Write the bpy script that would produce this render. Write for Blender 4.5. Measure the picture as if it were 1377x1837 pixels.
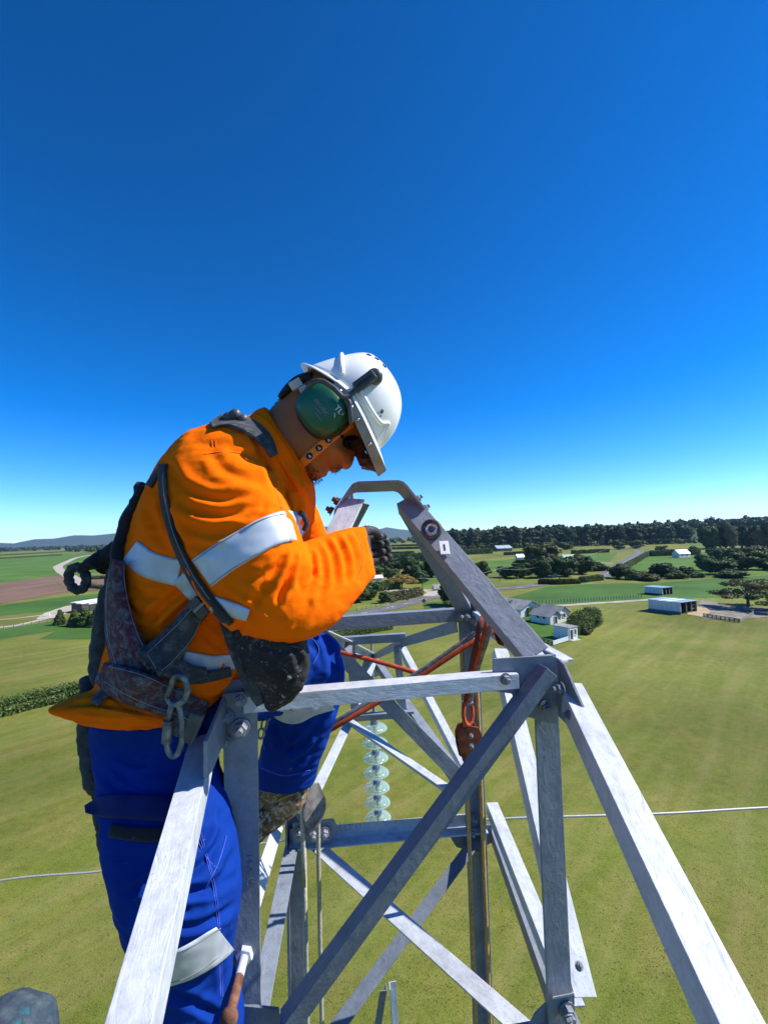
import bpy, bmesh, math, random
import numpy as np
from mathutils import Vector, Matrix, noise as mnoise

for o in list(bpy.data.objects): bpy.data.objects.remove(o)
sc = bpy.context.scene
R = math.radians
rnd = random.Random(11)
nrs = np.random.RandomState(5)

# ------------------------------------------------------------------ camera
IW, IH, FPX = 1377.0, 1837.0, 850.0
CAM_H = 19.2
PITCH, ROLL = R(2.99), R(-1.59)
cam = bpy.data.cameras.new('camera'); camo = bpy.data.objects.new('camera', cam)
sc.collection.objects.link(camo)
cam.sensor_fit = 'HORIZONTAL'; cam.sensor_width = 36.0; cam.lens = 36.0 * FPX / IW
cam.clip_start = 0.02; cam.clip_end = 120000
CM = Matrix.Translation((0, 0, CAM_H)) @ Matrix.Rotation(R(90) + PITCH, 4, 'X') @ Matrix.Rotation(ROLL, 4, 'Z')
camo.matrix_world = CM
sc.camera = camo
# ------------------------------------------------------------------ light
SUN_EL, SUN_AZ = R(46), R(86)          # azimuth clockwise from +Y
w = bpy.data.worlds.new('World'); sc.world = w; w.use_nodes = True
wn = w.node_tree; bg = wn.nodes['Background']
sky = wn.nodes.new('ShaderNodeTexSky'); sky.sky_type = 'NISHITA'; sky.sun_disc = False
sky.sun_elevation = SUN_EL; sky.sun_rotation = SUN_AZ
sky.altitude = 0; sky.air_density = 0.6; sky.dust_density = 0.1; sky.ozone_density = 3.0
hs = wn.nodes.new('ShaderNodeHueSaturation'); hs.inputs['Saturation'].default_value = 1.3
hs.inputs['Hue'].default_value = 0.503
sc1 = wn.nodes.new('ShaderNodeVectorMath'); sc1.operation = 'SCALE'; sc1.inputs['Scale'].default_value = 0.1
gm = wn.nodes.new('ShaderNodeGamma'); gm.inputs[1].default_value = 1.22
sc2 = wn.nodes.new('ShaderNodeVectorMath'); sc2.operation = 'SCALE'; sc2.inputs['Scale'].default_value = 14.6
wn.links.new(sky.outputs[0], sc1.inputs[0]); wn.links.new(sc1.outputs[0], gm.inputs[0]); wn.links.new(gm.outputs[0], sc2.inputs[0])
wn.links.new(sc2.outputs[0], hs.inputs['Color']); wn.links.new(hs.outputs[0], bg.inputs[0])
bg.inputs[1].default_value = 0.125
sun = bpy.data.lights.new('sun', 'SUN'); sun.energy = 5.0; sun.angle = R(0.53); sun.color = (1.0, 0.95, 0.87)
suno = bpy.data.objects.new('sun', sun); sc.collection.objects.link(suno)
SUN_DIR = Vector((math.sin(SUN_AZ) * math.cos(SUN_EL), math.cos(SUN_AZ) * math.cos(SUN_EL), math.sin(SUN_EL)))
suno.rotation_euler = SUN_DIR.to_track_quat('Z', 'Y').to_euler(); suno.location = (30, 5, 60)
sc.view_settings.view_transform = 'Standard'; sc.view_settings.look = 'None'
sc.view_settings.exposure = 0.62; sc.view_settings.gamma = 1.0; sc.view_settings.use_curve_mapping = False
sc.render.engine = 'CYCLES'
sc.cycles.use_denoising = True
sc.cycles.max_bounces = 6; sc.cycles.transparent_max_bounces = 12; sc.cycles.volume_bounces = 0
sc.cycles.caustics_reflective = False; sc.cycles.caustics_refractive = False

# ------------------------------------------------------------------ helpers
def P(px, py, d):
    """photo pixel + metres along the optical axis -> world point"""
    return CM @ Vector(((px - IW / 2) / FPX * d, -(py - IH / 2) / FPX * d, -d))
def G(px, py, z=0.0):
    o = CM.translation; v = P(px, py, 1.0) - o
    k = (z - o.z) / v.z
    return o + v * k
def PXM(d): return d / FPX              # metres per photo pixel at depth d

def link(o): sc.collection.objects.link(o); return o
def tag(o, label=None, cat=None, group=None, kind=None):
    if label: o['label'] = label
    if cat: o['category'] = cat
    if group: o['group'] = group
    if kind: o['kind'] = kind
    return o
def empty(name, loc, label=None, cat=None, group=None):
    o = bpy.data.objects.new(name, None); o.empty_display_size = 0.1
    o.location = loc; link(o); return tag(o, label, cat, group)
def put(name, me, mat, parent=None, mtx=None):
    """link a mesh whose vertices are world coordinates (or local to mtx)"""
    o = bpy.data.objects.new(name, me)
    if mat is not None and len(me.materials) == 0:
        for m in (mat if isinstance(mat, (list, tuple)) else [mat]): me.materials.append(m)
    m = mtx if mtx is not None else Matrix.Identity(4)
    link(o)
    if parent is not None:
        o.parent = parent
        pl = Vector((0, 0, 0)); q = parent
        while q is not None: pl += q.location if q.type == 'EMPTY' else Vector((0, 0, 0)); q = q.parent
        if parent.type == 'MESH':        # sub-part: parent mesh carries -root offset (and maybe a rotation)
            bpy_m = WORLD[parent.name]
            o.matrix_basis = bpy_m.inverted() @ m
        else:
            o.matrix_basis = Matrix.Translation(-pl) @ m
    else:
        o.matrix_basis = m
    WORLD[o.name] = m.copy()
    return o
WORLD = {}
def perp(v, ref):
    r = Vector(ref) - Vector(v) * Vector(ref).dot(v)
    return r.normalized()

class MB:
    def __init__(s): s.v = []; s.f = []; s.sm = []
    def add(s, vs, fs, smooth=False):
        n = len(s.v); s.v += [tuple(v) for v in vs]
        for f in fs: s.f.append(tuple(i + n for i in f)); s.sm.append(smooth)
    def box(s, c, half, ax=None):
        c = Vector(c); ax = ax or (Vector((1, 0, 0)), Vector((0, 1, 0)), Vector((0, 0, 1)))
        vs = [c + ax[0] * (half[0] * i) + ax[1] * (half[1] * j) + ax[2] * (half[2] * k) for i in (-1, 1) for j in (-1, 1) for k in (-1, 1)]
        s.add(vs, [(0, 1, 3, 2), (4, 6, 7, 5), (0, 4, 5, 1), (2, 3, 7, 6), (0, 2, 6, 4), (1, 5, 7, 3)])
    def tube(s, pts, r, n=10, caps=True, flat=None, closed=False, smooth=True):
        """round tube along points; r number or list; flat=(ref,ratio): squash along ref"""
        pts = [Vector(p) for p in pts]; N = len(pts)
        rs = r if isinstance(r, (list, tuple)) else [r] * N
        rings = []; u = None
        for i, p in enumerate(pts):
            if closed: t = (pts[(i + 1) % N] - pts[i - 1]).normalized()
            else: t = (pts[min(i + 1, N - 1)] - pts[max(i - 1, 0)]).normalized()
            if flat is not None:
                v = perp(t, flat[0]); u2 = t.cross(v)
            else:
                if u is None: u = t.orthogonal().normalized()
                u = perp(t, u); u2 = u; v = t.cross(u2)
            k = flat[1] if flat is not None else 1.0
            rings.append([p + (u2 * math.cos(a) + v * (k * math.sin(a))) * rs[i] for a in [2 * math.pi * j / n for j in range(n)]])
        vs = [x for rg in rings for x in rg]; fs = []
        for i in range(N if closed else N - 1):
            a, b = i * n, ((i + 1) % N) * n
            for j in range(n):
                k = (j + 1) % n; fs.append((a + j, a + k, b + k, b + j))
        s.add(vs, fs, smooth)
        if caps and not closed:
            s.add(rings[0], [tuple(range(n))[::-1]]); s.add(rings[-1], [tuple(range(n))])
    def prism(s, poly, ext):
        """planar polygon (3D points) extruded by vector ext"""
        n = len(poly); a = [Vector(p) for p in poly]; b = [p + Vector(ext) for p in a]
        s.add(a + b, [tuple(range(n))[::-1], tuple(range(n, 2 * n))] + [(i, (i + 1) % n, (i + 1) % n + n, i + n) for i in range(n)])
    def lathe(s, c, axis, prof, n=24, smooth=True):
        """prof: list of (radius, height) along axis"""
        c = Vector(c); ax = Vector(axis).normalized(); u = ax.orthogonal().normalized(); v = ax.cross(u)
        vs = []
        for (r, h) in prof:
            for j in range(n):
                a = 2 * math.pi * j / n
                vs.append(c + ax * h + (u * math.cos(a) + v * math.sin(a)) * max(r, 1e-5))
        fs = []
        for i in range(len(prof) - 1):
            for j in range(n):
                k = (j + 1) % n; fs.append((i * n + j, i * n + k, (i + 1) * n + k, (i + 1) * n + j))
        s.add(vs, fs, smooth)
    def mesh(s, name='m'):
        me = bpy.data.meshes.new(name); me.from_pydata(s.v, [], s.f)
        me.polygons.foreach_set('use_smooth', s.sm); me.update()
        bm = bmesh.new(); bm.from_mesh(me); bmesh.ops.recalc_face_normals(bm, faces=bm.faces); bm.to_mesh(me); bm.free()
        return me
    def build(s, name, mat, parent=None, mtx=None, bevel=0.0, seg=2):
        o = put(name, s.mesh(name), mat, parent, mtx)
        if bevel:
            b = o.modifiers.new('bevel', 'BEVEL'); b.width = bevel; b.segments = seg; b.limit_method = 'ANGLE'; b.angle_limit = R(40)
        return o
def np_mesh(name, V, F, smooth=False):
    V = np.asarray(V, dtype=np.float32); F = np.asarray(F, dtype=np.int32)
    me = bpy.data.meshes.new(name); nf, k = F.shape
    me.vertices.add(len(V)); me.vertices.foreach_set('co', V.ravel())
    me.loops.add(nf * k); me.loops.foreach_set('vertex_index', F.ravel())
    me.polygons.add(nf); me.polygons.foreach_set('loop_start', np.arange(0, nf * k, k, dtype=np.int32))
    me.polygons.foreach_set('use_smooth', np.full(nf, smooth)); me.update(calc_edges=True); me.validate()
    return me

# ------------------------------------------------------------------ materials
def newmat(name):
    m = bpy.data.materials.new(name); m.use_nodes = True
    nt = m.node_tree; return m, nt, nt.nodes['Principled BSDF']
def N(nt, t, **kw):
    n = nt.nodes.new(t)
    for k, v in kw.items():
        if k in n.inputs: n.inputs[k].default_value = v
        else: setattr(n, k, v)
    return n
def coords(nt, scale=(1, 1, 1), rot=(0, 0, 0), src='Object'):
    tc = N(nt, 'ShaderNodeTexCoord'); mp = N(nt, 'ShaderNodeMapping')
    mp.inputs['Scale'].default_value = scale; mp.inputs['Rotation'].default_value = rot
    nt.links.new(tc.outputs[src], mp.inputs['Vector']); return mp.outputs['Vector']
def ramp(nt, fac, stops):
    r = N(nt, 'ShaderNodeValToRGB'); e = r.color_ramp.elements
    while len(e) < len(stops): e.new(0.5)
    for i, (p, c) in enumerate(stops):
        e[i].position = p; e[i].color = (c[0], c[1], c[2], 1) if hasattr(c, '__len__') else (c, c, c, 1)
    nt.links.new(fac, r.inputs[0]); return r.outputs[0]
def noise_(nt, vec, scale, detail=4, rough=0.55, dist=0.0):
    n = N(nt, 'ShaderNodeTexNoise'); n.inputs['Scale'].default_value = scale; n.inputs['Detail'].default_value = detail
    n.inputs['Roughness'].default_value = rough; n.inputs['Distortion'].default_value = dist
    nt.links.new(vec, n.inputs['Vector']); return n.outputs['Fac']
def mix(nt, fac, a, b, mode='MIX'):
    m = N(nt, 'ShaderNodeMix'); m.data_type = 'RGBA'; m.blend_type = mode
    for s_, x in (('Factor', fac), ('A', a), ('B', b)):
        i = [q for q in m.inputs if q.name == s_ and (q.type == 'VALUE' if s_ == 'Factor' else q.type == 'RGBA')][0]
        if hasattr(x, 'is_linked'): nt.links.new(x, i)
        elif s_ == 'Factor': i.default_value = x
        else: i.default_value = (x[0], x[1], x[2], 1)
    return [q for q in m.outputs if q.type == 'RGBA'][0]
def bump(nt, b, h, strength=0.3, dist=0.01, prev=None):
    n = N(nt, 'ShaderNodeBump'); n.inputs['Strength'].default_value = strength; n.inputs['Distance'].default_value = dist
    nt.links.new(h, n.inputs['Height'])
    if prev is not None: nt.links.new(prev, n.inputs['Normal'])
    nt.links.new(n.outputs[0], b.inputs['Normal']); return n.outputs[0]
def pmat(name, c1, c2=None, scale=8.0, rough=0.6, bmp=0.0, bscale=None, bdist=0.01, metal=0.0, spec=0.4, stretch=(1, 1, 1), lo=0.4, hi=0.62, detail=5, sheen=0.0):
    m, nt, b = newmat(name)
    b.inputs['Roughness'].default_value = rough; b.inputs['Metallic'].default_value = metal
    b.inputs['Specular IOR Level'].default_value = spec
    if sheen: b.inputs['Sheen Weight'].default_value = sheen
    v = coords(nt, stretch)
    if c2 is None: c2 = tuple(x * 0.8 for x in c1)
    f = noise_(nt, v, scale, detail)
    col = ramp(nt, f, [(lo, c1), (hi, c2)])
    nt.links.new(col, b.inputs['Base Color'])
    if bmp:
        bump(nt, b, noise_(nt, v, bscale or scale * 3, 4), bmp, bdist)
    return m

# ================================================================== SETTING
def yh(px): return 982.0 - 0.0278 * px
def grass_mat(name, cols, straw=None, stripe=0.5, clump=1.0, rotz=R(-42), bmp=0.6, fine=14.0, bare=0.25):
    """cols: (dark, mid, light) blades; mowing streaks along one direction"""
    m, nt, b = newmat(name)
    b.inputs['Roughness'].default_value = 0.85; b.inputs['Specular IOR Level'].default_value = 0.15
    v = coords(nt)
    vr = coords(nt, (1, 1, 1), (0, 0, -rotz)); m2 = N(nt, 'ShaderNodeMapping'); m2.inputs['Scale'].default_value = (0.55, 0.045, 1); nt.links.new(vr, m2.inputs['Vector']); vs = m2.outputs['Vector']
    big = noise_(nt, v, 0.035, 3); st = noise_(nt, vs, 1.0, 5, 0.6, 0.4)
    md = noise_(nt, v, 1.1 * clump, 6, 0.68); fn = noise_(nt, v, fine, 4, 0.7)
    c = ramp(nt, md, [(0.30, cols[0]), (0.5, cols[1]), (0.72, cols[2])])
    c2 = ramp(nt, fn, [(0.28, tuple(x * 0.45 for x in cols[1])), (0.48, cols[1]), (0.75, tuple(min(1, x * 1.5) for x in cols[2]))])
    c = mix(nt, 0.5, c, c2)
    if straw is not None:
        f = ramp(nt, st, [(0.42, 0.0), (0.68, stripe)])
        c = mix(nt, f, c, straw)
        f2 = ramp(nt, md, [(0.58, 0.0), (0.75, bare)]); c = mix(nt, f2, c, straw)
    f3 = ramp(nt, big, [(0.35, 0.75), (0.65, 1.15)])
    c = mix(nt, 1.0, c, f3, 'MULTIPLY')
    pt = noise_(nt, v, .16, 5, .65, .5); c = mix(nt, ramp(nt, pt, [(.38, 0.0), (.62, .8)]), c, mix(nt, 1.0, c, (.72, .93, .62), 'MULTIPLY'))
    if straw is not None:
        fk = noise_(nt, v, 5.5, 3, .75, .3); c = mix(nt, 1.0, c, ramp(nt, fk, [(.30, .62), (.44, 1.0), (.62, 1.06), (.74, 1.3)]), 'MULTIPLY')
    nt.links.new(c, b.inputs['Base Color'])
    bump(nt, b, fn, bmp, 0.08)
    return m
M = {}
M['mown'] = grass_mat('mown_grass', ((0.066, 0.085, 0.012), (0.145, 0.154, 0.024), (0.220, 0.210, 0.046)), (0.265, 0.222, 0.085), 0.50)
M['green'] = grass_mat('green_grass', ((0.055, 0.115, 0.018), (0.085, 0.155, 0.024), (0.12, 0.19, 0.035)), None, clump=0.3, bmp=0.3)
M['lush'] = grass_mat('lush_grass', ((0.04, 0.095, 0.016), (0.06, 0.125, 0.022), (0.085, 0.155, 0.03)), None, clump=0.25, bmp=0.3)
M['pale'] = grass_mat('pale_grass', ((0.11, 0.15, 0.028), (0.155, 0.18, 0.036), (0.20, 0.21, 0.05)), None, clump=0.25, bmp=0.3)
M['dry'] = grass_mat('dry_grass', ((0.16, 0.14, 0.05), (0.22, 0.18, 0.08), (0.30, 0.24, 0.11)), None, clump=0.4, bmp=0.3)
M['soil'] = pmat('ploughed_soil', (0.135, 0.075, 0.045), (0.185, 0.11, 0.07), 0.2, 0.95, 0.4, 2.0, 0.1, stretch=(1, .12, 1))
M['track'] = pmat('gravel_track', (0.42, 0.38, 0.31), (0.30, 0.27, 0.21), 0.3, 0.95, 0.3, 5)
M['asphalt'] = pmat('asphalt', (0.10, 0.10, 0.105), (0.15, 0.145, 0.14), 0.35, 0.9, 0.2, 20)
M['white_paint'] = pmat('road_paint', (0.72, 0.72, 0.70), (0.5, 0.5, 0.48), 3, 0.7)
M['sawdust'] = pmat('pale_litter', (0.42, 0.33, 0.2), (0.30, 0.23, 0.14), 0.6, 0.95, 0.3, 4)
M['yard'] = pmat('trampled_yard', (0.24, 0.22, 0.19), (0.13, 0.115, 0.085), 0.5, 0.95, 0.5, 3)

def sheet(name, pts, z, mat, label=None):
    me = bpy.data.meshes.new(name)
    vs = [tuple(p) for p in pts]; me.from_pydata([(x, y, z) for x, y, *_ in vs], [], [tuple(range(len(vs)))]); me.update()
    bm = bmesh.new(); bm.from_mesh(me); bmesh.ops.triangulate(bm, faces=bm.faces)
    for f in bm.faces:
        if f.normal.z < 0: f.normal_flip()
    bm.to_mesh(me); bm.free()
    o = put(name, me, mat); return tag(o, label, None, None, 'structure')
# ground: one disc out to the horizon
ringr = [0, 15, 40, 90, 180, 350, 700, 1500, 4000, 8000, 11000]
gv = [(0, 0, 0)]; gf = []
for r_ in ringr[1:]:
    for j in range(48): gv.append((r_ * math.cos(j * math.pi / 24), r_ * math.sin(j * math.pi / 24), 0))
for j in range(48): gf.append((0, 1 + j, 1 + (j + 1) % 48))
for i in range(len(ringr) - 2):
    for j in range(48):
        a = 1 + i * 48; k = (j + 1) % 48; gf.append((a + j, a + 48 + j, a + 48 + k, a + k))
me = bpy.data.meshes.new('ground'); me.from_pydata(gv, [], gf); me.update()
tag(put('ground', me, M['mown']), 'wide mown yellow-green paddock under the lattice tower', None, None, 'structure')

def poly(px): return [G(x, y) for x, y in px]
Z0 = 0.012
fields = [
 # right side
 ('field', 'lush', [(760, 1081), (905, 1074), (985, 1052), (1075, 1047), (1160, 1046), (1377, 1032), (1560, 1024), (1560, 1066), (1377, 1072), (1255, 1073), (1160, 1079), (1000, 1084), (905, 1090), (760, 1100)], 'flat bright green paddock behind the two open sheds'),
 ('field', 'green', [(1080, 1034), (1164, 996), (1260, 990), (1560, 978), (1560, 1020), (1377, 1030), (1200, 1040)], 'sloping green paddock beside the road and clipped hedge'),
 ('field', 'green', [(1010, 1008), (1050, 994), (1108, 991), (1090, 1010), (1040, 1022)], 'small bright green paddock inside the road bend'),
 ('field', 'pale', [(1160, 988), (1290, 979), (1600, 968), (1600, 976), (1377, 988), (1180, 994)], 'far pale green paddock in front of the pine forest'),
 ('field', 'green', [(1235, 975), (1292, 963), (1296, 974), (1240, 981)], 'bright green gap between the pine forest and the darker wood'),
 # centre
 ('field', 'lush', [(640, 1003), (700, 1001), (830, 998), (830, 1012), (640, 1016)], 'flat green paddock beyond the dark macrocarpa trees'),
 ('field', 'pale', [(640, 993), (700, 990), (960, 983), (960, 992), (700, 998), (640, 1001)], 'pale paddock between the far shelter hedges'),
 ('field', 'green', [(820, 1010), (990, 1000), (1020, 1012), (930, 1030), (830, 1028)], 'green paddock below the dark blue barn'),
 ('field', 'pale', [(640, 1086), (700, 1066), (790, 1044), (860, 1040), (940, 1040), (960, 1046), (850, 1056), (770, 1060), (735, 1072), (640, 1108)], 'pale verge and lawn around the yellow tree'),
 ('field', 'green', [(740, 1040), (800, 1036), (830, 1058), (770, 1056)], 'green lawn behind the wooden power pole'),
 # left
 ('field', 'green', [(-400, 1045), (-400, 1013), (0, 1000), (95, 994), (240, 989), (240, 1020), (128, 1033), (60, 1040), (0, 1046)], 'broad green paddock above the ploughed field'),
 ('field', 'pale', [(-400, 1011), (-400, 1006), (0, 994), (120, 989), (120, 991), (0, 997)], 'thin pale green paddock near the left skyline'),
 ('field', 'lush', [(-400, 1098), (0, 1086), (130, 1069), (230, 1060), (230, 1074), (125, 1084), (95, 1096), (0, 1105), (-400, 1120)], 'green paddock between the ploughed field and the farm track'),
 ('field', 'lush', [(-300, 1150), (0, 1129), (85, 1116), (225, 1112), (225, 1122), (160, 1147), (70, 1147), (100, 1132), (0, 1147), (-300, 1180)], 'darker green strip around the small cypress trees'),
]
for i, (nm, mt, px, lab) in enumerate(fields): sheet(nm, poly(px), Z0 * (1 + i % 3), M[mt], lab)
# ploughed soil with furrow strips
for j, (px, lab) in enumerate([([(-300, 1102), (-300, 1062), (0, 1047), (88, 1034), (98, 1044), (118, 1064), (60, 1072), (0, 1084)], 'brown ploughed field of furrowed soil on the left'),
          ([(90, 1034), (150, 1031), (240, 1040), (240, 1054), (120, 1064), (103, 1044)], 'paler tilled strip next to the ploughed field')]):
    sheet('ploughed_field', poly(px), 0.05 + 0.012 * j, M['soil'], lab)
# tracks and roads
def ribbon(name, px, wid, z, mat, label):
    pts = [G(x, y) for x, y in px]
    # smooth
    ln = []
    for i in range(len(pts) - 1):
        p0, p1, p2, p3 = pts[max(i - 1, 0)], pts[i], pts[i + 1], pts[min(i + 2, len(pts) - 1)]
        for k in range(6):
            t = k / 6; ln.append(0.5 * ((2 * p1) + (p2 - p0) * t + (2 * p0 - 5 * p1 + 4 * p2 - p3) * t * t + (3 * p1 - p0 - 3 * p2 + p3) * t ** 3))
    ln.append(pts[-1]); vs = []; fs = []
    for i, p in enumerate(ln):
        t = (ln[min(i + 1, len(ln) - 1)] - ln[max(i - 1, 0)]); n = Vector((-t.y, t.x, 0)).normalized()
        wv = wid * (0.92 + 0.16 * rnd.random())if name != 'road' else wid
        vs += [p + n * wv / 2, p - n * wv / 2]
    vs = [(v.x, v.y, z) for v in vs]
    for i in range(len(ln) - 1): fs.append((2 * i, 2 * i + 1, 2 * i + 3, 2 * i + 2))
    me = bpy.data.meshes.new(name); me.from_pydata(vs, [], fs); me.update()
    bm = bmesh.new(); bm.from_mesh(me); bmesh.ops.recalc_face_normals(bm, faces=bm.faces)
    if sum(f.normal.z for f in bm.faces) < 0: bmesh.ops.reverse_faces(bm, faces=bm.faces)
    bm.to_mesh(me); bm.free()
    tag(put(name, me, mat), label, None, None, 'structure'); return ln
rl = ribbon('road', [(560, 1122), (640, 1103), (700, 1090), (748, 1078), (790, 1068), (860, 1059), (920, 1055), (985, 1047), (1050, 1043), (1082, 1033), (1110, 1015), (1136, 999), (1146, 991), (1135, 987), (1112, 987)], 6.5, 0.09, M['asphalt'], 'grey asphalt country road with white dashes bending towards the forest')
ribbon('side_road', [(765, 1070), (776, 1064), (768, 1060), (730, 1058), (690, 1061)], 4.5, 0.095, M['track'], 'pale side road curving round the grass below the yellow tree')
ribbon('driveway', [(1100, 1011), (1060, 1009), (1030, 1008)], 4, 0.10, M['track'], 'pale drive running off the road bend')
ribbon('farm_track', [(860, 1092), (905, 1088), (1000, 1087), (1060, 1083), (1110, 1080), (1172, 1076)], 2.6, 0.07, M['track'], 'pale farm track along the wire fence to the sheds')
ribbon('farm_track', [(-200, 1122), (0, 1112), (60, 1106), (95, 1102), (130, 1093)], 1.6, 0.075, M['track'], 'thin upper farm track leading to the white-roofed barn')
ribbon('farm_track', [(-200, 1138), (0, 1126), (50, 1118), (90, 1108)], 2.0, 0.08, M['track'], 'lower farm track with two wheel ruts on the left')
ribbon('gravel_drive', [(190, 1092), (150, 1085), (105, 1098), (88, 1110)], 6.0, 0.085, M['track'], 'pale gravel yard in front of the white-roofed barn')
ribbon('stream_track', [(170, 995), (140, 1000), (112, 1012), (104, 1018), (112, 1026), (128, 1036), (142, 1052)], 7.0, 0.09, M['track'], 'winding pale sandy track beyond the ploughed field')
# road dashes
mb = MB(); acc = 0
for i in range(len(rl) - 1):
    a, b_ = rl[i], rl[i + 1]; L = (b_ - a).length; t = (b_ - a).normalized(); n = Vector((-t.y, t.x, 0)); s_ = 0
    while s_ < L:
        if (acc + s_) % 9 < 3.2:
            c = a + t * s_; h = t * 0.5; q = n * 0.12
            mb.add([(p.x, p.y, 0.10) for p in (c - h - q, c + h - q, c + h + q, c - h + q)], [(0, 1, 2, 3)])
        s_ += 1.0
    acc += L
tag(mb.build('road_marking', M['white_paint']), 'white centre dashes painted on the asphalt road', None, None, 'structure')
sheet('yard', poly([(1238, 1101), (1258, 1076), (1300, 1084), (1380, 1092), (1380, 1108), (1300, 1112), (1262, 1110)]), 0.06, M['yard'], 'trampled grey yard between the big shed and the spreading tree')
sheet('yard', poly([(1232, 1103), (1238, 1090), (1262, 1088), (1276, 1098), (1258, 1107)]), 0.075, M['sawdust'], 'yellow straw litter spilling from the big open shed')
sheet('yard', poly([(905, 1112), (945, 1100), (1003, 1118), (1044, 1146), (992, 1158), (955, 1146)]), 0.04, M['lush'], 'green garden lawn round the white farmhouse')

# ------------------------------------------------------------------ foliage
def leafmat(name, c1, c2, c3, scale=0.6, rough=0.6):
    m, nt, b = newmat(name)
    b.inputs['Roughness'].default_value = rough; b.inputs['Specular IOR Level'].default_value = 0.25
    oi = N(nt, 'ShaderNodeObjectInfo'); v = coords(nt, (1, 1, 1))
    ad = N(nt, 'ShaderNodeVectorMath'); ad.operation = 'ADD'; nt.links.new(v, ad.inputs[0]); 
    cx = N(nt, 'ShaderNodeCombineXYZ'); mu = N(nt, 'ShaderNodeMath'); mu.operation = 'MULTIPLY'; mu.inputs[1].default_value = 50
    nt.links.new(oi.outputs['Random'], mu.inputs[0]); nt.links.new(mu.outputs[0], cx.inputs[0]); nt.links.new(cx.outputs[0], ad.inputs[1])
    f = noise_(nt, ad.outputs[0], scale, 5, 0.7)
    c = ramp(nt, f, [(0.30, c1), (0.5, c2), (0.7, c3)])
    hv = N(nt, 'ShaderNodeHueSaturation')
    mr = N(nt, 'ShaderNodeMapRange'); mr.inputs['To Min'].default_value = 0.75; mr.inputs['To Max'].default_value = 1.3
    nt.links.new(oi.outputs['Random'], mr.inputs['Value']); nt.links.new(mr.outputs[0], hv.inputs['Value']); nt.links.new(c, hv.inputs['Color'])
    nt.links.new(hv.outputs[0], b.inputs['Base Color'])
    tr = N(nt, 'ShaderNodeBsdfTranslucent'); nt.links.new(hv.outputs[0], tr.inputs[0])
    ms = N(nt, 'ShaderNodeMixShader'); ms.inputs[0].default_value = 0.18
    out = nt.nodes['Material Output']; nt.links.new(b.outputs[0], ms.inputs[1]); nt.links.new(tr.outputs[0], ms.inputs[2]); nt.links.new(ms.outputs[0], out.inputs[0])
    return m
M['dark_leaf'] = leafmat('dark_evergreen_leaves', (0.026, 0.050, 0.014), (0.050, 0.086, 0.022), (0.085, 0.13, 0.036))
M['leaf'] = leafmat('green_leaves', (0.04, 0.072, 0.018), (0.078, 0.120, 0.028), (0.125, 0.17, 0.044))
M['olive_leaf'] = leafmat('olive_leaves', (0.065, 0.075, 0.026), (0.11, 0.112, 0.04), (0.16, 0.15, 0.06))
M['yellow_leaf'] = leafmat('autumn_leaves', (0.26, 0.17, 0.03), (0.40, 0.27, 0.05), (0.50, 0.37, 0.08))
M['pine_leaf'] = leafmat('pine_needles', (0.030, 0.052, 0.020), (0.052, 0.078, 0.028), (0.080, 0.110, 0.042))
M['clip_leaf'] = leafmat('clipped_hedge_leaves', (0.03, 0.055, 0.012), (0.05, 0.085, 0.018), (0.08, 0.12, 0.028), 2.0)
M['pine_bark'] = pmat('dark_pine_bark', (0.045, 0.035, 0.03), (0.075, 0.06, 0.05), 3, 0.9)
M['bark'] = pmat('bark', (0.10, 0.075, 0.055), (0.17, 0.14, 0.11), 3, 0.9, 0.5, 8)

def leaves(lobes, n, size, rs, flat=0.0):
    """leaf-clump quads over the outside of overlapping lobes (centre, radii)"""
    C = np.array([l[0] for l in lobes], float); Rr = np.array([l[1] for l in lobes], float)
    wgt = (Rr[:, 0] * Rr[:, 1] + Rr[:, 0] * Rr[:, 2] + Rr[:, 1] * Rr[:, 2]); wgt /= wgt.sum()
    k = rs.choice(len(lobes), n * 2, p=wgt)
    d = rs.normal(size=(n * 2, 3)); d /= np.linalg.norm(d, axis=1)[:, None]
    rr = 0.80 + 0.26 * rs.rand(n * 2) ** 1.2
    p = C[k] + d * Rr[k] * rr[:, None]
    inside = np.zeros(n * 2, bool)
    for c, r_ in zip(C, Rr): inside |= (((p - c) / (r_ * 0.78)) ** 2).sum(1) < 1
    keep = np.where(~inside)[0][:n]; p, d = p[keep], d[keep]; m_ = len(p)
    nn = d + rs.normal(size=(m_, 3)) * 0.55; nn[:, 2] += flat; nn /= np.linalg.norm(nn, axis=1)[:, None]
    a = np.cross(nn, rs.normal(size=(m_, 3))); a /= np.linalg.norm(a, axis=1)[:, None]; b = np.cross(nn, a)
    s_ = size * (0.6 + 0.8 * rs.rand(m_, 1)); e = 0.55 + 0.5 * rs.rand(m_, 1)
    V = np.stack([p - a * s_, p - b * s_ * e, p + a * s_, p + b * s_ * e], 1).reshape(-1, 3)
    F = np.arange(m_ * 4).reshape(-1, 4)
    return V, F
def lump(c, r_, rs, nu=10, nv=7, amp=0.18):
    c = np.array(c); r_ = np.array(r_); V = []; F = []
    off = rs.rand(3) * 20
    for i in range(nv + 1):
        th = math.pi * i / nv
        for j in range(nu):
            ph = 2 * math.pi * j / nu; d = np.array([math.sin(th) * math.cos(ph), math.sin(th) * math.sin(ph), math.cos(th)])
            k = 1 + amp * mnoise.noise(Vector(d * 1.7 + off)); V.append(c + d * r_ * k)
    for i in range(nv):
        for j in range(nu):
            k = (j + 1) % nu; F.append((i * nu + j, (i + 1) * nu + j, (i + 1) * nu + k, i * nu + k))
    return np.array(V), np.array(F)
def merge(parts):
    V = []; F = []; n = 0
    for v, f in parts: V.append(v); F.append(f + n); n += len(v)
    return np.concatenate(V), np.concatenate(F)
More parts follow.
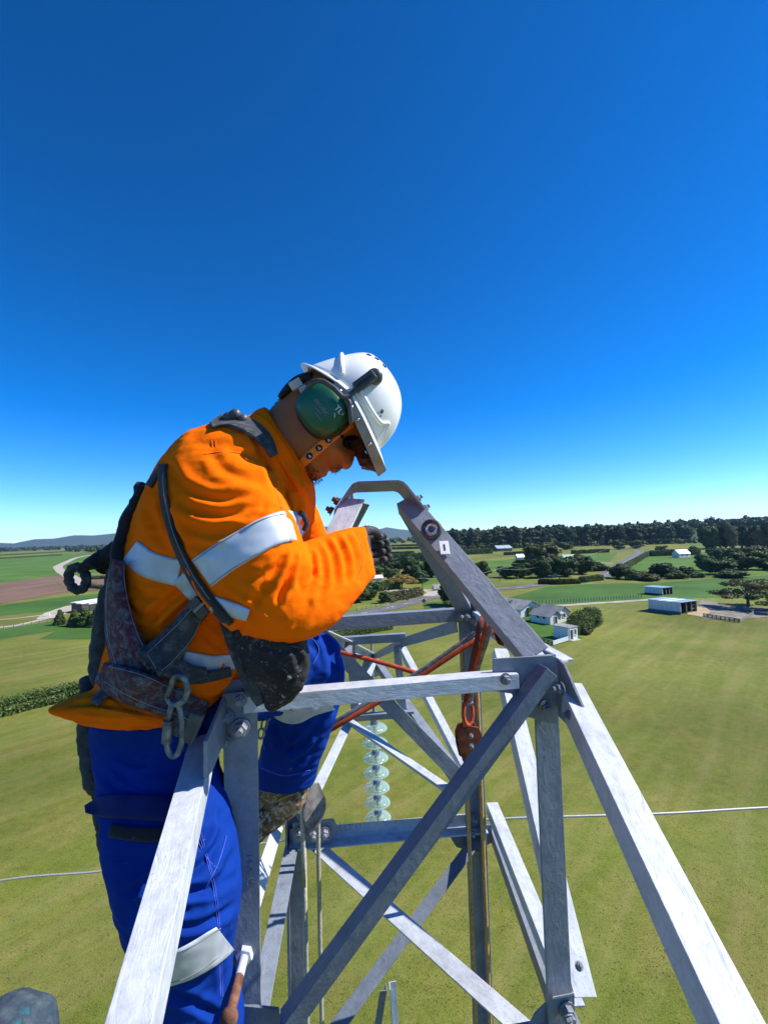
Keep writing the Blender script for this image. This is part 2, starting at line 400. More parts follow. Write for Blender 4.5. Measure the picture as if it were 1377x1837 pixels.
def crown(lobes, n, size, seed, core=0.84, flat=0.0):
    rs = np.random.RandomState(seed)
    ps = [leaves(lobes, n, size, rs, flat)]
    for c, r_ in lobes: ps.append(lump(c, np.array(r_) * core, rs))
    return merge(ps)
def trunk_mesh(h, r, limbs, seed):
    rs = random.Random(seed); mb = MB()
    mb.tube([(0, 0, -0.3), (0.05 * h * rs.uniform(-.3, .3), 0, h * .5), (0, 0.02 * h, h)], [r * 1.25, r * .85, r * .45], 7)
    for q in limbs:
        b = Vector((0, 0, h * rs.uniform(.45, .8))); q = Vector(q)
        mb.tube([b, b.lerp(q, .5) + Vector((0, 0, .04 * h)), q], [r * .45, r * .3, r * .12], 5)
    return mb.mesh('trunk')
def rand_lobes(rs, n, R_, H, z0, top=1.0):
    out = [((0, 0, z0 + (H - z0) * .42), (R_ * .62, R_ * .62, (H - z0) * .42))]
    for _ in range(n * 2):
        a = rs.rand() * 6.283; q = rs.rand() ** .6; z = z0 + (H - z0) * (.2 + .68 * rs.rand())
        k = (1 - abs((z - z0) / (H - z0) - .45) * .9)
        r_ = R_ * (.20 + .20 * rs.rand())
        out.append(((math.cos(a) * q * R_ * .86 * k, math.sin(a) * q * R_ * .86 * k, z), (r_, r_, r_ * .8)))
    return out
VAR = {}
def variants(kind, k):
    if kind in VAR: return VAR[kind]
    res = []
    for i in range(k):
        rs = np.random.RandomState(hash_(kind) + i * 7)
        if kind == 'broad':                   # round bushy evergreen, unit: height 10, radius ~6
            lb = rand_lobes(rs, 9, 5.6, 10, 0.2); cv = crown(lb, 2600, 0.38, i, .86); tr = trunk_mesh(5, .4, [(2, 1, 6), (-2, -1, 6), (0, 2.4, 7)], i)
        elif kind == 'tall':                  # upright crown on a visible trunk
            lb = rand_lobes(rs, 10, 3.6, 10, .5); cv = crown(lb, 2200, 0.34, i + 20, .8); tr = trunk_mesh(6, .3, [(1.5, .6, 6), (-1.6, -.6, 6.5), (0, 1.6, 7)], i)
        elif kind == 'pine':                  # forest pine, bare trunk below
            lb = []
            for q in range(8):
                z = 3.0 + 6.4 * (q + rs.rand()) / 8; a = rs.rand() * 6.28; rr = (1.0 + 1.1 * math.sin(math.pi * min(1, (z - 2.0) / 8.2))) * .8
                lb.append(((math.cos(a) * rr * .6, math.sin(a) * rr * .6, z), (rr, rr, .75)))
            lb.append(((0, 0, 9.3), (.8, .8, .7)))
            cv = crown(lb, 700, 0.30, i + 40, .75); tr = trunk_mesh(9, .16, [(1, .4, 5), (-1, .2, 6)], i)
        elif kind == 'cone':                  # small dense cypress
            lb = [((0.15 * rs.normal(), .15 * rs.normal(), z), (2.6 * (1 - (z / 10.8) ** 1.6) + .3,) * 2 + (1.5,)) for z in np.linspace(1.0, 9.0, 7)]
            cv = crown(lb, 2200, 0.32, i + 60, .82); tr = trunk_mesh(4, .3, [], i)
        elif kind == 'bush':
            lb = rand_lobes(rs, 7, 7.5, 10, -1.0); cv = crown(lb, 2400, 0.55, i + 80, .88); tr = trunk_mesh(3, .35, [(2, 1, 4), (-2, 0, 4)], i)
        elif kind == 'spread':                # open flat-topped spreading tree, limbs showing
            lb = []
            for q in range(15):
                a = q * 2.4 + rs.rand(); rr = 2 + 5.2 * (q / 15) ** .7; z = 8.8 - 4.8 * (q / 15) + rs.normal() * .5
                lb.append(((math.cos(a) * rr, math.sin(a) * rr, z), (1.9 + rs.rand(), 1.9 + rs.rand(), .75)))
            cv = crown(lb, 2600, 0.30, i + 100, .55); tr = trunk_mesh(5, .38, [l[0] for l in lb], i)
        elif kind == 'dome':                  # low yellow domed tree
            lb = []
            for q in range(16):
                a = q * 2.4; rr = 6.6 * math.sqrt((q + .5) / 16); z = 8.2 - 4.2 * (rr / 6.6) ** 2
                lb.append(((math.cos(a) * rr, math.sin(a) * rr, z), (2.0, 2.0, 1.3)))
            cv = crown(lb, 3000, 0.34, i + 120, .5); tr = trunk_mesh(4.5, .4, [l[0] for l in lb[:9]], i)
        res.append((np_mesh('crown', *cv), tr))
    VAR[kind] = res; return res
def hash_(s): return sum(ord(c) * (i + 3) for i, c in enumerate(s)) % 9973
TREECOUNT = {}
def tree(kind, px, py, wpx, hpx, leaf, label, name='tree', group=None, nvar=3, base_h=None):
    """a tree standing at photo pixel (px,py) with apparent width / height wpx, hpx"""
    p = G(px, py); d = (CM.inverted() @ p).z * -1
    W_, H_ = wpx * d / FPX * 1.2, hpx * d / FPX * 1.06
    vs = variants(kind, nvar); i = TREECOUNT.get(kind, 0); TREECOUNT[kind] = i + 1
    cm, tm = vs[i % len(vs)]
    nat = {'broad': 12.6, 'tall': 8.4, 'pine': 4.6, 'cone': 6.2, 'bush': 17.0, 'spread': 16.0, 'dome': 16.5}[kind]
    sx = W_ / nat; sz = H_ / 10.2
    e = empty(name, p, label, 'tree' if name != 'bush' else 'bush', group)
    if group is None: pass
    for nm, me, mt in (('trunk', tm, M['pine_bark'] if kind == 'pine' else M['bark']), ('crown', cm, leaf)):
        o = bpy.data.objects.new(nm, me); link(o); o.parent = e
        if len(me.materials) == 0: me.materials.append(mt)
        if me.materials[0] is not mt and nm == 'crown':
            o.material_slots[0].link = 'OBJECT'; o.material_slots[0].material = mt
        o.scale = (sx, sx, sz); o.rotation_euler = (0, 0, rnd.uniform(0, 6.28))
    return e
def hedge(px, h, wd, leaf, n, label, mat, rough=0.12, name='hedge', top_noise=0.15):
    pts = [G(x, y) for x, y in px]; rs = np.random.RandomState(len(label) * 13 + n)
    seg = [(pts[i], pts[i + 1], (pts[i + 1] - pts[i]).length) for i in range(len(pts) - 1)]; tot = sum(s_[2] for s_ in seg)
    V = []; Nn = []
    per = (2 * h + wd)
    mb = MB()
    for a, b, L in seg:
        t = (b - a) / L; nrm = Vector((-t.y, t.x, 0)); k = int(n * L / tot)
        s_ = rs.rand(k) * L; u = rs.rand(k) * per
        base = np.array(a)[None] + np.array(t)[None] * s_[:, None]
        top = 1 + top_noise * np.array([mnoise.noise(Vector((x * .35, L, 3))) for x in s_])
        side = np.where(u < h, -1.0, np.where(u < h + wd, 0.0, 1.0))
        hh = np.where(u < h, u, np.where(u < h + wd, h, u - h - wd)) * top
        off = np.where(side == 0, (u - h - wd / 2), side * wd / 2)
        bulge = 1 + .12 * np.sin(hh / h * 3.14)
        p = base + np.array(nrm)[None] * (off * bulge)[:, None]; p[:, 2] += hh
        nn = np.array(nrm)[None] * side[:, None]; nn[:, 2] += (side == 0)
        p += nn * (rs.normal(size=(k, 1)) * rough); V.append(p); Nn.append(nn)
        mb.box((a + b) / 2 + Vector((0, 0, h * .46)), (L / 2 + wd * .2, wd * .44, h * .46), (t, nrm, Vector((0, 0, 1))))
    p = np.concatenate(V); nn = np.concatenate(Nn); m_ = len(p)
    nn = nn + rs.normal(size=(m_, 3)) * .6; nn /= np.linalg.norm(nn, axis=1)[:, None]
    a = np.cross(nn, rs.normal(size=(m_, 3))); a /= np.linalg.norm(a, axis=1)[:, None]; b = np.cross(nn, a)
    s_ = leaf * (.6 + .8 * rs.rand(m_, 1))
    V = np.stack([p - a * s_, p - b * s_ * .7, p + a * s_, p + b * s_ * .7], 1).reshape(-1, 3)
    V, F = merge([(V, np.arange(m_ * 4).reshape(-1, 4)), (np.array(mb.v), np.array(mb.f))])
    return tag(put(name, np_mesh(name, V, F), mat), label, 'hedge')

# hedges
hedge([(-60, 1295), (0, 1281), (75, 1262), (150, 1247), (215, 1232)], 1.0, 2.4, .13, 26000, 'thick ragged green hedge crossing the paddock left of the worker', M['leaf'], .28, top_noise=.5)
hedge([(967, 1048), (1000, 1048.5), (1037, 1047)], 1.7, 2.2, .2, 3000, 'long clipped hedge along the road, left of the gate gap', M['clip_leaf'])
hedge([(1043, 1045), (1077, 1041)], 2.0, 2.4, .2, 2200, 'short clipped hedge along the road, right of the gate gap', M['clip_leaf'])
hedge([(1112, 1027), (1138, 1011), (1163, 996)], 2.6, 2.2, .25, 4500, 'square-cut hedge running uphill along the road bend', M['clip_leaf'])
hedge([(1168, 998), (1252, 995)], 4.0, 4, .45, 2600, 'dark hedge screening the far white house', M['dark_leaf'])
hedge([(1268, 992), (1377, 989), (1440, 987)], 2.6, 3, .5, 2600, 'long dark hedge beside the far pale paddock', M['dark_leaf'])
hedge([(1027, 994), (1090, 991)], 3.0, 3.4, .45, 2200, 'rounded dark hedge behind the small green paddock', M['dark_leaf'])
hedge([(815, 996), (880, 993)], 5.0, 5, .5, 2400, 'tall dark shelter hedge right of the white number plate', M['dark_leaf'])
hedge([(905, 996), (960, 994)], 2.6, 3, .4, 1500, 'low dark hedge below the dark blue barn', M['dark_leaf'])
for j, (x0, x1, y, h) in enumerate([(640, 758, 1000.5, 2.6), (690, 742, 994.5, 2.4), (640, 700, 991, 3), (700, 800, 986, 3.2), (640, 690, 984, 3), (690, 752, 981, 3.4)]):
    hedge([(x0, y), (x1, y - .0278 * (x1 - x0))], h, 3.4, .55, 1500, ['lowest shelter hedge right of the glove, bordering the flat green paddock', 'short shelter hedge second from the lowest beside the white post', 'shelter hedge just above the second, close to the glove', 'longer shelter hedge partly behind the steel peak', 'thin high shelter hedge close to the glove', 'topmost thin shelter hedge below the hills'][j], M['dark_leaf'])
for j, (pp, h) in enumerate([([(-200, 1011), (0, 1003), (110, 996.5)], 2.5), ([(-200, 1004), (0, 997), (160, 988), (240, 985)], 3.0), ([(-200, 996), (0, 991), (60, 988)], 4.5)]):
    hedge(pp, h, 3.5, .6, 2000, ['lower thin hedge line across the left green paddock', 'upper long hedge line across the left paddocks', 'dark shelter belt at the far left edge'][j], M['dark_leaf'])
hedge([(690, 1079), (720, 1075), (752, 1068)], 1.7, 3.0, .22, 4200, 'shaggy roadside hedge in front of the yellow tree', M['olive_leaf'], .3, top_noise=.6)
hedge([(664, 1062), (712, 1056)], 2.8, 3.0, .25, 2500, 'green hedge left of the yellow tree', M['leaf'], .3, top_noise=.6)
hedge([(640, 1012), (700, 1009), (765, 1006)], 5.5, 5.5, .45, 3400, 'dark flat-topped belt of trees behind the round macrocarpas', M['dark_leaf'], .4, top_noise=.5)
hedge([(895, 1100), (930, 1101), (952, 1105)], 2.2, 3, .2, 3600, 'dark hedge behind the white farmhouse', M['dark_leaf'], .3, top_noise=.4)
hedge([(1030, 1138), (1050, 1128), (1066, 1119)], 2.7, 2.6, .15, 6000, 'rounded olive garden hedge right of the white hut', M['leaf'], .2, top_noise=.6)
hedge([(600, 1145), (640, 1139), (700, 1128)], 1.2, 1.6, .12, 5000, 'low hedge seen under the back steel beam', M['leaf'], .2, top_noise=.5)
hedge([(150, 1053), (205, 1058), (240, 1062)], 1.5, 2.2, .3, 1500, 'rough brown hedge beside the tilled strip', M['olive_leaf'], .3)
hedge([(160, 1040), (250, 1036)], 1.6, 2.2, .3, 1200, 'hedge on the far side of the tilled strip', M['leaf'], .3)

# individual trees and bushes: kind, px, py(base), width, height, leaf, label
TR = [
 ('broad', 668, 1040, 48, 34, 'dark_leaf', 'round dark tree beside the glove cuff'),
 ('broad', 700, 1034, 46, 36, 'dark_leaf', 'dark round macrocarpa second from the glove'),
 ('broad', 740, 1040, 50, 40, 'dark_leaf', 'large dark macrocarpa directly behind the yellow tree'),
 ('broad', 772, 1036, 44, 34, 'dark_leaf', 'dark macrocarpa touching the steel peak member'),
 ('broad', 706, 1044, 30, 24, 'leaf', 'greener round bush just above the yellow tree'),
 ('dome', 721, 1056, 50, 27, 'yellow_leaf', 'low spreading tree with yellow autumn leaves'),
 ('broad', 662, 1076, 44, 32, 'dark_leaf', 'dark shrubby tree nearest the orange cuff'),
 ('broad', 640, 1080, 46, 26, 'leaf', 'shrub half hidden behind the forearm'),
 ('tall', 690, 1082, 22, 22, 'leaf', 'small upright tree at the left end of the roadside hedge'),
 ('bush', 648, 1062, 40, 18, 'olive_leaf', 'brownish bush left of the yellow tree'),
 ('broad', 806, 1086, 48, 38, 'dark_leaf', 'dark rounded bush standing alone by the road junction'),
 ('bush', 815, 1095, 44, 16, 'leaf', 'light green low bush in front of the dark junction bush'),
 ('bush', 850, 1082, 34, 22, 'olive_leaf', 'brown bush framed between the two peak members'),
 ('broad', 865, 1036, 36, 28, 'dark_leaf', 'dark tree beside the right peak member, near the wires'),
 ('broad', 905, 1036, 32, 20, 'leaf', 'small round tree left of the road, behind the yellow post'),
 ('broad', 932, 1037, 40, 28, 'dark_leaf', 'dark round tree at the left end of the big clump'),
 ('tall', 957, 1026, 46, 48, 'olive_leaf', 'tall brown-green tree in the middle clump, left'),
 ('tall', 985, 1024, 50, 50, 'olive_leaf', 'tallest brown-green tree of the middle clump'),
 ('broad', 972, 1036, 50, 34, 'dark_leaf', 'dark tree in front of the two tall brown-green ones'),
 ('broad', 1012, 1034, 48, 36, 'dark_leaf', 'dark tree right of the concrete power pole'),
 ('broad', 1042, 1030, 46, 34, 'dark_leaf', 'rightmost dark tree of the middle clump'),
 ('bush', 935, 1012, 34, 8, 'dark_leaf', 'low dark bush in the paddock above the clump'),
 ('broad', 1108, 1037, 42, 24, 'dark_leaf', 'dark bush at the foot of the uphill hedge'),
 ('bush', 1140, 1040, 50, 18, 'leaf', 'ragged low scrub right of the road bend bush'),
 ('broad', 1190, 1034, 50, 24, 'dark_leaf', 'dome-shaped dark bush in the middle of the scrub line'),
 ('broad', 1228, 1034, 34, 18, 'dark_leaf', 'smaller dome bush right of the dome-shaped one'),
 ('broad', 1265, 1024, 38, 28, 'dark_leaf', 'dark bush at the left end of the big scrub bank'),
 ('broad', 1292, 1030, 50, 28, 'dark_leaf', 'broad dark bush of the scrub bank, second from its left end'),
 ('broad', 1330, 1022, 52, 32, 'dark_leaf', 'broad dark bush of the scrub bank above the spreading tree'),
 ('broad', 1372, 1022, 56, 32, 'leaf', 'grey-green bush of the scrub bank at the right edge'),
 ('broad', 1420, 1024, 56, 34, 'dark_leaf', 'dark bush of the scrub bank beyond the right edge'),
 ('broad', 1300, 1008, 46, 24, 'dark_leaf', 'dark bush at the upper back of the scrub bank, left part'),
 ('broad', 1345, 1004, 50, 24, 'olive_leaf', 'brownish bush at the upper back of the scrub bank'),
 ('broad', 1376, 1004, 46, 24, 'dark_leaf', 'dark bush at the upper back of the scrub bank by the right edge'),
 ('bush', 1165, 1042, 44, 14, 'olive_leaf', 'brown-green low scrub left of the dome-shaped dark bush'),
 ('bush', 1212, 1038, 40, 14, 'leaf', 'light low scrub between the two dome-shaped bushes'),
 ('bush', 1248, 1036, 34, 10, 'leaf', 'pale low scrub at the foot of the big scrub bank'),
 ('bush', 1310, 1036, 60, 14, 'dark_leaf', 'long low dark scrub along the front of the big bank'),
 ('broad', 948, 1032, 36, 30, 'dark_leaf', 'dark tree filling the gap under the tall brown-green trees'),
 ('broad', 1030, 1020, 44, 24, 'dark_leaf', 'dark tree crown behind the right of the middle clump'),
 ('bush', 1072, 1024, 40, 14, 'leaf', 'pale shrubbery between the middle clump and the road bend'),
 ('bush', 700, 1080, 30, 10, 'olive_leaf', 'brown weeds at the foot of the roadside hedge'),
 ('broad', 756, 1046, 30, 22, 'dark_leaf', 'small dark tree right of the yellow tree'),
 ('spread', 1342, 1089, 92, 50, 'olive_leaf', 'open spreading tree with bare limbs beside the yard'),
 ('spread', 1395, 1098, 80, 38, 'leaf', 'lower spreading tree cut by the right edge'),
 ('broad', 1185, 993, 26, 14, 'dark_leaf', 'dark round tree left of the far white house'),
 ('broad', 1247, 992, 22, 12, 'olive_leaf', 'brown tree right of the far white house'),
 ('broad', 1015, 986, 26, 14, 'leaf', 'pale green round tree at the near edge of the forest'),
 ('broad', 985, 984, 22, 26, 'olive_leaf', 'brown-green tree standing out before the forest'),
 ('broad', 1140, 984, 30, 14, 'leaf', 'light green bush at the forest edge above the road bend'),
 ('broad', 1110, 986, 22, 18, 'dark_leaf', 'dark bushy tree left of the forest-edge light bush'),
 ('broad', 842, 984, 34, 18, 'leaf', 'pale grey-green tree cluster beside the round bracket'),
 ('cone', 107, 1121, 18, 25, 'leaf', 'small cypress standing apart left of the barn trees'),
 ('cone', 134, 1123, 22, 27, 'leaf', 'bushy cypress in front of the dark barn wall'),
 ('cone', 153, 1124, 26, 30, 'leaf', 'broadest cypress in front of the white-roofed barn'),
 ('cone', 172, 1124, 26, 28, 'leaf', 'cypress touching the dark lanyard flap'),
 ('broad', 1055, 1121, 42, 22, 'dark_leaf', 'dark round bush behind the garden hedge'),
 ('tall', 1066, 1126, 22, 24, 'leaf', 'rounded light green shrub at the right end of the garden hedge'),
 ('bush', 1052, 1138, 24, 14, 'olive_leaf', 'rough shrub at the foot of the garden hedge'),
]
for k, px, py, w_, h_, lf, lab in TR:
    tree(k, px, py, w_, h_, M[lf], lab, 'bush' if ('bush' in lab.split()[:6] or 'shrub' in lab or 'scrub' in lab.split()[:4]) else ('cypress_tree' if k == 'cone' else 'tree'))
# second wood on the right, individual tall trees
for j in range(16):
    x = 1268 + j * 12 + rnd.uniform(-3, 3)
    tree('tall' if j % 2 else 'broad', x, 985 - (x - 1268) * .02 + rnd.uniform(-2, 1), rnd.uniform(26, 36), rnd.uniform(34, 46), M[rnd.choice(['olive_leaf', 'dark_leaf', 'leaf'])], 'tall rounded tree of the dark wood beyond the right-hand pale paddock', 'tree', 'trees of the right-hand wood')
# pine forest edge: individual pines in two rows, the wood behind as one mass
for row, (dy, nn_) in enumerate(((0, 74), (-2.6, 66))):
    for j in range(nn_):
        x = 792 + (1240 - 792) * (j + rnd.uniform(-.35, .35)) / nn_
        tree('pine', x, yh(x) + 26.5 + dy + rnd.uniform(-1.0, .8), rnd.uniform(11, 19), rnd.uniform(28, 36), M['pine_leaf'], 'tall dark pine with bare trunk at the edge of the far forest', 'pine_tree', 'pines along the forest edge', 7)
def treemass(name, spots, label, mat, n=70, leaf=1.5):
    rs = np.random.RandomState(len(spots)); ps = []
    for (x, y, z, r_, h) in spots:
        lb = [((x, y, z + h * .55), (r_, r_, h * .45)), ((x + rs.normal() * r_ * .4, y + rs.normal() * r_ * .4, z + h * .8), (r_ * .6, r_ * .6, h * .2))]
        ps.append(leaves(lb, n, leaf, rs))
        ps.append(lump(lb[0][0], np.array(lb[0][1]) * .85, rs, 7, 5))
    tag(put(name, np_mesh(name, *merge(ps)), mat), label, None, None, 'stuff')
sp = []
for _ in range(620):
    x = rnd.uniform(770, 1250); y = yh(x) + rnd.uniform(10, 22); p = G(x, y); sp.append((p.x, p.y, 0, rnd.uniform(3.5, 7.5), rnd.uniform(22, 29)))
treemass('forest', sp, 'dense dark pine forest massed behind the front row', M['pine_leaf'], 60, 1.3)
sp = []
for _ in range(260):
    x = rnd.uniform(785, 1250); y = yh(x) + rnd.uniform(23.5, 27.5); p = G(x, y); r_ = rnd.uniform(2, 4.5); sp.append((p.x, p.y, -.5, r_, rnd.uniform(2.5, 8)))
treemass('undergrowth', sp, 'bushy undergrowth along the foot of the pine forest', M['leaf'], 60, 1.0)
# wooded rise behind the forest
def ridge(name, x0, x1, dist, hts, depth, mat, label, z0=0):
    n = len(hts); vs = []; fs = []
    for k, (f, hm) in enumerate(((0, 0), (.25, .55), (.5, 1), (.8, .6), (1, 0))):
        for i in range(n):
            a = math.atan2((x0 + (x1 - x0) * i / (n - 1) - IW / 2) / FPX, 1.0)
            r_ = dist + depth * (f - .5); vs.append((r_ * math.sin(a), r_ * math.cos(a), z0 + hts[i] * hm - (0.5 if hm == 0 else 0)))
    for k in range(4):
        for i in range(n - 1): fs.append((k * n + i, k * n + i + 1, (k + 1) * n + i + 1, (k + 1) * n + i))
    me = bpy.data.meshes.new(name); me.from_pydata(vs, [], fs); me.update()
    for p in me.polygons: p.use_smooth = True
    return tag(put(name, me, mat), label, None, None, 'structure')
M['far_hill'] = pmat('forested_hillside', (0.030, 0.050, 0.022), (0.05, 0.075, 0.03), .004, .9, .0)
M['mountain'] = pmat('mountain_bush', (0.035, 0.055, 0.03), (0.055, 0.075, 0.045), .0008, .9, 0)
ridge('hill', 760, 1700, 1150, [4, 6, 10, 14, 16, 20, 24, 26, 27, 26, 24, 20, 14, 6], 420, M['far_hill'], 'low wooded rise along the right skyline')
sp = []
for _ in range(560):
    x = rnd.uniform(780, 1500); f = (x - 780) / 600; a = math.atan2((x - IW / 2) / FPX, 1); r_ = rnd.uniform(1020, 1190)
    z = np.interp(x, [760, 830, 1000, 1150, 1300, 1450, 1700], [3, 8, 15, 21, 25, 26, 8]) - (abs(r_ - 1150) * .05)
    h = rnd.uniform(9, 14) if rnd.random() < .88 else rnd.uniform(15, 19)
    sp.append((r_ * math.sin(a), r_ * math.cos(a), z - 1, rnd.uniform(4, 7.5), h))
treemass('wooded_rise', sp, 'scattered trees bristling on the right skyline', M['pine_leaf'], 46, 1.9)
# far left woods and mid woods
sp = []
for _ in range(420):
    x = rnd.uniform(-260, 300); y = yh(x) + rnd.uniform(4.2, 8.5); p = G(x, y); sp.append((p.x, p.y, 0, rnd.uniform(6, 13), rnd.uniform(10, 21)))
treemass('far_wood', sp, 'far dark wood along the left skyline', M['pine_leaf'], 40, 2.6)
sp = []
for _ in range(300):
    x = rnd.uniform(480, 840); y = yh(x) + rnd.uniform(4.5, 13) ** 1.0; p = G(x, y); sp.append((p.x, p.y, 0, rnd.uniform(5, 10), rnd.uniform(6, 15)))
treemass('far_wood', sp, 'far patchwork of trees below the blue hills', M['dark_leaf'], 40, 2.2)
sp = []
for _ in range(60):
    x = rnd.uniform(120, 260); y = yh(x) + rnd.uniform(8, 14); p = G(x, y); sp.append((p.x, p.y, 0, rnd.uniform(5, 10), rnd.uniform(8, 17)))
treemass('far_wood', sp, 'nearer dark copse left of the padded lanyard', M['dark_leaf'], 60, 2.0)
# blue mountains
ridge('mountain', -120, 420, 7000, [x * .36 for x in [0, 60, 150, 210, 170, 290, 300, 400, 380, 440, 470, 500, 480, 420, 200, 0]], 1700, M['mountain'], 'blue hill range on the left skyline')
ridge('mountain', 430, 690, 7600, [x * .36 for x in [0, 300, 600, 640, 640, 600, 520, 430, 360, 330]], 1700, M['mountain'], 'blue mountain shoulder behind the worker')
ridge('mountain', 600, 830, 6600, [x * .36 for x in [300, 280, 270, 290, 420, 330, 270, 200, 150, 100, 60]], 1400, M['mountain'], 'small blue peak seen under the steel cap')

# haze
mh, nt, b = newmat('haze_air'); nt.nodes.remove(b)
pv = N(nt, 'ShaderNodeVolumePrincipled'); pv.inputs['Color'].default_value = (0.36, 0.64, 1.0, 1); pv.inputs['Density'].default_value = 5.5e-5; pv.inputs['Anisotropy'].default_value = 0.2
nt.links.new(pv.outputs[0], nt.nodes['Material Output'].inputs['Volume'])
mb = MB(); mb.box((0, 0, 159.5), (11500, 11500, 160.5)); tag(mb.build('haze', mh), None, None, None, 'stuff')

# tufts of cut grass over the near paddock
rs = np.random.RandomState(8); nt_ = 150000
dist = 19 + 62 * rs.rand(nt_) ** 1.25; ang = (rs.rand(nt_) - .5) * 1.75
px_ = np.sin(ang) * dist; py_ = np.cos(ang) * dist
keep = np.array([mnoise.noise(Vector((a * .55, b * .55, 0))) + .8 * mnoise.noise(Vector((a * 2.1, b * 2.1, 5))) for a, b in zip(px_, py_)]) > rs.rand(nt_) * 1.3 - .55
px_, py_ = px_[keep], py_[keep]; m_ = len(px_)
base = np.stack([px_, py_, -.006 + .02 * rs.rand(m_)], 1)
nn = rs.normal(size=(m_, 3)) * .34; nn[:, 2] = 1.0; nn /= np.linalg.norm(nn, axis=1)[:, None]
a_ = np.cross(nn, rs.normal(size=(m_, 3))); a_ /= np.linalg.norm(a_, axis=1)[:, None]; b_ = np.cross(nn, a_)
s_ = (.02 + .035 * rs.rand(m_, 1)); e_ = .35 + .5 * rs.rand(m_, 1)
Vt = np.stack([base - a_ * s_, base - b_ * s_ * e_, base + a_ * s_, base + b_ * s_ * e_], 1).reshape(-1, 3)
M['tuft'] = leafmat('grass_tufts', (0.085, 0.10, 0.016), (0.14, 0.14, 0.027), (0.22, 0.19, 0.06), 0.5, .9)
gme = np_mesh('grass', Vt, np.arange(m_ * 4).reshape(-1, 4))
tag(put('grass', gme, M['tuft']), 'ragged tufts of cut grass over the paddock', None, None, 'stuff')

# ================================================================== FARM BUILDINGS AND ROADSIDE
M['white_wall'] = pmat('white_weatherboard', (0.74, 0.75, 0.74), (0.62, 0.63, 0.62), 1.2, 0.7, 0.2, 3, stretch=(1, 1, 6))
M['pale_wall'] = pmat('pale_steel_cladding', (0.62, 0.65, 0.66), (0.52, 0.55, 0.56), .8, 0.6, 0.1, 3, stretch=(3, 3, .3))
M['dark_wall'] = pmat('dark_red_brown_cladding', (0.07, 0.05, 0.055), (0.05, 0.04, 0.045), 1, 0.6)
M['green_dado'] = pmat('blue_green_timber_base', (0.13, 0.18, 0.19), (0.09, 0.13, 0.14), 2, 0.8)
M['grey_roof'] = pmat('grey_iron_roof', (0.30, 0.30, 0.29), (0.22, 0.22, 0.215), .6, 0.6)
M['blue_roof'] = pmat('galvanised_roof', (0.36, 0.44, 0.52), (0.30, 0.38, 0.47), .5, 0.45, metal=.3, stretch=(1, .2, 1))
M['white_roof'] = pmat('white_iron_roof', (0.78, 0.80, 0.82), (0.70, 0.73, 0.76), .3, 0.5)
M['glass_dark'] = pmat('dark_window_glass', (0.03, 0.035, 0.04), (0.05, 0.055, 0.06), 1, 0.1, spec=.6)
M['timber'] = pmat('weathered_timber', (0.30, 0.27, 0.22), (0.20, 0.175, 0.14), 4, 0.9, .4, 12)
M['dark_timber'] = pmat('dark_timber', (0.11, 0.085, 0.065), (0.07, 0.055, 0.045), 4, 0.9)
M['concrete_pole'] = pmat('concrete_pole', (0.48, 0.46, 0.42), (0.38, 0.36, 0.33), 5, 0.9)
M['cream'] = pmat('cream_paint', (0.70, 0.64, 0.46), (0.6, 0.54, 0.4), 3, 0.7)
M['green_roof'] = pmat('pale_green_roof', (0.25, 0.36, 0.31), (0.2, 0.3, 0.26), 1, 0.6)

def wire(name, p, q, r, mat, sag=0.0, label=None, cat='cable', seg=12, parent=None, group=None):
    pts = [p.lerp(q, i / seg) - Vector((0, 0, sag * 4 * (i / seg) * (1 - i / seg))) for i in range(seg + 1)]
    mb = MB(); mb.tube(pts, r, 6); o = mb.build(name, mat, parent)
    return tag(o, label, cat if parent is None else None, group)
def dd(p): return -(CM.inverted() @ p).z
def frame_uv(c, l, r_, u=(-.5, .87)):
    c = G(*c); u = Vector((u[0], u[1], 0)).normalized(); v = Vector((u.y, -u.x, 0))
    def reach(dv, px):
        lo, hi = 0.0, 80.0; s0 = px < IW / 2 + FPX * (CM.inverted() @ c).x / dd(c)
        for _ in range(40):
            m_ = (lo + hi) / 2; q = CM.inverted() @ (c + dv * m_); x = IW / 2 + FPX * q.x / -q.z
            if (x > px) == s0: lo = m_
            else: hi = m_
        return lo
    return c, u, v, reach(u, l[0]), reach(v, r_[0])
def opening(e, nm, c, u, n, w_, h_, z, frame_mat, fill_mat, extra=None):
    """recessed window or door with a frame, on the face with outward normal n; c = bottom centre"""
    mb = MB(); t = .09; Z = Vector((0, 0, 1)); o = c + n * .03
    for sx in (-1, 1): mb.box(o + u * (sx * (w_ / 2)) + Z * (z + h_ / 2), (.05, t, h_ / 2 + .05), (u, n, Z))
    for k in (0, 1): mb.box(o + Z * (z + h_ * k), (w_ / 2 - .052, t * .9, .05), (u, n, Z))
    f = mb.build(nm, frame_mat, e)
    mb = MB(); mb.box(o + Z * (z + h_ / 2) - n * .01, (w_ / 2 - .05, .02, h_ / 2 - .05), (u, n, Z)); mb.build('pane' if nm == 'window' else 'panel', fill_mat, f)
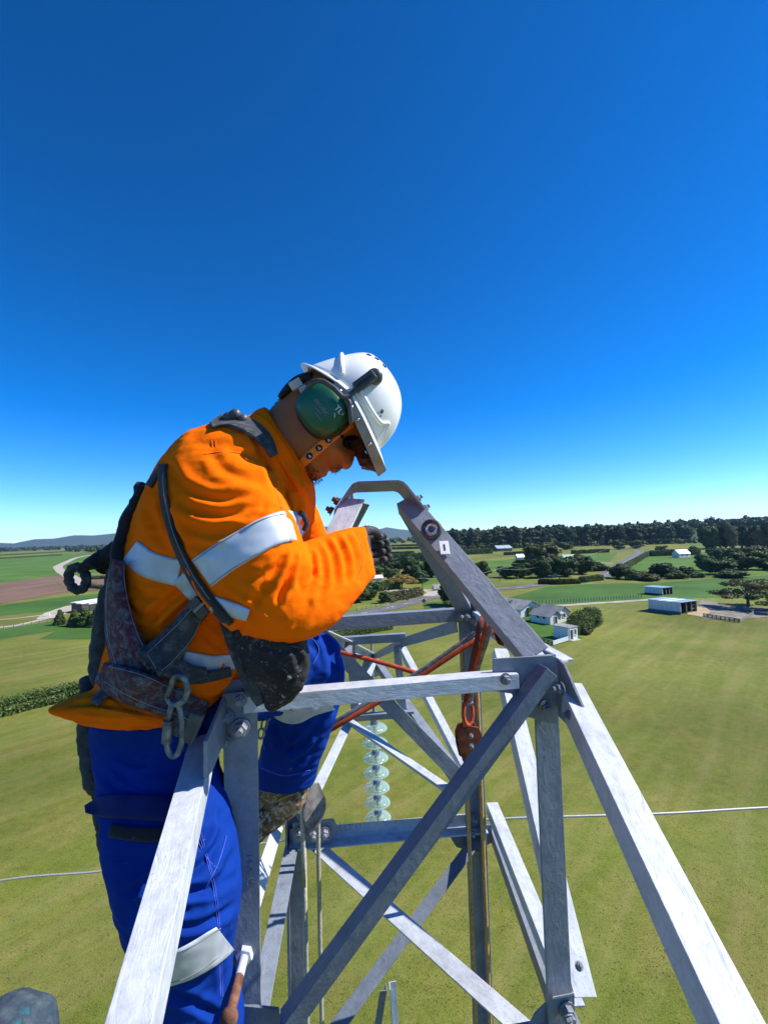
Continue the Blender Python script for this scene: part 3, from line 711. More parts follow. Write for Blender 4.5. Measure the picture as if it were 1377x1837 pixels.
def gable(name, label, c, u, v, L, W, h, rh, wall, roof, over=.35, wins=(), doors=()):
    Z = Vector((0, 0, 1)); e = empty(name, c, label, 'house' if 'house' in name else 'barn')
    mb = MB()
    a, b, d, f = c, c + u * L, c + u * L + v * W, c + v * W
    H = Z * h; R_ = Z * (h + rh)
    vs = [a, b, d, f, a + H, b + H, d + H, f + H, a + v * W / 2 + R_, b + v * W / 2 + R_]
    mb.add(vs, [(0, 1, 5, 4), (2, 3, 7, 6), (3, 0, 4, 8, 7), (1, 2, 6, 9, 5)])
    mb.build('wall', wall, e)
    sl = (v * (W / 2) - Z * rh).normalized()
    for sg in (-1, 1):
        mb = MB(); rg = a + v * W / 2 + R_ + Z * .06
        ea = (v * (sg * (W / 2 + over))) - Z * (rh * (1 + over / (W / 2)))
        p0, p1 = rg - u * over, rg + u * (L + over)
        mb.prism([p0, p1, p1 + ea, p0 + ea], Z * .08); mb.build('roof', roof, e)
    for (face, s_, w_, hh, z, kind) in list(wins) + list(doors):
        if face == 'long': opening(e, kind, a + u * (L * s_), u, -v, w_, hh, z, M['white_wall'], M['glass_dark'])
        else: opening(e, kind, a + v * (W * s_), v, -u, w_, hh, z, M['white_wall'], M['glass_dark'])
    return e

c, u, v, L, W = frame_uv((987, 1121.5), (952, 1110), (1001, 1117)); hh = 14.5 * dd(c) / FPX
gable('farmhouse', 'long low wing of the white farmhouse with two small windows', c, u, v, L, max(W, 3.2), hh, 1.0, M['white_wall'], M['grey_roof'],
      wins=(('long', .3, .9, .7, 1.0, 'window'), ('long', .62, .9, .7, 1.0, 'window')), doors=(('end', .5, .8, 1.6, .05, 'door'),))
c, u, v, L, W = frame_uv((1001, 1117), (966, 1106), (1018, 1112)); hh = 16.5 * dd(c) / FPX
gable('farmhouse', 'taller gabled white farmhouse with grey roof behind the low wing', c, u, v, L, max(W, 3.6), hh, 1.2, M['white_wall'], M['grey_roof'], wins=(('end', .5, .9, .9, .9, 'window'),))
c, u, v, L, W = frame_uv((934, 1108), (846, 1100), (950, 1100)); hh = 15 * dd(c) / FPX
gable('farmhouse', 'grey-roofed house half hidden behind the steel peak member', c, u, v, L, 6.5, hh, 1.5, M['white_wall'], M['grey_roof'], .5, wins=(('long', .2, 1.2, .9, .9, 'window'),))
# flat-roofed white hut
c, u, v, L, W = frame_uv((1019.5, 1149), (993, 1143), (1036, 1142)); hh = 21.5 * dd(c) / FPX
e = empty('hut', c, 'small white flat-roofed hut with a door and a window in its sunny end', 'hut'); Z = Vector((0, 0, 1)); mb = MB()
mb.box(c + u * L / 2 + v * W / 2 + Z * hh / 2, (L / 2, W / 2, hh / 2), (u, v, Z)); mb.build('wall', M['white_wall'], e)
mb = MB(); mb.box(c + u * L / 2 + v * W / 2 + Z * (hh + .06), (L / 2 + .15, W / 2 + .15, .06), (u, v, Z)); mb.build('roof', M['grey_roof'], e)
opening(e, 'door', c + v * W * .3, v, -u, .75, 1.75, .05, M['white_wall'], M['glass_dark']); opening(e, 'window', c + v * W * .72, v, -u, .6, 1.0, .8, M['white_wall'], M['glass_dark'])
mb = MB(); mb.box(c - u * .5 + v * W * .4 + Z * .05, (.5, W * .45, .05), (u, v, Z)); mb.build('step', M['concrete_pole'], e)
# white-roofed barn on the left
c, u, v, L, W = frame_uv((147, 1099.5), (128, 1093), (232, 1104), (-.95, .3)); hh = 15.5 * dd(c) / FPX
Lb = L; e = empty('barn', c, 'dark barn with a large white roof left of the worker', 'barn'); mb = MB()
mb.box(c + u * L / 2 + v * W / 2 + Z * hh / 2, (L / 2, W / 2, hh / 2), (u, v, Z)); mb.build('wall', M['dark_wall'], e)
for k, (f0, f1, zz) in enumerate(((-.03, .47, .0), (.5, 1.03, .25))):
    mb = MB(); mb.box(c + u * L * (f0 + f1) / 2 + v * W / 2 + Z * (hh + .12 + zz), (L * (f1 - f0) / 2, W / 2 + .3, .1), (u, v, Z)); mb.build('roof', M['white_roof'], e)
mb = MB(); mb.box(c + v * W * .3 - u * .06 + Z * hh * .42, (.08, W * .16, hh * .42), (u, v, Z)); mb.build('door', M['glass_dark'], e)
mb = MB(); mb.box(c + v * W * .3 - u * .1 + Z * hh * .9, (.1, W * .18, .12), (u, v, Z)); mb.build('lintel', M['white_wall'], e)

def open_shed(name, label, cpx, lpx, rpx, h1, over, dado):
    c, u, v, L, W = frame_uv(cpx, lpx, rpx); hh = h1 * dd(c) / FPX; hb = hh * .94
    e = empty(name, c, label, 'shed')
    mb = MB(); mb.box(c + u * L / 2 + v * .06 + Z * (hh / 2 + .2), (L / 2, .06, hh / 2 - .2), (u, v, Z)); mb.build('front_wall', M['pale_wall'], e)
    if dado:
        mb = MB(); mb.box(c + u * L / 2 - v * .03 + Z * .3, (L / 2 + .04, .08, .3), (u, v, Z)); mb.build('base_board', M['green_dado'], e)
    mb = MB(); mb.box(c + u * L + v * W / 2 + Z * hb / 2, (.08, W / 2 - .14, hb / 2), (u, v, Z)); mb.build('end_wall', M['dark_timber'], e)
    mb = MB(); mb.box(c + u * L / 2 + v * (W - .06) + Z * hb / 2, (L / 2, .06, hb / 2), (u, v, Z)); mb.build('back_wall', M['dark_timber'], e)
    for k in (0.0, .36, .68, 1.0):
        mb = MB(); mb.box(c + v * (W * k) * .98 + v * .1 + u * .1 + Z * hb / 2, (.09, .09, hb / 2), (u, v, Z)); mb.build('post', M['timber'], e)
    for k in (.25, .55): 
        mb = MB(); mb.box(c + u * .35 + v * W * .85 + Z * (hb * k + .2), (.04, W * .13, .07), (u, v, Z)); mb.build('rail', M['timber'], e)
    n = 9; cw = (L + 2 * over) / n
    for k in range(n):                    # roof sheets, every third one pale and translucent
        p0 = c - u * over + u * (cw * k) - v * over + Z * (hh + .05); q = v * (W + 2 * over) - Z * (hh - hb)
        mb = MB(); mb.prism([p0, p0 + u * cw * .985, p0 + u * cw * .985 + q, p0 + q], Z * (.05 if k % 2 else .065))
        mb.build('roof_sheet', M['white_roof'] if k in (3, 5) and dado else M['blue_roof'], e)
    return e
open_shed('open_shed', 'larger open-sided shed with pale wall, dark base board and blue-grey roof', (1221, 1103), (1163, 1093), (1250, 1089), 21.5, .35, True)
open_shed('open_shed', 'smaller open-sided shed behind the larger one with pale wall and blue-grey roof', (1188.5, 1068.5), (1156, 1066.5), (1206, 1064), 13.5, .3, False)
def far_house(name, label, px, wpx, hpx, wall, roof, ang=0.3):
    p = G(*px); d = dd(p); w_ = wpx * d / FPX; h_ = hpx * d / FPX
    u = Vector((math.cos(ang), math.sin(ang), 0)); v = Vector((-u.y, u.x, 0))
    return gable(name, label, p - u * w_ / 2, u, v, w_, w_ * .55, h_ * .55, h_ * .5, wall, roof, .3, wins=(('long', .3, w_ * .1, h_ * .25, h_ * .2, 'window'), ('long', .7, w_ * .1, h_ * .25, h_ * .2, 'window')))
far_house('far_house', 'far low white house with pale blue roof behind a dark hedge', (1228, 1000), 26, 13, M['white_wall'], M['white_roof'])
far_house('far_barn', 'dark blue barn in the far paddock', (905, 989), 30, 10, M['dark_wall'], M['blue_roof'])
far_house('far_house', 'house with pale green roof among the middle clump of trees', (1028, 1012), 32, 16, M['white_wall'], M['green_roof'])
far_house('far_barn', 'grey-blue shed roof left of the tall brown-green trees', (934, 1004), 14, 9, M['pale_wall'], M['blue_roof'])
far_house('garden_house', 'tiny white roof showing beside the glove cuff', (676, 1042), 22, 9, M['white_wall'], M['white_roof'])
far_house('roadside_house', 'small cream hut with dark doorway beside the road junction', (784, 1060), 11, 10, M['cream'], M['grey_roof'])
far_house('tank_house', 'small white cabin under the concrete power pole', (995, 1035), 8, 7, M['white_wall'], M['white_roof'])
far_house('tank_house', 'low white cabin row just left of the concrete power pole', (976, 1034), 15, 5, M['white_wall'], M['white_roof'])

# fences
def post_fence(label, px, hpx, mat, n, rails=3, rail_mat=None, wires=False, name='rail_fence'):
    pts = [G(*q) for q in px]; e = empty(name, pts[0], label, 'fence')
    tot = sum((pts[i + 1] - pts[i]).length for i in range(len(pts) - 1)); h = hpx * dd(pts[0]) / FPX
    pos = []
    for i in range(n):
        s_ = tot * i / (n - 1)
        for k in range(len(pts) - 1):
            l = (pts[k + 1] - pts[k]).length
            if s_ <= l + 1e-6: pos.append(pts[k].lerp(pts[k + 1], s_ / l)); break
            s_ -= l
    mb = MB(); mb.box((0, 0, h / 2), (.07, .07, h / 2)); pm = mb.mesh('post')
    for p in pos: put('post', pm, mat, e, Matrix.Translation(p) @ Matrix.Rotation(rnd.uniform(-.06, .06), 4, 'X'))
    for j in range(rails):
        z = h * (.25 + .68 * j / max(1, rails - 1))
        for k in range(len(pts) - 1):
            a, b = pts[k], pts[k + 1]; t = (b - a).normalized(); nn = Vector((-t.y, t.x, 0)); mb = MB()
            if wires: mb.tube([a + Z * z, b + Z * z], .012, 4); mb.build('wire', M['concrete_pole'], e)
            else: mb.box((a + b) / 2 + Z * z - nn * .09, ((b - a).length / 2, .025, .07), (t, nn, Z)); mb.build('rail', rail_mat or mat, e)
post_fence('timber rail fence round the yard below the spreading tree', [(1262, 1107), (1325, 1117)], 6.5, M['dark_timber'], 9)  # darker timber colour stands in for shade on this run of the fence
post_fence('sunlit pale timber rail fence at the corner of the yard', [(1326, 1117), (1351, 1103)], 6.5, M['timber'], 5)  # paler timber colour stands in for sunlight on the turned run
post_fence('pale timber rail fence beside the flat-roofed white hut', [(991, 1158.5), (1018, 1150)], 8.5, M['timber'], 4, 4, M['white_wall'])
post_fence('dark timber fence left of the hut, by the steel peak member', [(968, 1151), (990, 1158)], 8, M['dark_timber'], 4, 3)
post_fence('row of wooden fence posts along the farm track', [(905, 1084), (980, 1083), (1060, 1078), (1150, 1072)], 6.5, M['timber'], 46, 3, wires=True, name='wire_fence')
post_fence('wire fence with thin posts along the left farm tracks', [(-30, 1134), (40, 1124), (86, 1116), (160, 1121)], 6, M['timber'], 16, 3, wires=True, name='wire_fence')
post_fence('short pale post fence along the verge below the yellow tree', [(640, 1096), (668, 1090), (700, 1084)], 5, M['timber'], 8, 2, wires=True, name='wire_fence')

def pole(px, py, top, label, mat, arm=True, yaw=0.5, name='power_pole', r=.14):
    p = G(px, py); h = (py - top) * dd(p) / FPX; e = empty(name, p, label, 'pole')
    mb = MB(); mb.tube([p - Z * .3, p + Z * h], [r * 1.2, r * .8], 8); mb.build('post', mat, e)
    if arm:
        u = Vector((math.cos(yaw), math.sin(yaw), 0)); mb = MB(); mb.box(p + Z * (h - .4), (1.1, .07, .07), (u, Vector((-u.y, u.x, 0)), Z)); mb.build('crossarm', mat, e)
        for k in (-.9, -.4, .4, .9):
            mb = MB(); mb.lathe(p + u * k + Z * (h - .33), Z, [(.02, 0), (.06, .05), (.06, .15), (.02, .2)], 6); mb.build('insulator', M['white_wall'], e)
    return p + Z * (h - .3)
t1 = pole(758, 1065, 1036, 'dark wooden power pole with a crossarm behind the steel peak', M['dark_timber'])
t2 = pole(988.5, 1036, 1010, 'pale concrete power pole in front of the middle tree clump', M['concrete_pole'], yaw=1.2)
t3 = pole(1104.5, 998, 978, 'pale concrete power pole standing left of the road bend', M['concrete_pole'], yaw=1.2)
t4 = pole(1157, 992, 976, 'grey power pole right of the road bend, at the hedge top', M['concrete_pole'])
t5 = pole(896, 1043, 1019, 'short wooden pole with a small crossarm left of the road', M['dark_timber'])
t6 = pole(1163, 1000, 984, 'plain post at the upper end of the uphill hedge', M['concrete_pole'], False, r=.2)
t7 = pole(700.5, 989, 976, 'thin white post among the far hedges near the glove', M['white_wall'], False, r=.2)
wmat = pmat('dull_aluminium_wire', (0.5, 0.5, 0.5), (0.4, 0.4, 0.4), 3, .5)
for a, b, lab in ((t5, t2, 'power line between the short wooden pole and the concrete pole'), (t2, t3, 'power line climbing from the middle concrete pole to the road bend'), (t3, t4, 'power line crossing above the road bend'), (t1, t5, 'power line running from the dark pole behind the steel peak'), (t1, G(640, 1066) + Z * 7, 'power line leading left from the dark pole over the yellow tree')):
    for k in (-.4, .4):
        pass
    wire('power_line', a, b, .035, wmat, 1.2, lab)
# yellow marker, road signs
p = G(928, 1047); e = empty('marker_post', p, 'short yellow-topped marker post beside the road', 'post')
mb = MB(); mb.box(p + Z * .55, (.1, .1, .55)); mb.build('post', M['white_wall'], e); mb = MB(); mb.box(p + Z * 1.3, (.14, .12, .2)); mb.build('cap', M['cream'], e)
M['sign_orange'] = pmat('sign_orange', (0.75, 0.16, 0.03), (0.65, 0.13, 0.03), 2, .5)
for (px, py, top, lab) in ((731, 1081, 1070, 'orange roadworks sign on the grass left of the road'), (760, 1086, 1074, 'red-orange roadworks sign on the right edge of the road')):
    p = G(px, py); d = dd(p); h = (py - top) * d / FPX; e = empty('road_sign', p, lab, 'sign')
    n = (Vector((0, 0, 0)) - Vector((p.x, p.y, 0))).normalized(); u = Vector((-n.y, n.x, 0))
    for s_ in (-1, 1): mb = MB(); mb.tube([p + u * (.25 * s_) + n * .2, p + u * (.1 * s_) + Z * h * .6], .03, 6); mb.build('leg', M['dark_timber'], e)
    q = p + Z * h * .68; r_ = h * .36; mb = MB(); mb.prism([q + u * r_ + n * .02, q + Z * r_ + n * .02, q - u * r_ + n * .02, q - Z * r_ + n * .02], n * .03); pl = mb.build('board', M['sign_orange'], e)
    mb = MB(); mb.box(q + n * .06, (.05, .01, r_ * .5), (u, n, Z)); mb.build('symbol', M['glass_dark'], pl)
# white water trough on the track left of the barn
p = G(84, 1105.5); u = Vector((.9, .43, 0)).normalized(); v = Vector((-u.y, u.x, 0)); e = empty('water_trough', p, 'small white trough on the gravel left of the barn', 'trough')
mb = MB()
for sx, sy, hx, hy in ((0, .42, .65, .05), (0, -.42, .65, .05), (.6, 0, .05, .37), (-.6, 0, .05, .37)): mb.box(p + u * sx + v * sy + Z * .45, (hx, hy, .3), (u, v, Z))
mb.build('tub', M['white_wall'], e); mb = MB(); mb.box(p + Z * .5, (.54, .36, .02), (u, v, Z)); mb.build('water', M['glass_dark'], e)
for sx in (-.5, .5): mb = MB(); mb.box(p + u * sx + Z * .075, (.08, .4, .075), (u, v, Z)); mb.build('foot', M['concrete_pole'], e)

# ================================================================== LATTICE TOWER
def steelmat(name, base, chip, streak=(30, 30, 15.0), wear=0.5):
    m, nt, b = newmat(name)
    v = coords(nt, streak); v2 = coords(nt)
    f = noise_(nt, v, 1.0, 6, .65, .6); g = noise_(nt, v2, 9, 5, .6); fine = noise_(nt, v2, 160, 3, .6)
    c = ramp(nt, g, [(.30, tuple(x * .72 for x in base)), (.52, base), (.75, tuple(min(1, x * 1.15) for x in base))])
    mo = noise_(nt, v2, 42, 5, .7, .3); c = mix(nt, 1.0, c, ramp(nt, mo, [(.30, .82), (.5, 1.0), (.68, 1.08)]), 'MULTIPLY')
    cf = ramp(nt, f, [(.655, 0.0), (.69, wear)]); c = mix(nt, cf, c, chip)
    sp = ramp(nt, fine, [(.60, 0.0), (.645, wear)]); gm = ramp(nt, g, [(.5, 0.0), (.62, 1.0)])
    mm = N(nt, 'ShaderNodeMath'); mm.operation = 'MULTIPLY'; nt.links.new(sp, mm.inputs[0]); nt.links.new(gm, mm.inputs[1])
    c = mix(nt, mm.outputs[0], c, tuple(x * .35 for x in base))
    nt.links.new(c, b.inputs['Base Color']); b.inputs['Roughness'].default_value = .5; b.inputs['Specular IOR Level'].default_value = .4
    h = ramp(nt, f, [(.40, 0.0), (.56, .6), (.62, .95), (.66, .5)])
    n1 = bump(nt, b, h, .55, .0016)
    bump(nt, b, fine, .35, .0007, n1)
    return m
M['steel'] = steelmat('grey_painted_steel', (0.22, 0.25, 0.30), (0.16, 0.16, 0.17))  # one tower paint in three tones, sun and shade put into the colour
M['steel_lit_white'] = steelmat('sun_toned_painted_steel', (0.50, 0.535, 0.59), (0.20, 0.20, 0.22), (28, 28, 8), .6)  # same paint lightened to imitate sunlight on the members it strikes
M['steel_shade_dark'] = steelmat('shade_toned_painted_steel', (0.16, 0.19, 0.24), (0.12, 0.12, 0.13))  # same paint darkened to imitate shade on the members turned from the sun
M['bolt'] = pmat('painted_bolt', (0.26, 0.28, 0.32), (0.17, 0.18, 0.21), 40, .5, .3, 120, .001, metal=.2)
M['rust'] = pmat('rusty_steel', (0.10, 0.038, 0.022), (0.22, 0.10, 0.06), 40, .85, .5, 90, .002)

FLt, FRt, BRt = P(400, 1290, 1.07), P(1003, 1300, 1.18), P(850, 1150, 2.14)
XA = (FRt - FLt); XA.z = 0; XA.normalize()
YA = (BRt - FRt); YA.z = 0; YA = (YA - XA * YA.dot(XA)).normalized()
root = empty('lattice_tower', (FLt.x * .5 + FRt.x * .5, 1.65, 0), 'grey-painted steel lattice power tower top with crossarms and a bent-plate peak', 'tower')
def angle(name, p, q, a1, a2, d1, d2, t=.006, mat='steel', parent=None, label=None, bevel=.0012):
    """L-section bar: heel line p-q, flanges along d1 and d2"""
    p, q = Vector(p), Vector(q); z = (q - p).normalized(); x = perp(z, d1); y = z.cross(x); s_ = 1 if y.dot(Vector(d2)) > 0 else -1
    L = (q - p).length; prof = [(0, 0), (a1, 0), (a1, t), (t, t), (t, a2), (0, a2)]
    mb = MB(); n = 6
    vs = [(px_, py_ * s_, 0) for px_, py_ in prof] + [(px_, py_ * s_, L) for px_, py_ in prof]
    mb.add(vs, [(0, 3, 2, 1), (0, 5, 4, 3), (6, 7, 8, 9), (6, 9, 10, 11)] + [(i, (i + 1) % n, (i + 1) % n + n, i + n) for i in range(n)])
    m = Matrix((x, y, z)).transposed().to_4x4(); m.translation = p
    o = mb.build(name, M[mat], parent or root, m, bevel)
    if label: o['label'] = label
    return o
def plate(name, pts, n, t=.008, mat='steel', parent=None):
    mb = MB(); n = Vector(n).normalized(); mb.prism(pts, n * t); return mb.build(name, M[mat], parent or root, None, .001)
_bm = None
def bolt(p, n, r=.014, mat='bolt', parent=None, h=.014, tail=.012):
    """hex head with washer and a stub of thread"""
    global _bm
    if _bm is None:
        mb = MB(); Zl = Vector((0, 0, 1))
        mb.lathe((0, 0, 0), Zl, [(0, 0), (1.35, 0), (1.35, .22), (0, .22)], 14, False)
        mb.lathe((0, 0, .221), Zl, [(0, 0), (1.0, 0), (1.0, .85), (.86, 1.0), (0, 1.0)], 6, False)
        mb.lathe((0, 0, 1.22), Zl, [(.55, 0), (.55, .8), (.45, .9), (0, .9)], 10, False); _bm = mb.mesh('bolt')
    if len(_bm.materials) == 0: _bm.materials.append(M['bolt'])
    q = Vector(n).to_track_quat('Z', 'Y').to_matrix().to_4x4(); m = Matrix.Translation(p) @ q @ Matrix.Rotation(rnd.uniform(0, 1), 4, 'Z') @ Matrix.Scale(r * .82, 4)
    o = put('bolt', _bm, M[mat], parent or root, m); o.material_slots[0].link = 'OBJECT'; o.material_slots[0].material = M[mat]; return o
def down(p, z): return Vector((p.x, p.y, z))
def onv(p, py):   # point of the vertical line through p seen at photo row py
    lo, hi = 5.0, 22.0
    for _ in range(50):
        mid = (lo + hi) / 2; c_ = CM.inverted() @ down(p, mid)
        y = IH / 2 - c_.y / -c_.z * FPX
        if y > py: lo = mid
        else: hi = mid
    return down(p, (lo + hi) / 2)
# four corner legs
zt = P(432, 1238, 1.07).z; zl = 15.4
FL, FR, BR = down(FLt, zt), down(FRt, zt), down(BRt, zt)
BL = P(514, 1520, 2.05); BL = down(BL, zt)
cen = (FL + FR + BR + BL) / 4
legs = [(FL, XA, YA, .075, zt + .02), (FR, -XA, YA, .062, zt + .03), (BR, -XA, -YA, .07, zt + .03), (BL, XA, -YA, .066, zt + .03)]
for b, d1, d2, a, top in legs:
    angle('leg', down(b, top), down(b, zl), a, a, d1, d2, .008, 'steel')
    out = Vector((b.x - cen.x, b.y - cen.y, 0)).normalized() * 2.2; ft = down(b + out, 0)
    angle('leg', down(b, zl - .002), ft, a * 1.2, a * 1.2, d1, d2, .01, 'steel')
    mb = MB(); mb.box(ft + Z * .1, (.3, .3, .15)); mb.build('footing', M['concrete_pole'], root)
# lower bracing (below the frame)
bot = [down(b + Vector((b.x - cen.x, b.y - cen.y, 0)).normalized() * k, z) for z, k in ((13.0, .344), (9.5, .84), (5.5, 1.41), (2.0, 1.91)) for b in (FL, FR, BR, BL)]
prev = [down(b, zl) for b in (FL, FR, BR, BL)]
for lv in range(4):
    cur = bot[lv * 4:lv * 4 + 4]
    for k in range(4):
        n_ = (k + 1) % 4; angle('horizontal', cur[k], cur[n_], .06, .06, -Z, (cen - cur[k]), .006)
        angle('brace', prev[k] + (cur[k] - cen).normalized() * .012, cur[n_] + (cur[k] - cen).normalized() * .012, .055, .055, -Z, (cen - cur[k]), .006)
        angle('brace', prev[n_], cur[k], .055, .055, -Z, (cen - cur[k]), .006)
    prev = cur
F_ = -YA
# top ring
angle('horizontal', P(436, 1251, 1.045), P(930, 1209, 1.150), .036, .05, -Z, YA, .006, 'steel_lit_white')
angle('horizontal', P(520, 1113, 2.02), P(842, 1091, 2.125), .056, .05, -Z, YA, .006)
angle('horizontal', P(985, 1184, 1.20), P(846, 1096, 2.10), .055, .062, -Z, XA, .006, 'steel_lit_white')
angle('horizontal', P(440, 1240, 1.10), P(530, 1108, 2.02), .055, .062, -Z, -XA, .006)
# second level
angle('horizontal', P(520, 1512, 2.03), P(868, 1481, 2.11), .058, .062, Z, F_, .006, 'steel_lit_white')
angle('horizontal', P(880, 1490, 2.10), P(1022, 1890, 1.20), .055, .055, -Z, XA, .006)
zfl = P(1010, 1850, 1.15).z
angle('horizontal', down(FL, zfl) + F_ * .012, down(FR, zfl) + F_ * .012, .06, .06, -Z, YA, .006)
angle('horizontal', down(FL, zfl) + XA * .002, down(BL, P(520, 1512, 2.03).z), .055, .055, -Z, XA, .006)
# front face diagonal and its mirror on the other faces
angle('brace', P(981, 1198, 1.125), P(500, 1852, .985), .034, .050, XA - Z * .6, YA, .006, 'steel_shade_dark')
angle('brace', P(526, 1108, 2.06), P(838, 1428, 2.12), .062, .045, XA * .7 + Z, YA, .006)
angle('brace', P(577, 1510, 2.02), P(968, 1846, 1.22), .055, .05, XA * .5 - YA, -Z, .006, 'steel_lit_white')
angle('brace', P(848, 1496, 2.09), P(572, 1862, 1.56), .045, .05, -XA * .3 - Z, -YA, .006, 'steel_shade_dark')
angle('brace', P(886, 1163, 2.06), P(1030, 1790, 1.225), .06, .06, XA, -Z, .006, 'steel_lit_white')
angle('brace', P(872, 1440, 2.09), P(1016, 1806, 1.26), .05, .05, XA, -Z, .006, 'steel_lit_white')
angle('brace', P(510, 1478, 2.0), P(455, 1670, 1.25), .06, .05, -XA * .3 - YA, -XA, .006, 'steel_lit_white')
# peak
ap = P(675, 905, 1.62)
angle('peak_member', P(711, 903, 1.585), P(944, 1186, 1.185), .068, .055, XA + Z * .4, YA, .007)
angle('peak_member', P(748, 912, 1.665), P(848, 1098, 2.115), .066, .05, -XA, YA, .007, 'steel_shade_dark')
angle('peak_member', P(615, 893, 1.565), P(436, 1236, 1.075), .075, .05, XA + Z * .3, YA, .007, 'steel_lit_white')
angle('peak_member', P(634, 898, 1.66), P(528, 1108, 2.04), .062, .05, XA, YA, .007)
# bent cap plate
pth = [(602, 924), (616, 903), (628, 885.5), (633, 879), (640, 876), (710, 873.5), (717, 875.5), (723, 881), (738, 900), (754, 921)]
mb = MB(); wv = YA * .05 - Z * .010
ctr = [P(x, y, 1.585) for x, y in pth]; th = .008; vs = []; fs = []
for i, p in enumerate(ctr):
    t = (ctr[min(i + 1, 9)] - ctr[max(i - 1, 0)]).normalized(); nn = YA.cross(t).normalized()
    if nn.z < 0: nn = -nn
    vs += [p - wv, p + wv, p + wv + nn * th, p - wv + nn * th]
for i in range(9):
    a, b = 4 * i, 4 * i + 4
    for k in range(4): fs.append((a + k, a + (k + 1) % 4, b + (k + 1) % 4, b + k))
fs += [(0, 1, 2, 3), (36, 39, 38, 37)]; mb.add(vs, fs); mb.build('cap_plate', M['steel'], root, None, .001)
for (x, y, s_) in ((611, 903, -1), (600, 920, -1), (740, 900, 1), (753, 917, 1)):
    for yy in (-.022, .024): bolt(P(x, y, 1.585) + YA * yy + (XA * s_ * .8 + Z * .5) * .008, XA * s_ * .8 + Z * .5, .0145, 'rust' if s_ < 0 else 'bolt', h=.02)
# gussets at the front right corner
plate('gusset_plate', [P(884, 1182, 1.17), P(990, 1176, 1.165), P(1003, 1182, 1.165), P(1001, 1300, 1.165), P(978, 1296, 1.165), P(938, 1284, 1.165), P(918, 1245, 1.165), P(884, 1240, 1.17)], YA, .006)
plate('gusset_plate', [P(978, 1160, 1.27), P(1019, 1183, 1.19), P(1000, 1187, 1.17), P(940, 1188, 1.175), P(940, 1165, 1.27)], -Z, .007, 'steel_lit_white')
plate('gusset_plate', [P(1000, 1182, 1.16), P(1010, 1192, 1.14), P(1044, 1270, 1.08), P(1042, 1326, 1.08), P(1000, 1284, 1.15)], XA, .007, 'steel_shade_dark')
for (x, y, d, r_) in ((975, 1214, 1.155, .017), (943, 1255, 1.155, .013), (977, 1268, 1.155, .013), (906, 1218, 1.14, .013), (965, 1240, 1.155, .011)): bolt(P(x, y, d), F_, r_)
for (x, y, d) in ((1008, 1236, 1.11), (1028, 1282, 1.09)): bolt(P(x, y, d), -XA, .014, 'steel_shade_dark')
for (x, y, d) in ((838, 1108, 2.07), (836, 1136, 2.07), (848, 1112, 2.05), (848, 1140, 2.05), (846, 1494, 2.05), (806, 1468, 2.07), (850, 1468, 2.07), (852, 1523, 2.07), (826, 1108, 2.09)): bolt(P(x, y, d), F_, .016)
# gussets at the front left corner
plate('gusset_plate', [P(398, 1246, 1.05), P(462, 1240, 1.05), P(460, 1302, 1.05), P(448, 1318, 1.05), P(400, 1340, 1.05)], YA, .007, 'steel')
plate('gusset_plate', [P(404, 1252, 1.045), P(372, 1330, .93), P(372, 1396, .93), P(383, 1380, .96), P(408, 1316, 1.045)], -XA, .008, 'steel')
for (x, y, r_) in ((430, 1255, .015), (432, 1306, .019), (408, 1286, .014), (404, 1330, .014)): bolt(P(x, y, 1.045), F_ + (XA * -.4 if x < 410 else XA * 0), r_)
# second-level gussets
plate('gusset_plate', [P(524, 1478, 2.0), P(598, 1470, 2.0), P(608, 1490, 2.0), P(590, 1512, 2.0), P(540, 1520, 2.0), P(526, 1530, 2.0)], YA, .008)
for (x, y) in ((537, 1496), (562, 1497), (582, 1494)): bolt(P(x, y, 1.985), F_, .022)
plate('gusset_plate', [P(800, 1490, 2.085), P(882, 1480, 2.085), P(882, 1512, 2.085), P(850, 1530, 2.085), P(818, 1520, 2.085)], YA, .008, 'steel_shade_dark')
plate('gusset_plate', [P(992, 1790, 1.15), P(1030, 1784, 1.15), P(1032, 1860, 1.15), P(940, 1862, 1.15), P(960, 1822, 1.15)], YA, .007)
plate('gusset_plate', [P(991, 1788, 1.15), P(1029, 1781, 1.15), P(1030, 1782, 1.10), P(990, 1790, 1.10)], -Z, .005, 'steel_lit_white')
bolt(P(1016, 1812, 1.14), F_, .018); bolt(P(1018, 1826, 1.12), F_ - Z * .4, .012)
plate('gusset_plate', [P(432, 1805, 1.04), P(500, 1812, 1.04), P(520, 1880, 1.04), P(424, 1880, 1.04)], YA, .007, 'steel_shade_dark')
bolt(P(1038, 1734, 1.235), F_ + Z, .010)
# near crossarm chords, coming towards the camera
def ext(p, q, k): return p + (q - p) * k
a0, a1 = P(382, 1330, 1.06), P(272, 1837, .53); angle('crossarm_chord', ext(a0, a1, -.06), ext(a0, a1, 1.85), .052, .055, -XA, -Z, .007, 'steel_lit_white')
b0, b1 = P(1006, 1232, 1.15), P(1290, 1837, .56); angle('crossarm_chord', ext(b0, b1, -.03), ext(b0, b1, 1.85), .056, .055, XA, -Z, .007, 'steel_lit_white')
# outer part of the near crossarm, behind the camera
e0, e1 = ext(a0, a1, 1.84), ext(b0, b1, 1.84); angle('horizontal', e0, e1, .05, .05, -Z, -YA)
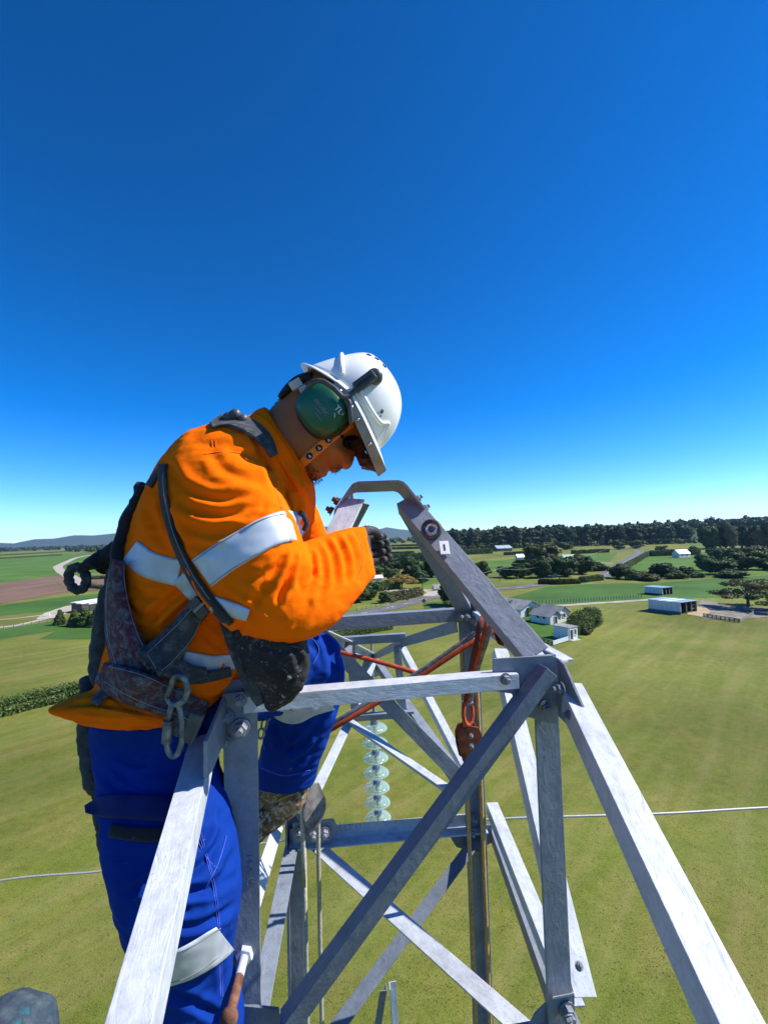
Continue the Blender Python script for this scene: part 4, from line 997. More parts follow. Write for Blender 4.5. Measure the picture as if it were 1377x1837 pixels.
# far crossarm
tip = P(667, 1174, 4.2)
HR, HL = P(816, 1112, 2.12), P(528, 1112, 2.04); CR_, CL_ = P(848, 1440, 2.12), P(524, 1482, 2.03)
hr2, hl2 = P(719, 1145, 2.95), P(618, 1150, 2.95); cr2, cl2 = P(736, 1280, 2.95), P(622, 1286, 2.95)
angle('crossarm_hanger', HR, hr2, .055, .045, -Z, XA, .006); angle('crossarm_hanger', hr2, tip, .055, .045, -Z, XA, .006)
angle('crossarm_hanger', HL, hl2, .055, .05, -Z, XA, .006, 'steel_lit_white'); angle('crossarm_hanger', hl2, tip, .055, .045, -Z, XA, .006, 'steel_lit_white')
for a, b, mt in ((CR_, cr2, 'steel'), (cr2, tip - Z * .03, 'steel'), (CL_, cl2, 'steel_lit_white'), (cl2, tip - Z * .03, 'steel_lit_white')): angle('crossarm_chord', a, b, .06, .055, -Z, XA, .006, mt)
angle('horizontal', P(612, 1144, 2.95), P(727, 1137, 2.95), .05, .045, -Z, YA, .006); angle('horizontal', P(618, 1281, 2.95), P(742, 1272, 2.95), .05, .045, -Z, -YA, .006)
angle('post', P(622, 1150, 2.94), P(630, 1288, 2.94), .05, .04, XA, YA, .005); angle('post', P(706, 1158, 2.94), P(718, 1282, 2.94), .042, .04, XA, YA, .005)
angle('brace', P(716, 1160, 2.93), P(836, 1392, 2.16), .04, .045, XA, -Z, .005, 'steel_lit_white')
angle('brace', P(626, 1286, 2.92), P(806, 1408, 2.15), .05, .045, -Z, -YA, .005, 'steel_lit_white')
angle('brace', P(632, 1158, 2.93), P(545, 1395, 2.08), .045, .045, -XA, -Z, .005)
plate('gusset_plate', [tip + XA * -.06, tip + XA * .06, tip + XA * .11 - Z * .17, tip - Z * .21, tip - XA * .11 - Z * .17], YA, .012, 'steel')
mb = MB(); mb.tube([tip + Z * .0, tip + Z * .16], .012, 8); mb.build('pin', M['bolt'], root)
# upper end of a lower crossarm member, seen between the legs
angle('crossarm_hanger', P(697, 1762, 3.3), P(712, 1990, 3.5), .05, .05, XA, -XA * .5 - YA, .006, 'steel_lit_white')
angle('crossarm_hanger', P(694, 1778, 3.34), P(660, 1990, 3.5), .05, .05, -XA, YA, .006, 'steel_shade_dark')
# step bolt on the front left leg
s0, s1 = P(441, 1704, 1.06), P(411, 1826, .90); mb = MB(); mb.tube([s0, s0.lerp(s1, .45)], .0095, 12); sb = mb.build('step_bolt', M['steel_lit_white'], root)
mb = MB(); mb.tube([s0.lerp(s1, .45), s1], [.0098, .0105], 12); mb.lathe(s1, (s1 - s0), [(0, -.006), (.016, -.006), (.017, .004), (.012, .012), (0, .013)], 14); mb.build('rusty_end', M['rust'], sb)
mb = MB(); mb.lathe(s0.lerp(s1, .02), (s1 - s0), [(0, 0), (.019, 0), (.019, .02), (.017, .022), (0, .022)], 6, False); mb.build('nut', M['steel_lit_white'], sb)
# stamped member marks on the left leg
def text(name, s, p, right, up, size, mat, parent, depth=.0008):
    cu = bpy.data.curves.new(name, 'FONT'); cu.body = s; cu.size = size; cu.extrude = depth; cu.align_x = 'CENTER'; cu.align_y = 'CENTER'
    tmp = bpy.data.objects.new(name, cu); me = bpy.data.meshes.new_from_object(tmp); bpy.data.objects.remove(tmp)
    x = Vector(right).normalized(); y = perp(x, up); z = x.cross(y); m = Matrix((x, y, z)).transposed().to_4x4(); m.translation = Vector(p)
    return put(name, me, mat, parent, m)
lp = onv(FLt + XA * .054, 1560); text('stamped_mark', '14-A-1S', lp + F_ * .0005, -Z, XA, .021, M['steel_shade_dark'], root)
text('stamped_mark', 'I LT I.I', P(628, 1484, 2.03) + F_ * .004, XA - Z * .05, Z, .036, M['steel'], root)

# ================================================================== THINGS ON THE TOWER
# number plate and round level clamped to the peak
hp, hq = P(711, 903, 1.585), P(944, 1186, 1.185); hx = (hq - hp).normalized(); hd1 = perp(hx, XA + Z * .4); hn = hx.cross(hd1)
if hn.dot(CM.translation - hp) < 0: hn = -hn
def on_flange(px, py):
    o = CM.translation; dr = P(px, py, 1) - o; return o + dr * ((hp - o).dot(hn) / dr.dot(hn))
pc = on_flange(797, 987) + hn * .012; nrm = (hn + (CM.translation - pc).normalized() * 1.3 + SUN_DIR * .7).normalized(); pr = perp(nrm, P(810, 986, 1.46) - P(797, 987, 1.46)); pu = nrm.cross(pr)
e = empty('number_plate', pc, 'white number plate with a black stroke stuck on the steel peak', 'plate')
M['plate_white'] = pmat('white_plastic', (0.78, 0.78, 0.78), (0.7, 0.7, 0.7), 20, .4); M['black'] = pmat('black_print', (0.015, 0.015, 0.02), (0.03, 0.03, 0.035), 30, .5)
mb = MB(); mb.box(pc, (.0145, .0225, .003), (pr, pu, nrm)); mb.build('board', M['plate_white'], e, None, .001)
mb = MB(); mb.box(pc + nrm * .0035, (.0023, .0105, .0006), (pr, pu, nrm)); mb.build('numeral', M['black'], e)
dc = on_flange(774, 957) + hn * .022; nd = (CM.translation - dc).normalized() + Vector((-.25, 0, .15)); nd.normalize()
M['chrome'] = pmat('bare_steel', (0.72, 0.71, 0.69), (0.55, 0.55, 0.55), 30, .18, metal=1.0); M['dark_rubber'] = pmat('dark_rubber', (0.055, 0.055, 0.06), (0.09, 0.09, 0.095), 50, .6, .3, 150, .001)
e = empty('round_bracket', dc, 'round grey fitting with a shiny dished centre on the steel peak', 'fitting')
mb = MB(); mb.lathe(dc, nd, [(0, -.02), (.031, -.02), (.0325, -.004), (.031, .006), (.024, .008), (.0215, .003)], 40); mb.build('ring', M['dark_rubber'], e)
mb = MB(); mb.lathe(dc, nd, [(.0215, .004), (.019, -.001), (.013, -.009), (.012, -.004), (.0105, -.004)], 40); mb.build('dish', M['chrome'], e)
mb = MB(); mb.lathe(dc, nd, [(.0105, -.004), (.0095, -.012), (0, -.012)], 30); mb.build('core', M['steel_shade_dark'], e)
up_ = perp(nd, Z); rt_ = up_.cross(nd)
for i, ch in enumerate('ASS NO.8T'):
    a = R(-150 + i * 15); text('lettering', ch, dc + nd * .0082 + (rt_ * math.sin(a) * -1 + up_ * math.cos(a)) * -.0 + (rt_ * math.cos(R(205) + i * R(16)) + up_ * math.sin(R(205) + i * R(16))) * .0272, rt_, up_, .006, M['concrete_pole'], e, .0002)
# glass insulator string
m, nt, b = newmat('green_glass'); b.inputs['Base Color'].default_value = (0.46, 0.68, 0.68, 1); lw = N(nt, 'ShaderNodeLayerWeight'); lw.inputs[0].default_value = .45; mrr = N(nt, 'ShaderNodeMapRange'); mrr.inputs['To Min'].default_value = .06; mrr.inputs['To Max'].default_value = .60
nt.links.new(lw.outputs['Facing'], mrr.inputs['Value']); nt.links.new(mrr.outputs[0], b.inputs['Alpha'])
b.inputs['Roughness'].default_value = .07; b.inputs['IOR'].default_value = 1.5; b.inputs['Coat Weight'].default_value = 1.0; b.inputs['Coat Roughness'].default_value = .03; M['glass'] = m
it = P(671, 1290, 4.2); ib = P(678, 1462, 4.2)
e = empty('insulator_string', it, 'string of seven pale green glass disc insulators hanging from the crossarm', 'insulator')
mb = MB(); mb.tube([tip - Z * .16, it - Z * -.05], .014, 8); mb.build('link', M['bolt'], e)
mb = MB(); mb.lathe(it + Z * .06, -Z, [(0, 0), (.035, .0), (.042, .03), (.035, .10), (.02, .13)], 14); mb.build('clevis', M['bolt'], e)
mb = MB(); mb.lathe((0, 0, 0), Z, [(.030, .022), (.05, .020), (.088, .008), (.110, -.012), (.116, -.024), (.111, -.030), (.098, -.022), (.088, -.024), (.086, -.044), (.078, -.044), (.076, -.022), (.062, -.018), (.06, -.04), (.052, -.04), (.05, -.014), (.028, -.008)], 36); dm = mb.mesh('disc')
mb = MB(); mb.lathe((0, 0, 0), Z, [(0, .055), (.02, .055), (.030, .045), (.034, .02), (.034, .005), (0, .005)], 16); mb.lathe((0, 0, 0), Z, [(.012, .004), (.012, -.06), (0, -.06)], 10); cm_ = mb.mesh('cap')
for k in range(7):
    q = (it - Z * .06).lerp(ib, k / 6.0); mm_ = Matrix.Translation(q)
    dsc = put('disc', dm, M['glass'], e, mm_); put('cap', cm_, M['steel_shade_dark'], dsc, mm_)
# conductor through the suspension clamp
cl = ib - Z * .13
M['alu'] = pmat('stranded_aluminium', (0.40, 0.40, 0.41), (0.27, 0.27, 0.28), 60, .45, .6, 120, .002, metal=.3, stretch=(1, 6, 6))
cpts = [P(-420, 1660, 3.15), P(0, 1580, 3.55), P(200, 1561, 3.75), P(460, 1515, 4.0), cl, P(880, 1470, 4.25), P(1184, 1460, 4.4), P(1377, 1449, 4.62), P(1800, 1428, 5.2)]
ln = []
for i in range(len(cpts) - 1):
    p0, p1, p2, p3 = cpts[max(i - 1, 0)], cpts[i], cpts[i + 1], cpts[min(i + 2, len(cpts) - 1)]
    for k in range(5):
        t = k / 5; ln.append(0.5 * ((2 * p1) + (p2 - p0) * t + (2 * p0 - 5 * p1 + 4 * p2 - p3) * t * t + (3 * p1 - p0 - 3 * p2 + p3) * t ** 3))
dl = (ln[0] - ln[3]).normalized(); dr = (cpts[-1] - ln[-3]).normalized()
ln = [ln[0] + dl * 60 - Z * 1.5, ln[0] + dl * 20] + ln + [cpts[-1], cpts[-1] + dr * 20, cpts[-1] + dr * 70 - Z * 1.5]
mb = MB(); mb.tube(ln, [.0075 + .0040 * min(1, max(0, (p.x + 3) / 6)) for p in ln], 8); tag(mb.build('conductor', M['alu']), 'stranded aluminium line wire crossing under the glass insulators', 'wire')
mb = MB(); mb.box(cl + Z * .02, (.09, .025, .03)); mb.box(cl + Z * .08, (.012, .012, .06)); mb.build('clamp', M['bolt'], e)

# slings, pulley blocks and ropes
def fabric(name, c1, c2, sc_=60): return pmat(name, c1, c2, sc_, .85, .4, 300, .0006, lo=.35, hi=.65)
M['red_sling'] = fabric('red_orange_sling', (0.62, 0.10, 0.03), (0.38, 0.05, 0.02)); M['grey_sling'] = fabric('dirty_grey_webbing', (0.30, 0.29, 0.28), (0.16, 0.12, 0.11))
M['dark_red'] = fabric('dark_red_webbing', (0.20, 0.035, 0.02), (0.10, 0.02, 0.02))
def strap(pts, wd, th, ref, mat, name, label=None, cat=None, parent=None):
    mb = MB(); pts = smooth_pts(pts, 4); mb.tube(pts, [wd / 2] * len(pts), 10, True, (ref, th / wd)); o = mb.build(name, mat, parent); return tag(o, label, cat)
def smooth_pts(pts, k=4):
    pts = [Vector(p) for p in pts]; out = []
    for i in range(len(pts) - 1):
        p0, p1, p2, p3 = pts[max(i - 1, 0)], pts[i], pts[i + 1], pts[min(i + 2, len(pts) - 1)]
        for j in range(k):
            t = j / k; out.append(0.5 * ((2 * p1) + (p2 - p0) * t + (2 * p0 - 5 * p1 + 4 * p2 - p3) * t * t + (3 * p1 - p0 - 3 * p2 + p3) * t ** 3))
    out.append(pts[-1]); return out
e = empty('lifting_sling', P(760, 1215, 1.6), 'red-orange lifting sling stretched across the tower behind the front beam', 'sling')
V3 = Vector
strap([P(896, 1128, 1.62), P(835, 1160, 1.62), P(755, 1212, 1.62), P(680, 1258, 1.62), P(588, 1312, 1.62), P(480, 1380, 1.7)], .020, .009, V3((0, -1, 1)), M['red_sling'], 'strand', parent=e)
strap([P(891, 1116, 1.60), P(835, 1148, 1.60), P(755, 1203, 1.60), P(676, 1250, 1.60), P(586, 1304, 1.6), P(480, 1372, 1.68)], .016, .008, V3((0, -1, 1)), M['grey_sling'], 'worn_strand', parent=e)
strap([P(560, 1158, 2.0), P(613, 1171, 1.9), P(680, 1188, 1.78), P(748, 1208, 1.66), P(790, 1222, 1.6)], .019, .01, V3((0, -1, 1)), M['red_sling'], 'strand', parent=e)
# choked sling hanging from the side beam
e = empty('choker_sling', P(880, 1112, 1.55), 'dark red and grey webbing sling choked round the right side beam', 'sling')
for dx, m_ in ((-9, 'dark_red'), (4, 'red_sling'), (13, 'grey_sling')):
    strap([P(884 + dx, 1106, 1.62), P(871 + dx, 1112, 1.55), P(862 + dx * .8, 1150, 1.55), P(848 + dx * .5, 1205, 1.6), P(838 + dx * .3, 1262, 1.64)], .017, .006, V3((0, -1, .2)), M[m_], 'strand', parent=e)
strap([P(884, 1106, 1.62), P(898, 1126, 1.58), P(903, 1150, 1.60), P(896, 1150, 1.63), P(886, 1120, 1.66)], .022, .008, V3((0, -1, .2)), M['dark_red'], 'loop', parent=e)
# shackle and red block
def ring_pts(c, ax1, ax2, r1, r2, n=20): return [c + ax1 * (r1 * math.cos(2 * math.pi * i / n)) + ax2 * (r2 * math.sin(2 * math.pi * i / n)) for i in range(n)]
e = empty('shackle', P(838, 1282, 1.64), 'reddish steel ring linking the choked sling to the red pulley block', 'shackle')
mb = MB(); mb.tube(ring_pts(P(839, 1279, 1.64), XA * .9 + YA * .4, Z, .021, .042), .0075, 10, closed=True); mb.build('bow', M['red_sling'], e)
mb = MB(); mb.tube([P(828, 1262, 1.64), P(848, 1262, 1.64)], .008, 10); mb.build('pin', M['bolt'], e)
pb = P(840, 1330, 1.66); e = empty('pulley_block', pb, 'dark red pulley block with brown ropes below the steel ring', 'pulley')
M['red_paint'] = pmat('worn_red_paint', (0.22, 0.045, 0.02), (0.10, 0.025, 0.015), 30, .5, .3, 90, .001)
for k in (-.022, .022):
    mb = MB(); outl = [(0, .062), (.03, .055), (.042, .03), (.040, -.01), (.03, -.055), (.0, -.075), (-.03, -.055), (-.040, -.01), (-.042, .03), (-.03, .055)]
    mb.prism([pb + XA * x + Z * z + YA * (k - .004) for x, z in outl], YA * .008); mb.build('cheek_plate', M['red_paint'], e, None, .002)
mb = MB(); mb.lathe(pb - YA * .018, YA, [(0, 0), (.034, 0), (.028, .008), (.028, .026), (.034, .036), (0, .036)], 20); mb.build('sheave', M['steel_shade_dark'], e)
for z in (.03, -.005): bolt(pb - YA * .028 + Z * z, F_, .009, 'bolt', e)
M['tan_rope'] = fabric('tan_rope', (0.55, 0.36, 0.11), (0.38, 0.23, 0.07), 90); M['grey_rope'] = fabric('grey_braided_rope', (0.42, 0.42, 0.34), (0.24, 0.24, 0.19), 120)
def rope(pts, r, mat, name, label, group=None): mb = MB(); mb.tube(smooth_pts(pts, 5), r, 10); return tag(mb.build(name, mat), label, 'rope', group)
def plumb(p, py_top, zend=3.0): q = Vector(p); return [q, q - Z * 1.0, Vector((q.x + .02, q.y, zend))]
rope(plumb(P(837, 1372, 1.66), 0), .0068, M['tan_rope'], 'rope', 'left tan rope hanging from the dark red pulley block')
rope(plumb(P(861, 1360, 1.66), 0), .0068, M['tan_rope'], 'rope', 'right tan rope hanging from the dark red pulley block')
gb = P(556, 1440, 1.86); e = empty('pulley_block', gb, 'worn grey pulley block by the raised boot with a grey braided rope', 'pulley')
M['grey_paint'] = pmat('worn_grey_paint', (0.22, 0.21, 0.20), (0.10, 0.09, 0.09), 25, .6, .4, 90, .0015)
ba = (XA * .82 + YA * .57); bn = Vector((-ba.y, ba.x, 0))
for k in (-.03, .026):
    mb = MB(); outl = [(0, .085), (.022, .08), (.034, .05), (.052, .005), (.052, -.03), (.035, -.065), (.01, -.085), (-.01, -.085), (-.035, -.065), (-.052, -.03), (-.052, .005), (-.034, .05), (-.022, .08)]
    mb.prism([gb + ba * x + Z * z + bn * (k - .005) for x, z in outl], bn * .01); mb.build('cheek_plate', M['grey_paint'], e, None, .003)
mb = MB(); mb.lathe(gb - bn * .024 - Z * .025, bn, [(0, 0), (.046, 0), (.036, .01), (.036, .036), (.046, .046), (0, .046)], 24); mb.build('sheave', M['steel_shade_dark'], e)
bolt(gb - bn * .036 - Z * .025, -bn, .012, 'bolt', e)
mb = MB(); mb.tube(ring_pts(gb + Z * .115, ba, Z, .022, .04), .010, 10, closed=True); mb.build('hook', M['grey_paint'], e)
rope([gb + ba * .036 - Z * 1.6, gb + ba * .034 - Z * .3, gb + ba * .038 - Z * .03, gb + ba * .02 + Z * .012, gb - ba * .02 + Z * .012, gb - ba * .036 - Z * .03, gb - ba * .034 - Z * .3, gb - ba * .03 - Z * 1.6, gb - ba * .03 - Z * 15], .0085, M['grey_rope'], 'rope', 'grey braided rope running over the grey pulley block by the boot')
# padded teal knee of the photographer at the lower left corner
e = empty('knee_pad', P(20, 1880, .50), 'rounded paint-stained teal and grey pad poking in at the lower left corner', 'pad')
m, nt, b = newmat('teal_stained_fabric'); v = coords(nt); f = noise_(nt, v, 38, 4, .6, .5)
nt.links.new(ramp(nt, f, [(.34, (0.012, 0.10, 0.14)), (.46, (0.02, 0.035, 0.055)), (.57, (0.04, 0.06, 0.08)), (.74, (0.09, 0.12, 0.14))]), b.inputs['Base Color']); b.inputs['Roughness'].default_value = .8; bump(nt, b, f, .4, .004); M['teal'] = m
kc = P(12, 1886, .50); V_, Fq = lump((0, 0, 0), (.046, .05, .046), np.random.RandomState(3), 36, 24, .10); V_ = V_ + np.array(kc)
put('pad', np_mesh('pad', V_, Fq, True), M['teal'], e)
mb = MB(); mb.tube([kc + V3((-.01, -.02, -.03)), kc + V3((-.06, -.1, -.2)), kc + V3((-.1, -.2, -.45))], [.044, .05, .055], 20); mb.build('sleeve', M['teal'], e)

# ================================================================== THE WORKER
from mathutils.bvhtree import BVHTree
VD = (CM.to_3x3() @ Vector((0, 0, -1))).normalized(); CX = (CM.to_3x3() @ Vector((1, 0, 0))).normalized(); CY = (CM.to_3x3() @ Vector((0, 1, 0))).normalized()
CMI = np.array(CM.inverted())
def to_px(V):
    V = np.asarray(V, float); q = V @ CMI[:3, :3].T + CMI[:3, 3]
    d = -q[:, 2]; return IW / 2 + q[:, 0] / d * FPX, IH / 2 - q[:, 1] / d * FPX, d
def cat(vals, k):
    """Catmull-Rom through rows of numbers"""
    A = np.array(vals, float); out = []
    for i in range(len(A) - 1):
        p0, p1, p2, p3 = A[max(i - 1, 0)], A[i], A[i + 1], A[min(i + 2, len(A) - 1)]
        for j in range(k):
            t = j / k; out.append(0.5 * ((2 * p1) + (p2 - p0) * t + (2 * p0 - 5 * p1 + 4 * p2 - p3) * t * t + (3 * p1 - p0 - 3 * p2 + p3) * t ** 3))
    out.append(A[-1]); return np.array(out)
def loft(st, perp_=None, k=6, n=40, sq=2.3, twist=None):
    """stations (px, py, depth, half width px, half thickness m): closed tube"""
    S = cat(st, k); rings = []; N_ = len(S)
    for i, (x, y, d, hw, th) in enumerate(S):
        if perp_ is None:
            a, b = S[max(i - 1, 0)], S[min(i + 1, N_ - 1)]; tx, ty = b[0] - a[0], b[1] - a[1]; l = math.hypot(tx, ty) or 1; nx, ny = -ty / l, tx / l
        else: nx, ny = perp_
        c = P(x, y, d); nv = (CX * nx - CY * ny) * (max(hw, .5) * d / FPX); tv = VD * max(th, .002)
        rg = []
        for j in range(n):
            a = 2 * math.pi * j / n; ca, sa = math.cos(a), math.sin(a)
            rg.append(c + nv * (math.copysign(abs(ca) ** (2 / sq), ca)) + tv * (math.copysign(abs(sa) ** (2 / sq), sa)))
        rings.append(rg)
    V = [v for r_ in rings for v in r_]; F = []
    for i in range(N_ - 1):
        for j in range(n): k2 = (j + 1) % n; F.append((i * n + j, i * n + k2, (i + 1) * n + k2, (i + 1) * n + j))
    for i, rg in ((0, 0), (N_ - 1, (N_ - 1) * n)):
        c = sum((Vector(v) for v in rings[i]), Vector()) / n; V.append(c); ci = len(V) - 1
        for j in range(n):
            k2 = (j + 1) % n; F.append((ci, rg + k2, rg + j) if i == 0 else (ci, rg + j, rg + k2))
    return V, F
def union(lofts, voxel=.006, smooth=6, name='u'):
    V = []; F = []
    for v, f in lofts: n = len(V); V += [tuple(q) for q in v]; F += [tuple(i + n for i in q) for q in f]
    me = bpy.data.meshes.new(name); me.from_pydata(V, [], F); me.update()
    bm = bmesh.new(); bm.from_mesh(me); bmesh.ops.recalc_face_normals(bm, faces=bm.faces); bm.to_mesh(me); bm.free()
    o = bpy.data.objects.new(name, me); link(o)
    r_ = o.modifiers.new('r', 'REMESH'); r_.mode = 'VOXEL'; r_.voxel_size = voxel
    s_ = o.modifiers.new('s', 'SMOOTH'); s_.iterations = smooth; s_.factor = .5
    dg = bpy.context.evaluated_depsgraph_get(); dg.update(); m2 = bpy.data.meshes.new_from_object(o.evaluated_get(dg))
    bpy.data.objects.remove(o); m2.name = name
    for p in m2.polygons: p.use_smooth = True
    return m2
def get_co(me): a = np.empty(len(me.vertices) * 3, np.float32); me.vertices.foreach_get('co', a); return a.reshape(-1, 3).astype(float)
def get_no(me): a = np.empty(len(me.vertices) * 3, np.float32); me.vertices.foreach_get('normal', a); return a.reshape(-1, 3).astype(float)
def folds(me, lines, noise_amp=.003, nscale=14, seed=0, ridged=0.0):
    """push cloth folds into a mesh: lines = (points px, depth of crease in m, width px); ridge either side"""
    co, no = get_co(me), get_no(me); x, y, d = to_px(co); face = np.clip(-(no @ np.array(VD)) * 2.0 + .3, 0, 1); disp = np.zeros(len(co))
    for pts, amp, wd in lines:
        pl = cat(pts, 6) if len(pts) > 2 else np.array(pts, float)
        best = np.full(len(co), 1e9); tt = np.zeros(len(co)); side = np.zeros(len(co)); n = len(pl) - 1
        for i in range(n):
            a, b = pl[i], pl[i + 1]; ab = b - a; L2 = (ab ** 2).sum() + 1e-9
            t = np.clip(((x - a[0]) * ab[0] + (y - a[1]) * ab[1]) / L2, 0, 1)
            dx, dy = x - (a[0] + t * ab[0]), y - (a[1] + t * ab[1]); q = np.hypot(dx, dy); m = q < best
            best[m] = q[m]; tt[m] = (i + t[m]) / n; side[m] = np.sign(ab[0] * dy - ab[1] * dx)[m]
        tap = np.clip(np.sin(np.clip(tt, 0, 1) * math.pi) * 1.6, 0, 1) * (.35 + .65 * np.clip(np.minimum(tt, 1 - tt) * 6, 0, 1))
        u = best / wd
        disp += .68 * amp * tap * (-np.exp(-(u * 1.5) ** 2) + .75 * np.exp(-((u - 1.35) * 1.4) ** 2))
    nz = np.array([mnoise.noise(Vector(c * nscale + seed)) + .5 * mnoise.noise(Vector(c * nscale * 2.3 + seed + 9)) for c in co])
    if ridged: 
        rz = np.array([1 - abs(mnoise.noise(Vector((c[0] * nscale * .8, c[1] * nscale * .8, c[2] * nscale * 1.7)) + Vector((seed, 0, 0)))) * 2 for c in co]); disp += ridged * np.maximum(rz, -.3)
    co = co + no * (disp * face + nz * noise_amp)[:, None]
    me.vertices.foreach_set('co', co.astype(np.float32).ravel()); me.update()
    return me
class Surf:
    """ray target built from several meshes"""
    def __init__(s, meshes):
        V = []; F = []
        for me in meshes:
            n = len(V); V += [v.co.copy() for v in me.vertices]; F += [tuple(i + n for i in p.vertices) for p in me.polygons]
        s.t = BVHTree.FromPolygons(V, F)
    def hit(s, x, y):
        o = CM.translation; dr = (P(x, y, 1) - o).normalized(); h = s.t.ray_cast(o, dr)
        return h[0], h[1]
def strip(name, surf, pts, mat, parent, off=.003, th=.003, step=7, m=6, relax=3, dfall=None, label=None, wrap=0.0):
    """a band laid over a surface: pts = (px, py, width px) centre line; real thickness th"""
    A = np.array(pts, float); L = np.hypot(*(np.diff(A[:, :2], axis=0).T)).sum(); k = max(2, int(L / step / max(1, len(A) - 1)))
    S = cat(A, k); n = len(S); D = np.full((n, m + 1), np.nan); X = np.zeros((n, m + 1)); Y = np.zeros((n, m + 1))
    for i in range(n):
        a, b = S[max(i - 1, 0)], S[min(i + 1, n - 1)]; tx, ty = b[0] - a[0], b[1] - a[1]; l = math.hypot(tx, ty) or 1; nx, ny = -ty / l, tx / l
        for j in range(m + 1):
            f = (j / m - .5) * S[i, 2]; X[i, j], Y[i, j] = S[i, 0] + nx * f, S[i, 1] + ny * f
            h, nn = surf.hit(X[i, j], Y[i, j])
            if h is not None: D[i, j] = dd(h)
    med = np.nanmedian(D) if np.isfinite(D).any() else (dfall or 1.1)
    if dfall is not None: D[np.abs(D - dfall) > .16] = np.nan
    for _ in range(80):
        bad = np.isnan(D)
        if not bad.any(): break
        E = np.pad(D, 1, constant_values=np.nan); nb = np.stack([E[:-2, 1:-1], E[2:, 1:-1], E[1:-1, :-2], E[1:-1, 2:]])
        with np.errstate(all='ignore'):
            import warnings; warnings.simplefilter('ignore'); mv = np.nanmean(nb, axis=0)
        D[bad] = mv[bad] + wrap
    D[np.isnan(D)] = dfall or med
    for _ in range(relax):
        E = np.pad(D, 1, mode='edge'); D = (E[:-2, 1:-1] + E[2:, 1:-1] + E[1:-1, :-2] + E[1:-1, 2:] + 2 * D) / 6
    V = []
    for lay in (0, 1):
        for i in range(n):
            for j in range(m + 1):
                edge = (0.0 if 0 < j < m else .6 * th) if lay else 0
                V.append(P(X[i, j], Y[i, j], D[i, j] - off - (th if lay else -0.006) + edge))
    F = []; q = m + 1; B = n * q
    for i in range(n - 1):
        for j in range(m):
            F.append((B + i * q + j, B + i * q + j + 1, B + (i + 1) * q + j + 1, B + (i + 1) * q + j)); F.append((i * q + j, (i + 1) * q + j, (i + 1) * q + j + 1, i * q + j + 1))
    for i in range(n - 1):
        for j in (0, m): F.append((i * q + j, i * q + j + q, B + i * q + j + q, B + i * q + j))
    for j in range(m):
        for i in (0, n - 1): F.append((i * q + j, i * q + j + 1, B + i * q + j + 1, B + i * q + j))
    me = bpy.data.meshes.new(name); me.from_pydata([tuple(v) for v in V], [], F); me.update()
    bm = bmesh.new(); bm.from_mesh(me); bmesh.ops.recalc_face_normals(bm, faces=bm.faces); bm.to_mesh(me); bm.free()
    for p in me.polygons[:]: p.use_smooth = len(p.vertices) == 4 and p.index < 2 * (n - 1) * m
    o = put(name, me, mat, parent)
    if label: o['label'] = label
    return o
# ---------------------------------------------------------------- cloth materials
def cloth(name, c1, c2, weave=900, rough=.9, sheen=.25, wr=.5, stain=None, sscale=18, slo=.62, shi=.7, sdist=.25):
    m, nt, b = newmat(name); v = coords(nt); f = noise_(nt, v, 9, 5, .6); fw = noise_(nt, v, weave, 2, .5); mid = noise_(nt, v, 45, 5, .6, .5)
    c = ramp(nt, f, [(.35, c1), (.65, c2)])
    if stain is not None:
        for k, (sc_, col) in enumerate(stain):
            s_ = noise_(nt, v, sscale * (1 + 1.3 * k), 7, .72, sdist); c = mix(nt, ramp(nt, s_, [(slo, 0.0), (shi, .9)]), c, col)
    nt.links.new(c, b.inputs['Base Color']); b.inputs['Roughness'].default_value = rough; b.inputs['Sheen Weight'].default_value = sheen; b.inputs['Specular IOR Level'].default_value = .2
    n1 = bump(nt, b, mid, wr, .004); bump(nt, b, fw, .25, .0008, n1); return m
M['orange'] = cloth('orange_fleece', (0.96, 0.138, 0.0012), (0.99, 0.172, 0.0016), 700, .95, 0.0, .3)
M['blue'] = cloth('royal_blue_drill', (0.003, 0.028, 0.22), (0.005, 0.040, 0.29), 1100, .8, 0.0, .35, [(22, (0.10, 0.17, 0.45)), (9, (0.004, 0.02, 0.16))], 26, .67, .71)
for k_ in ('orange', 'blue'): M[k_].node_tree.nodes['Principled BSDF'].inputs['Specular IOR Level'].default_value = .06
M['navy'] = cloth('dark_navy_flap', (0.006, 0.012, 0.09), (0.012, 0.02, 0.13), 1100, .8, .1, .35)
M['black_cloth'] = cloth('black_webbing', (0.012, 0.013, 0.017), (0.03, 0.031, 0.036), 500, .8, .1, .6, [(20, (0.13, 0.14, 0.15))], 70, .62, .68)
M['harness'] = cloth('paint_stained_webbing', (0.032, 0.035, 0.042), (0.062, 0.067, 0.078), 450, .85, .1, .8, [(14, (0.018, 0.021, 0.028)), (20, (0.13, 0.145, 0.165))], 22, .48, .68)
M['maroon'] = cloth('stained_maroon_padding', (0.085, 0.018, 0.030), (0.12, 0.03, 0.045), 450, .9, .05, .9, [(12, (0.05, 0.06, 0.085)), (20, (0.03, 0.032, 0.042)), (9, (0.15, 0.17, 0.20))], 15, .46, .64, .6)
M['pad_grey'] = cloth('grey_green_padding', (0.035, 0.045, 0.05), (0.055, 0.066, 0.07), 450, .9, .1, .9, [(14, (0.016, 0.019, 0.025)), (25, (0.085, 0.10, 0.115))], 20, .48, .70)
m, nt, b = newmat('silver_reflective_tape'); v = coords(nt); f = noise_(nt, v, 30, 4); nt.links.new(ramp(nt, f, [(.35, (0.46, 0.51, 0.58)), (.65, (0.56, 0.61, 0.69))]), b.inputs['Base Color']); b.inputs['Roughness'].default_value = .5; b.inputs['Metallic'].default_value = .25; bump(nt, b, noise_(nt, v, 1400, 1), .15, .0004); M['tape'] = m
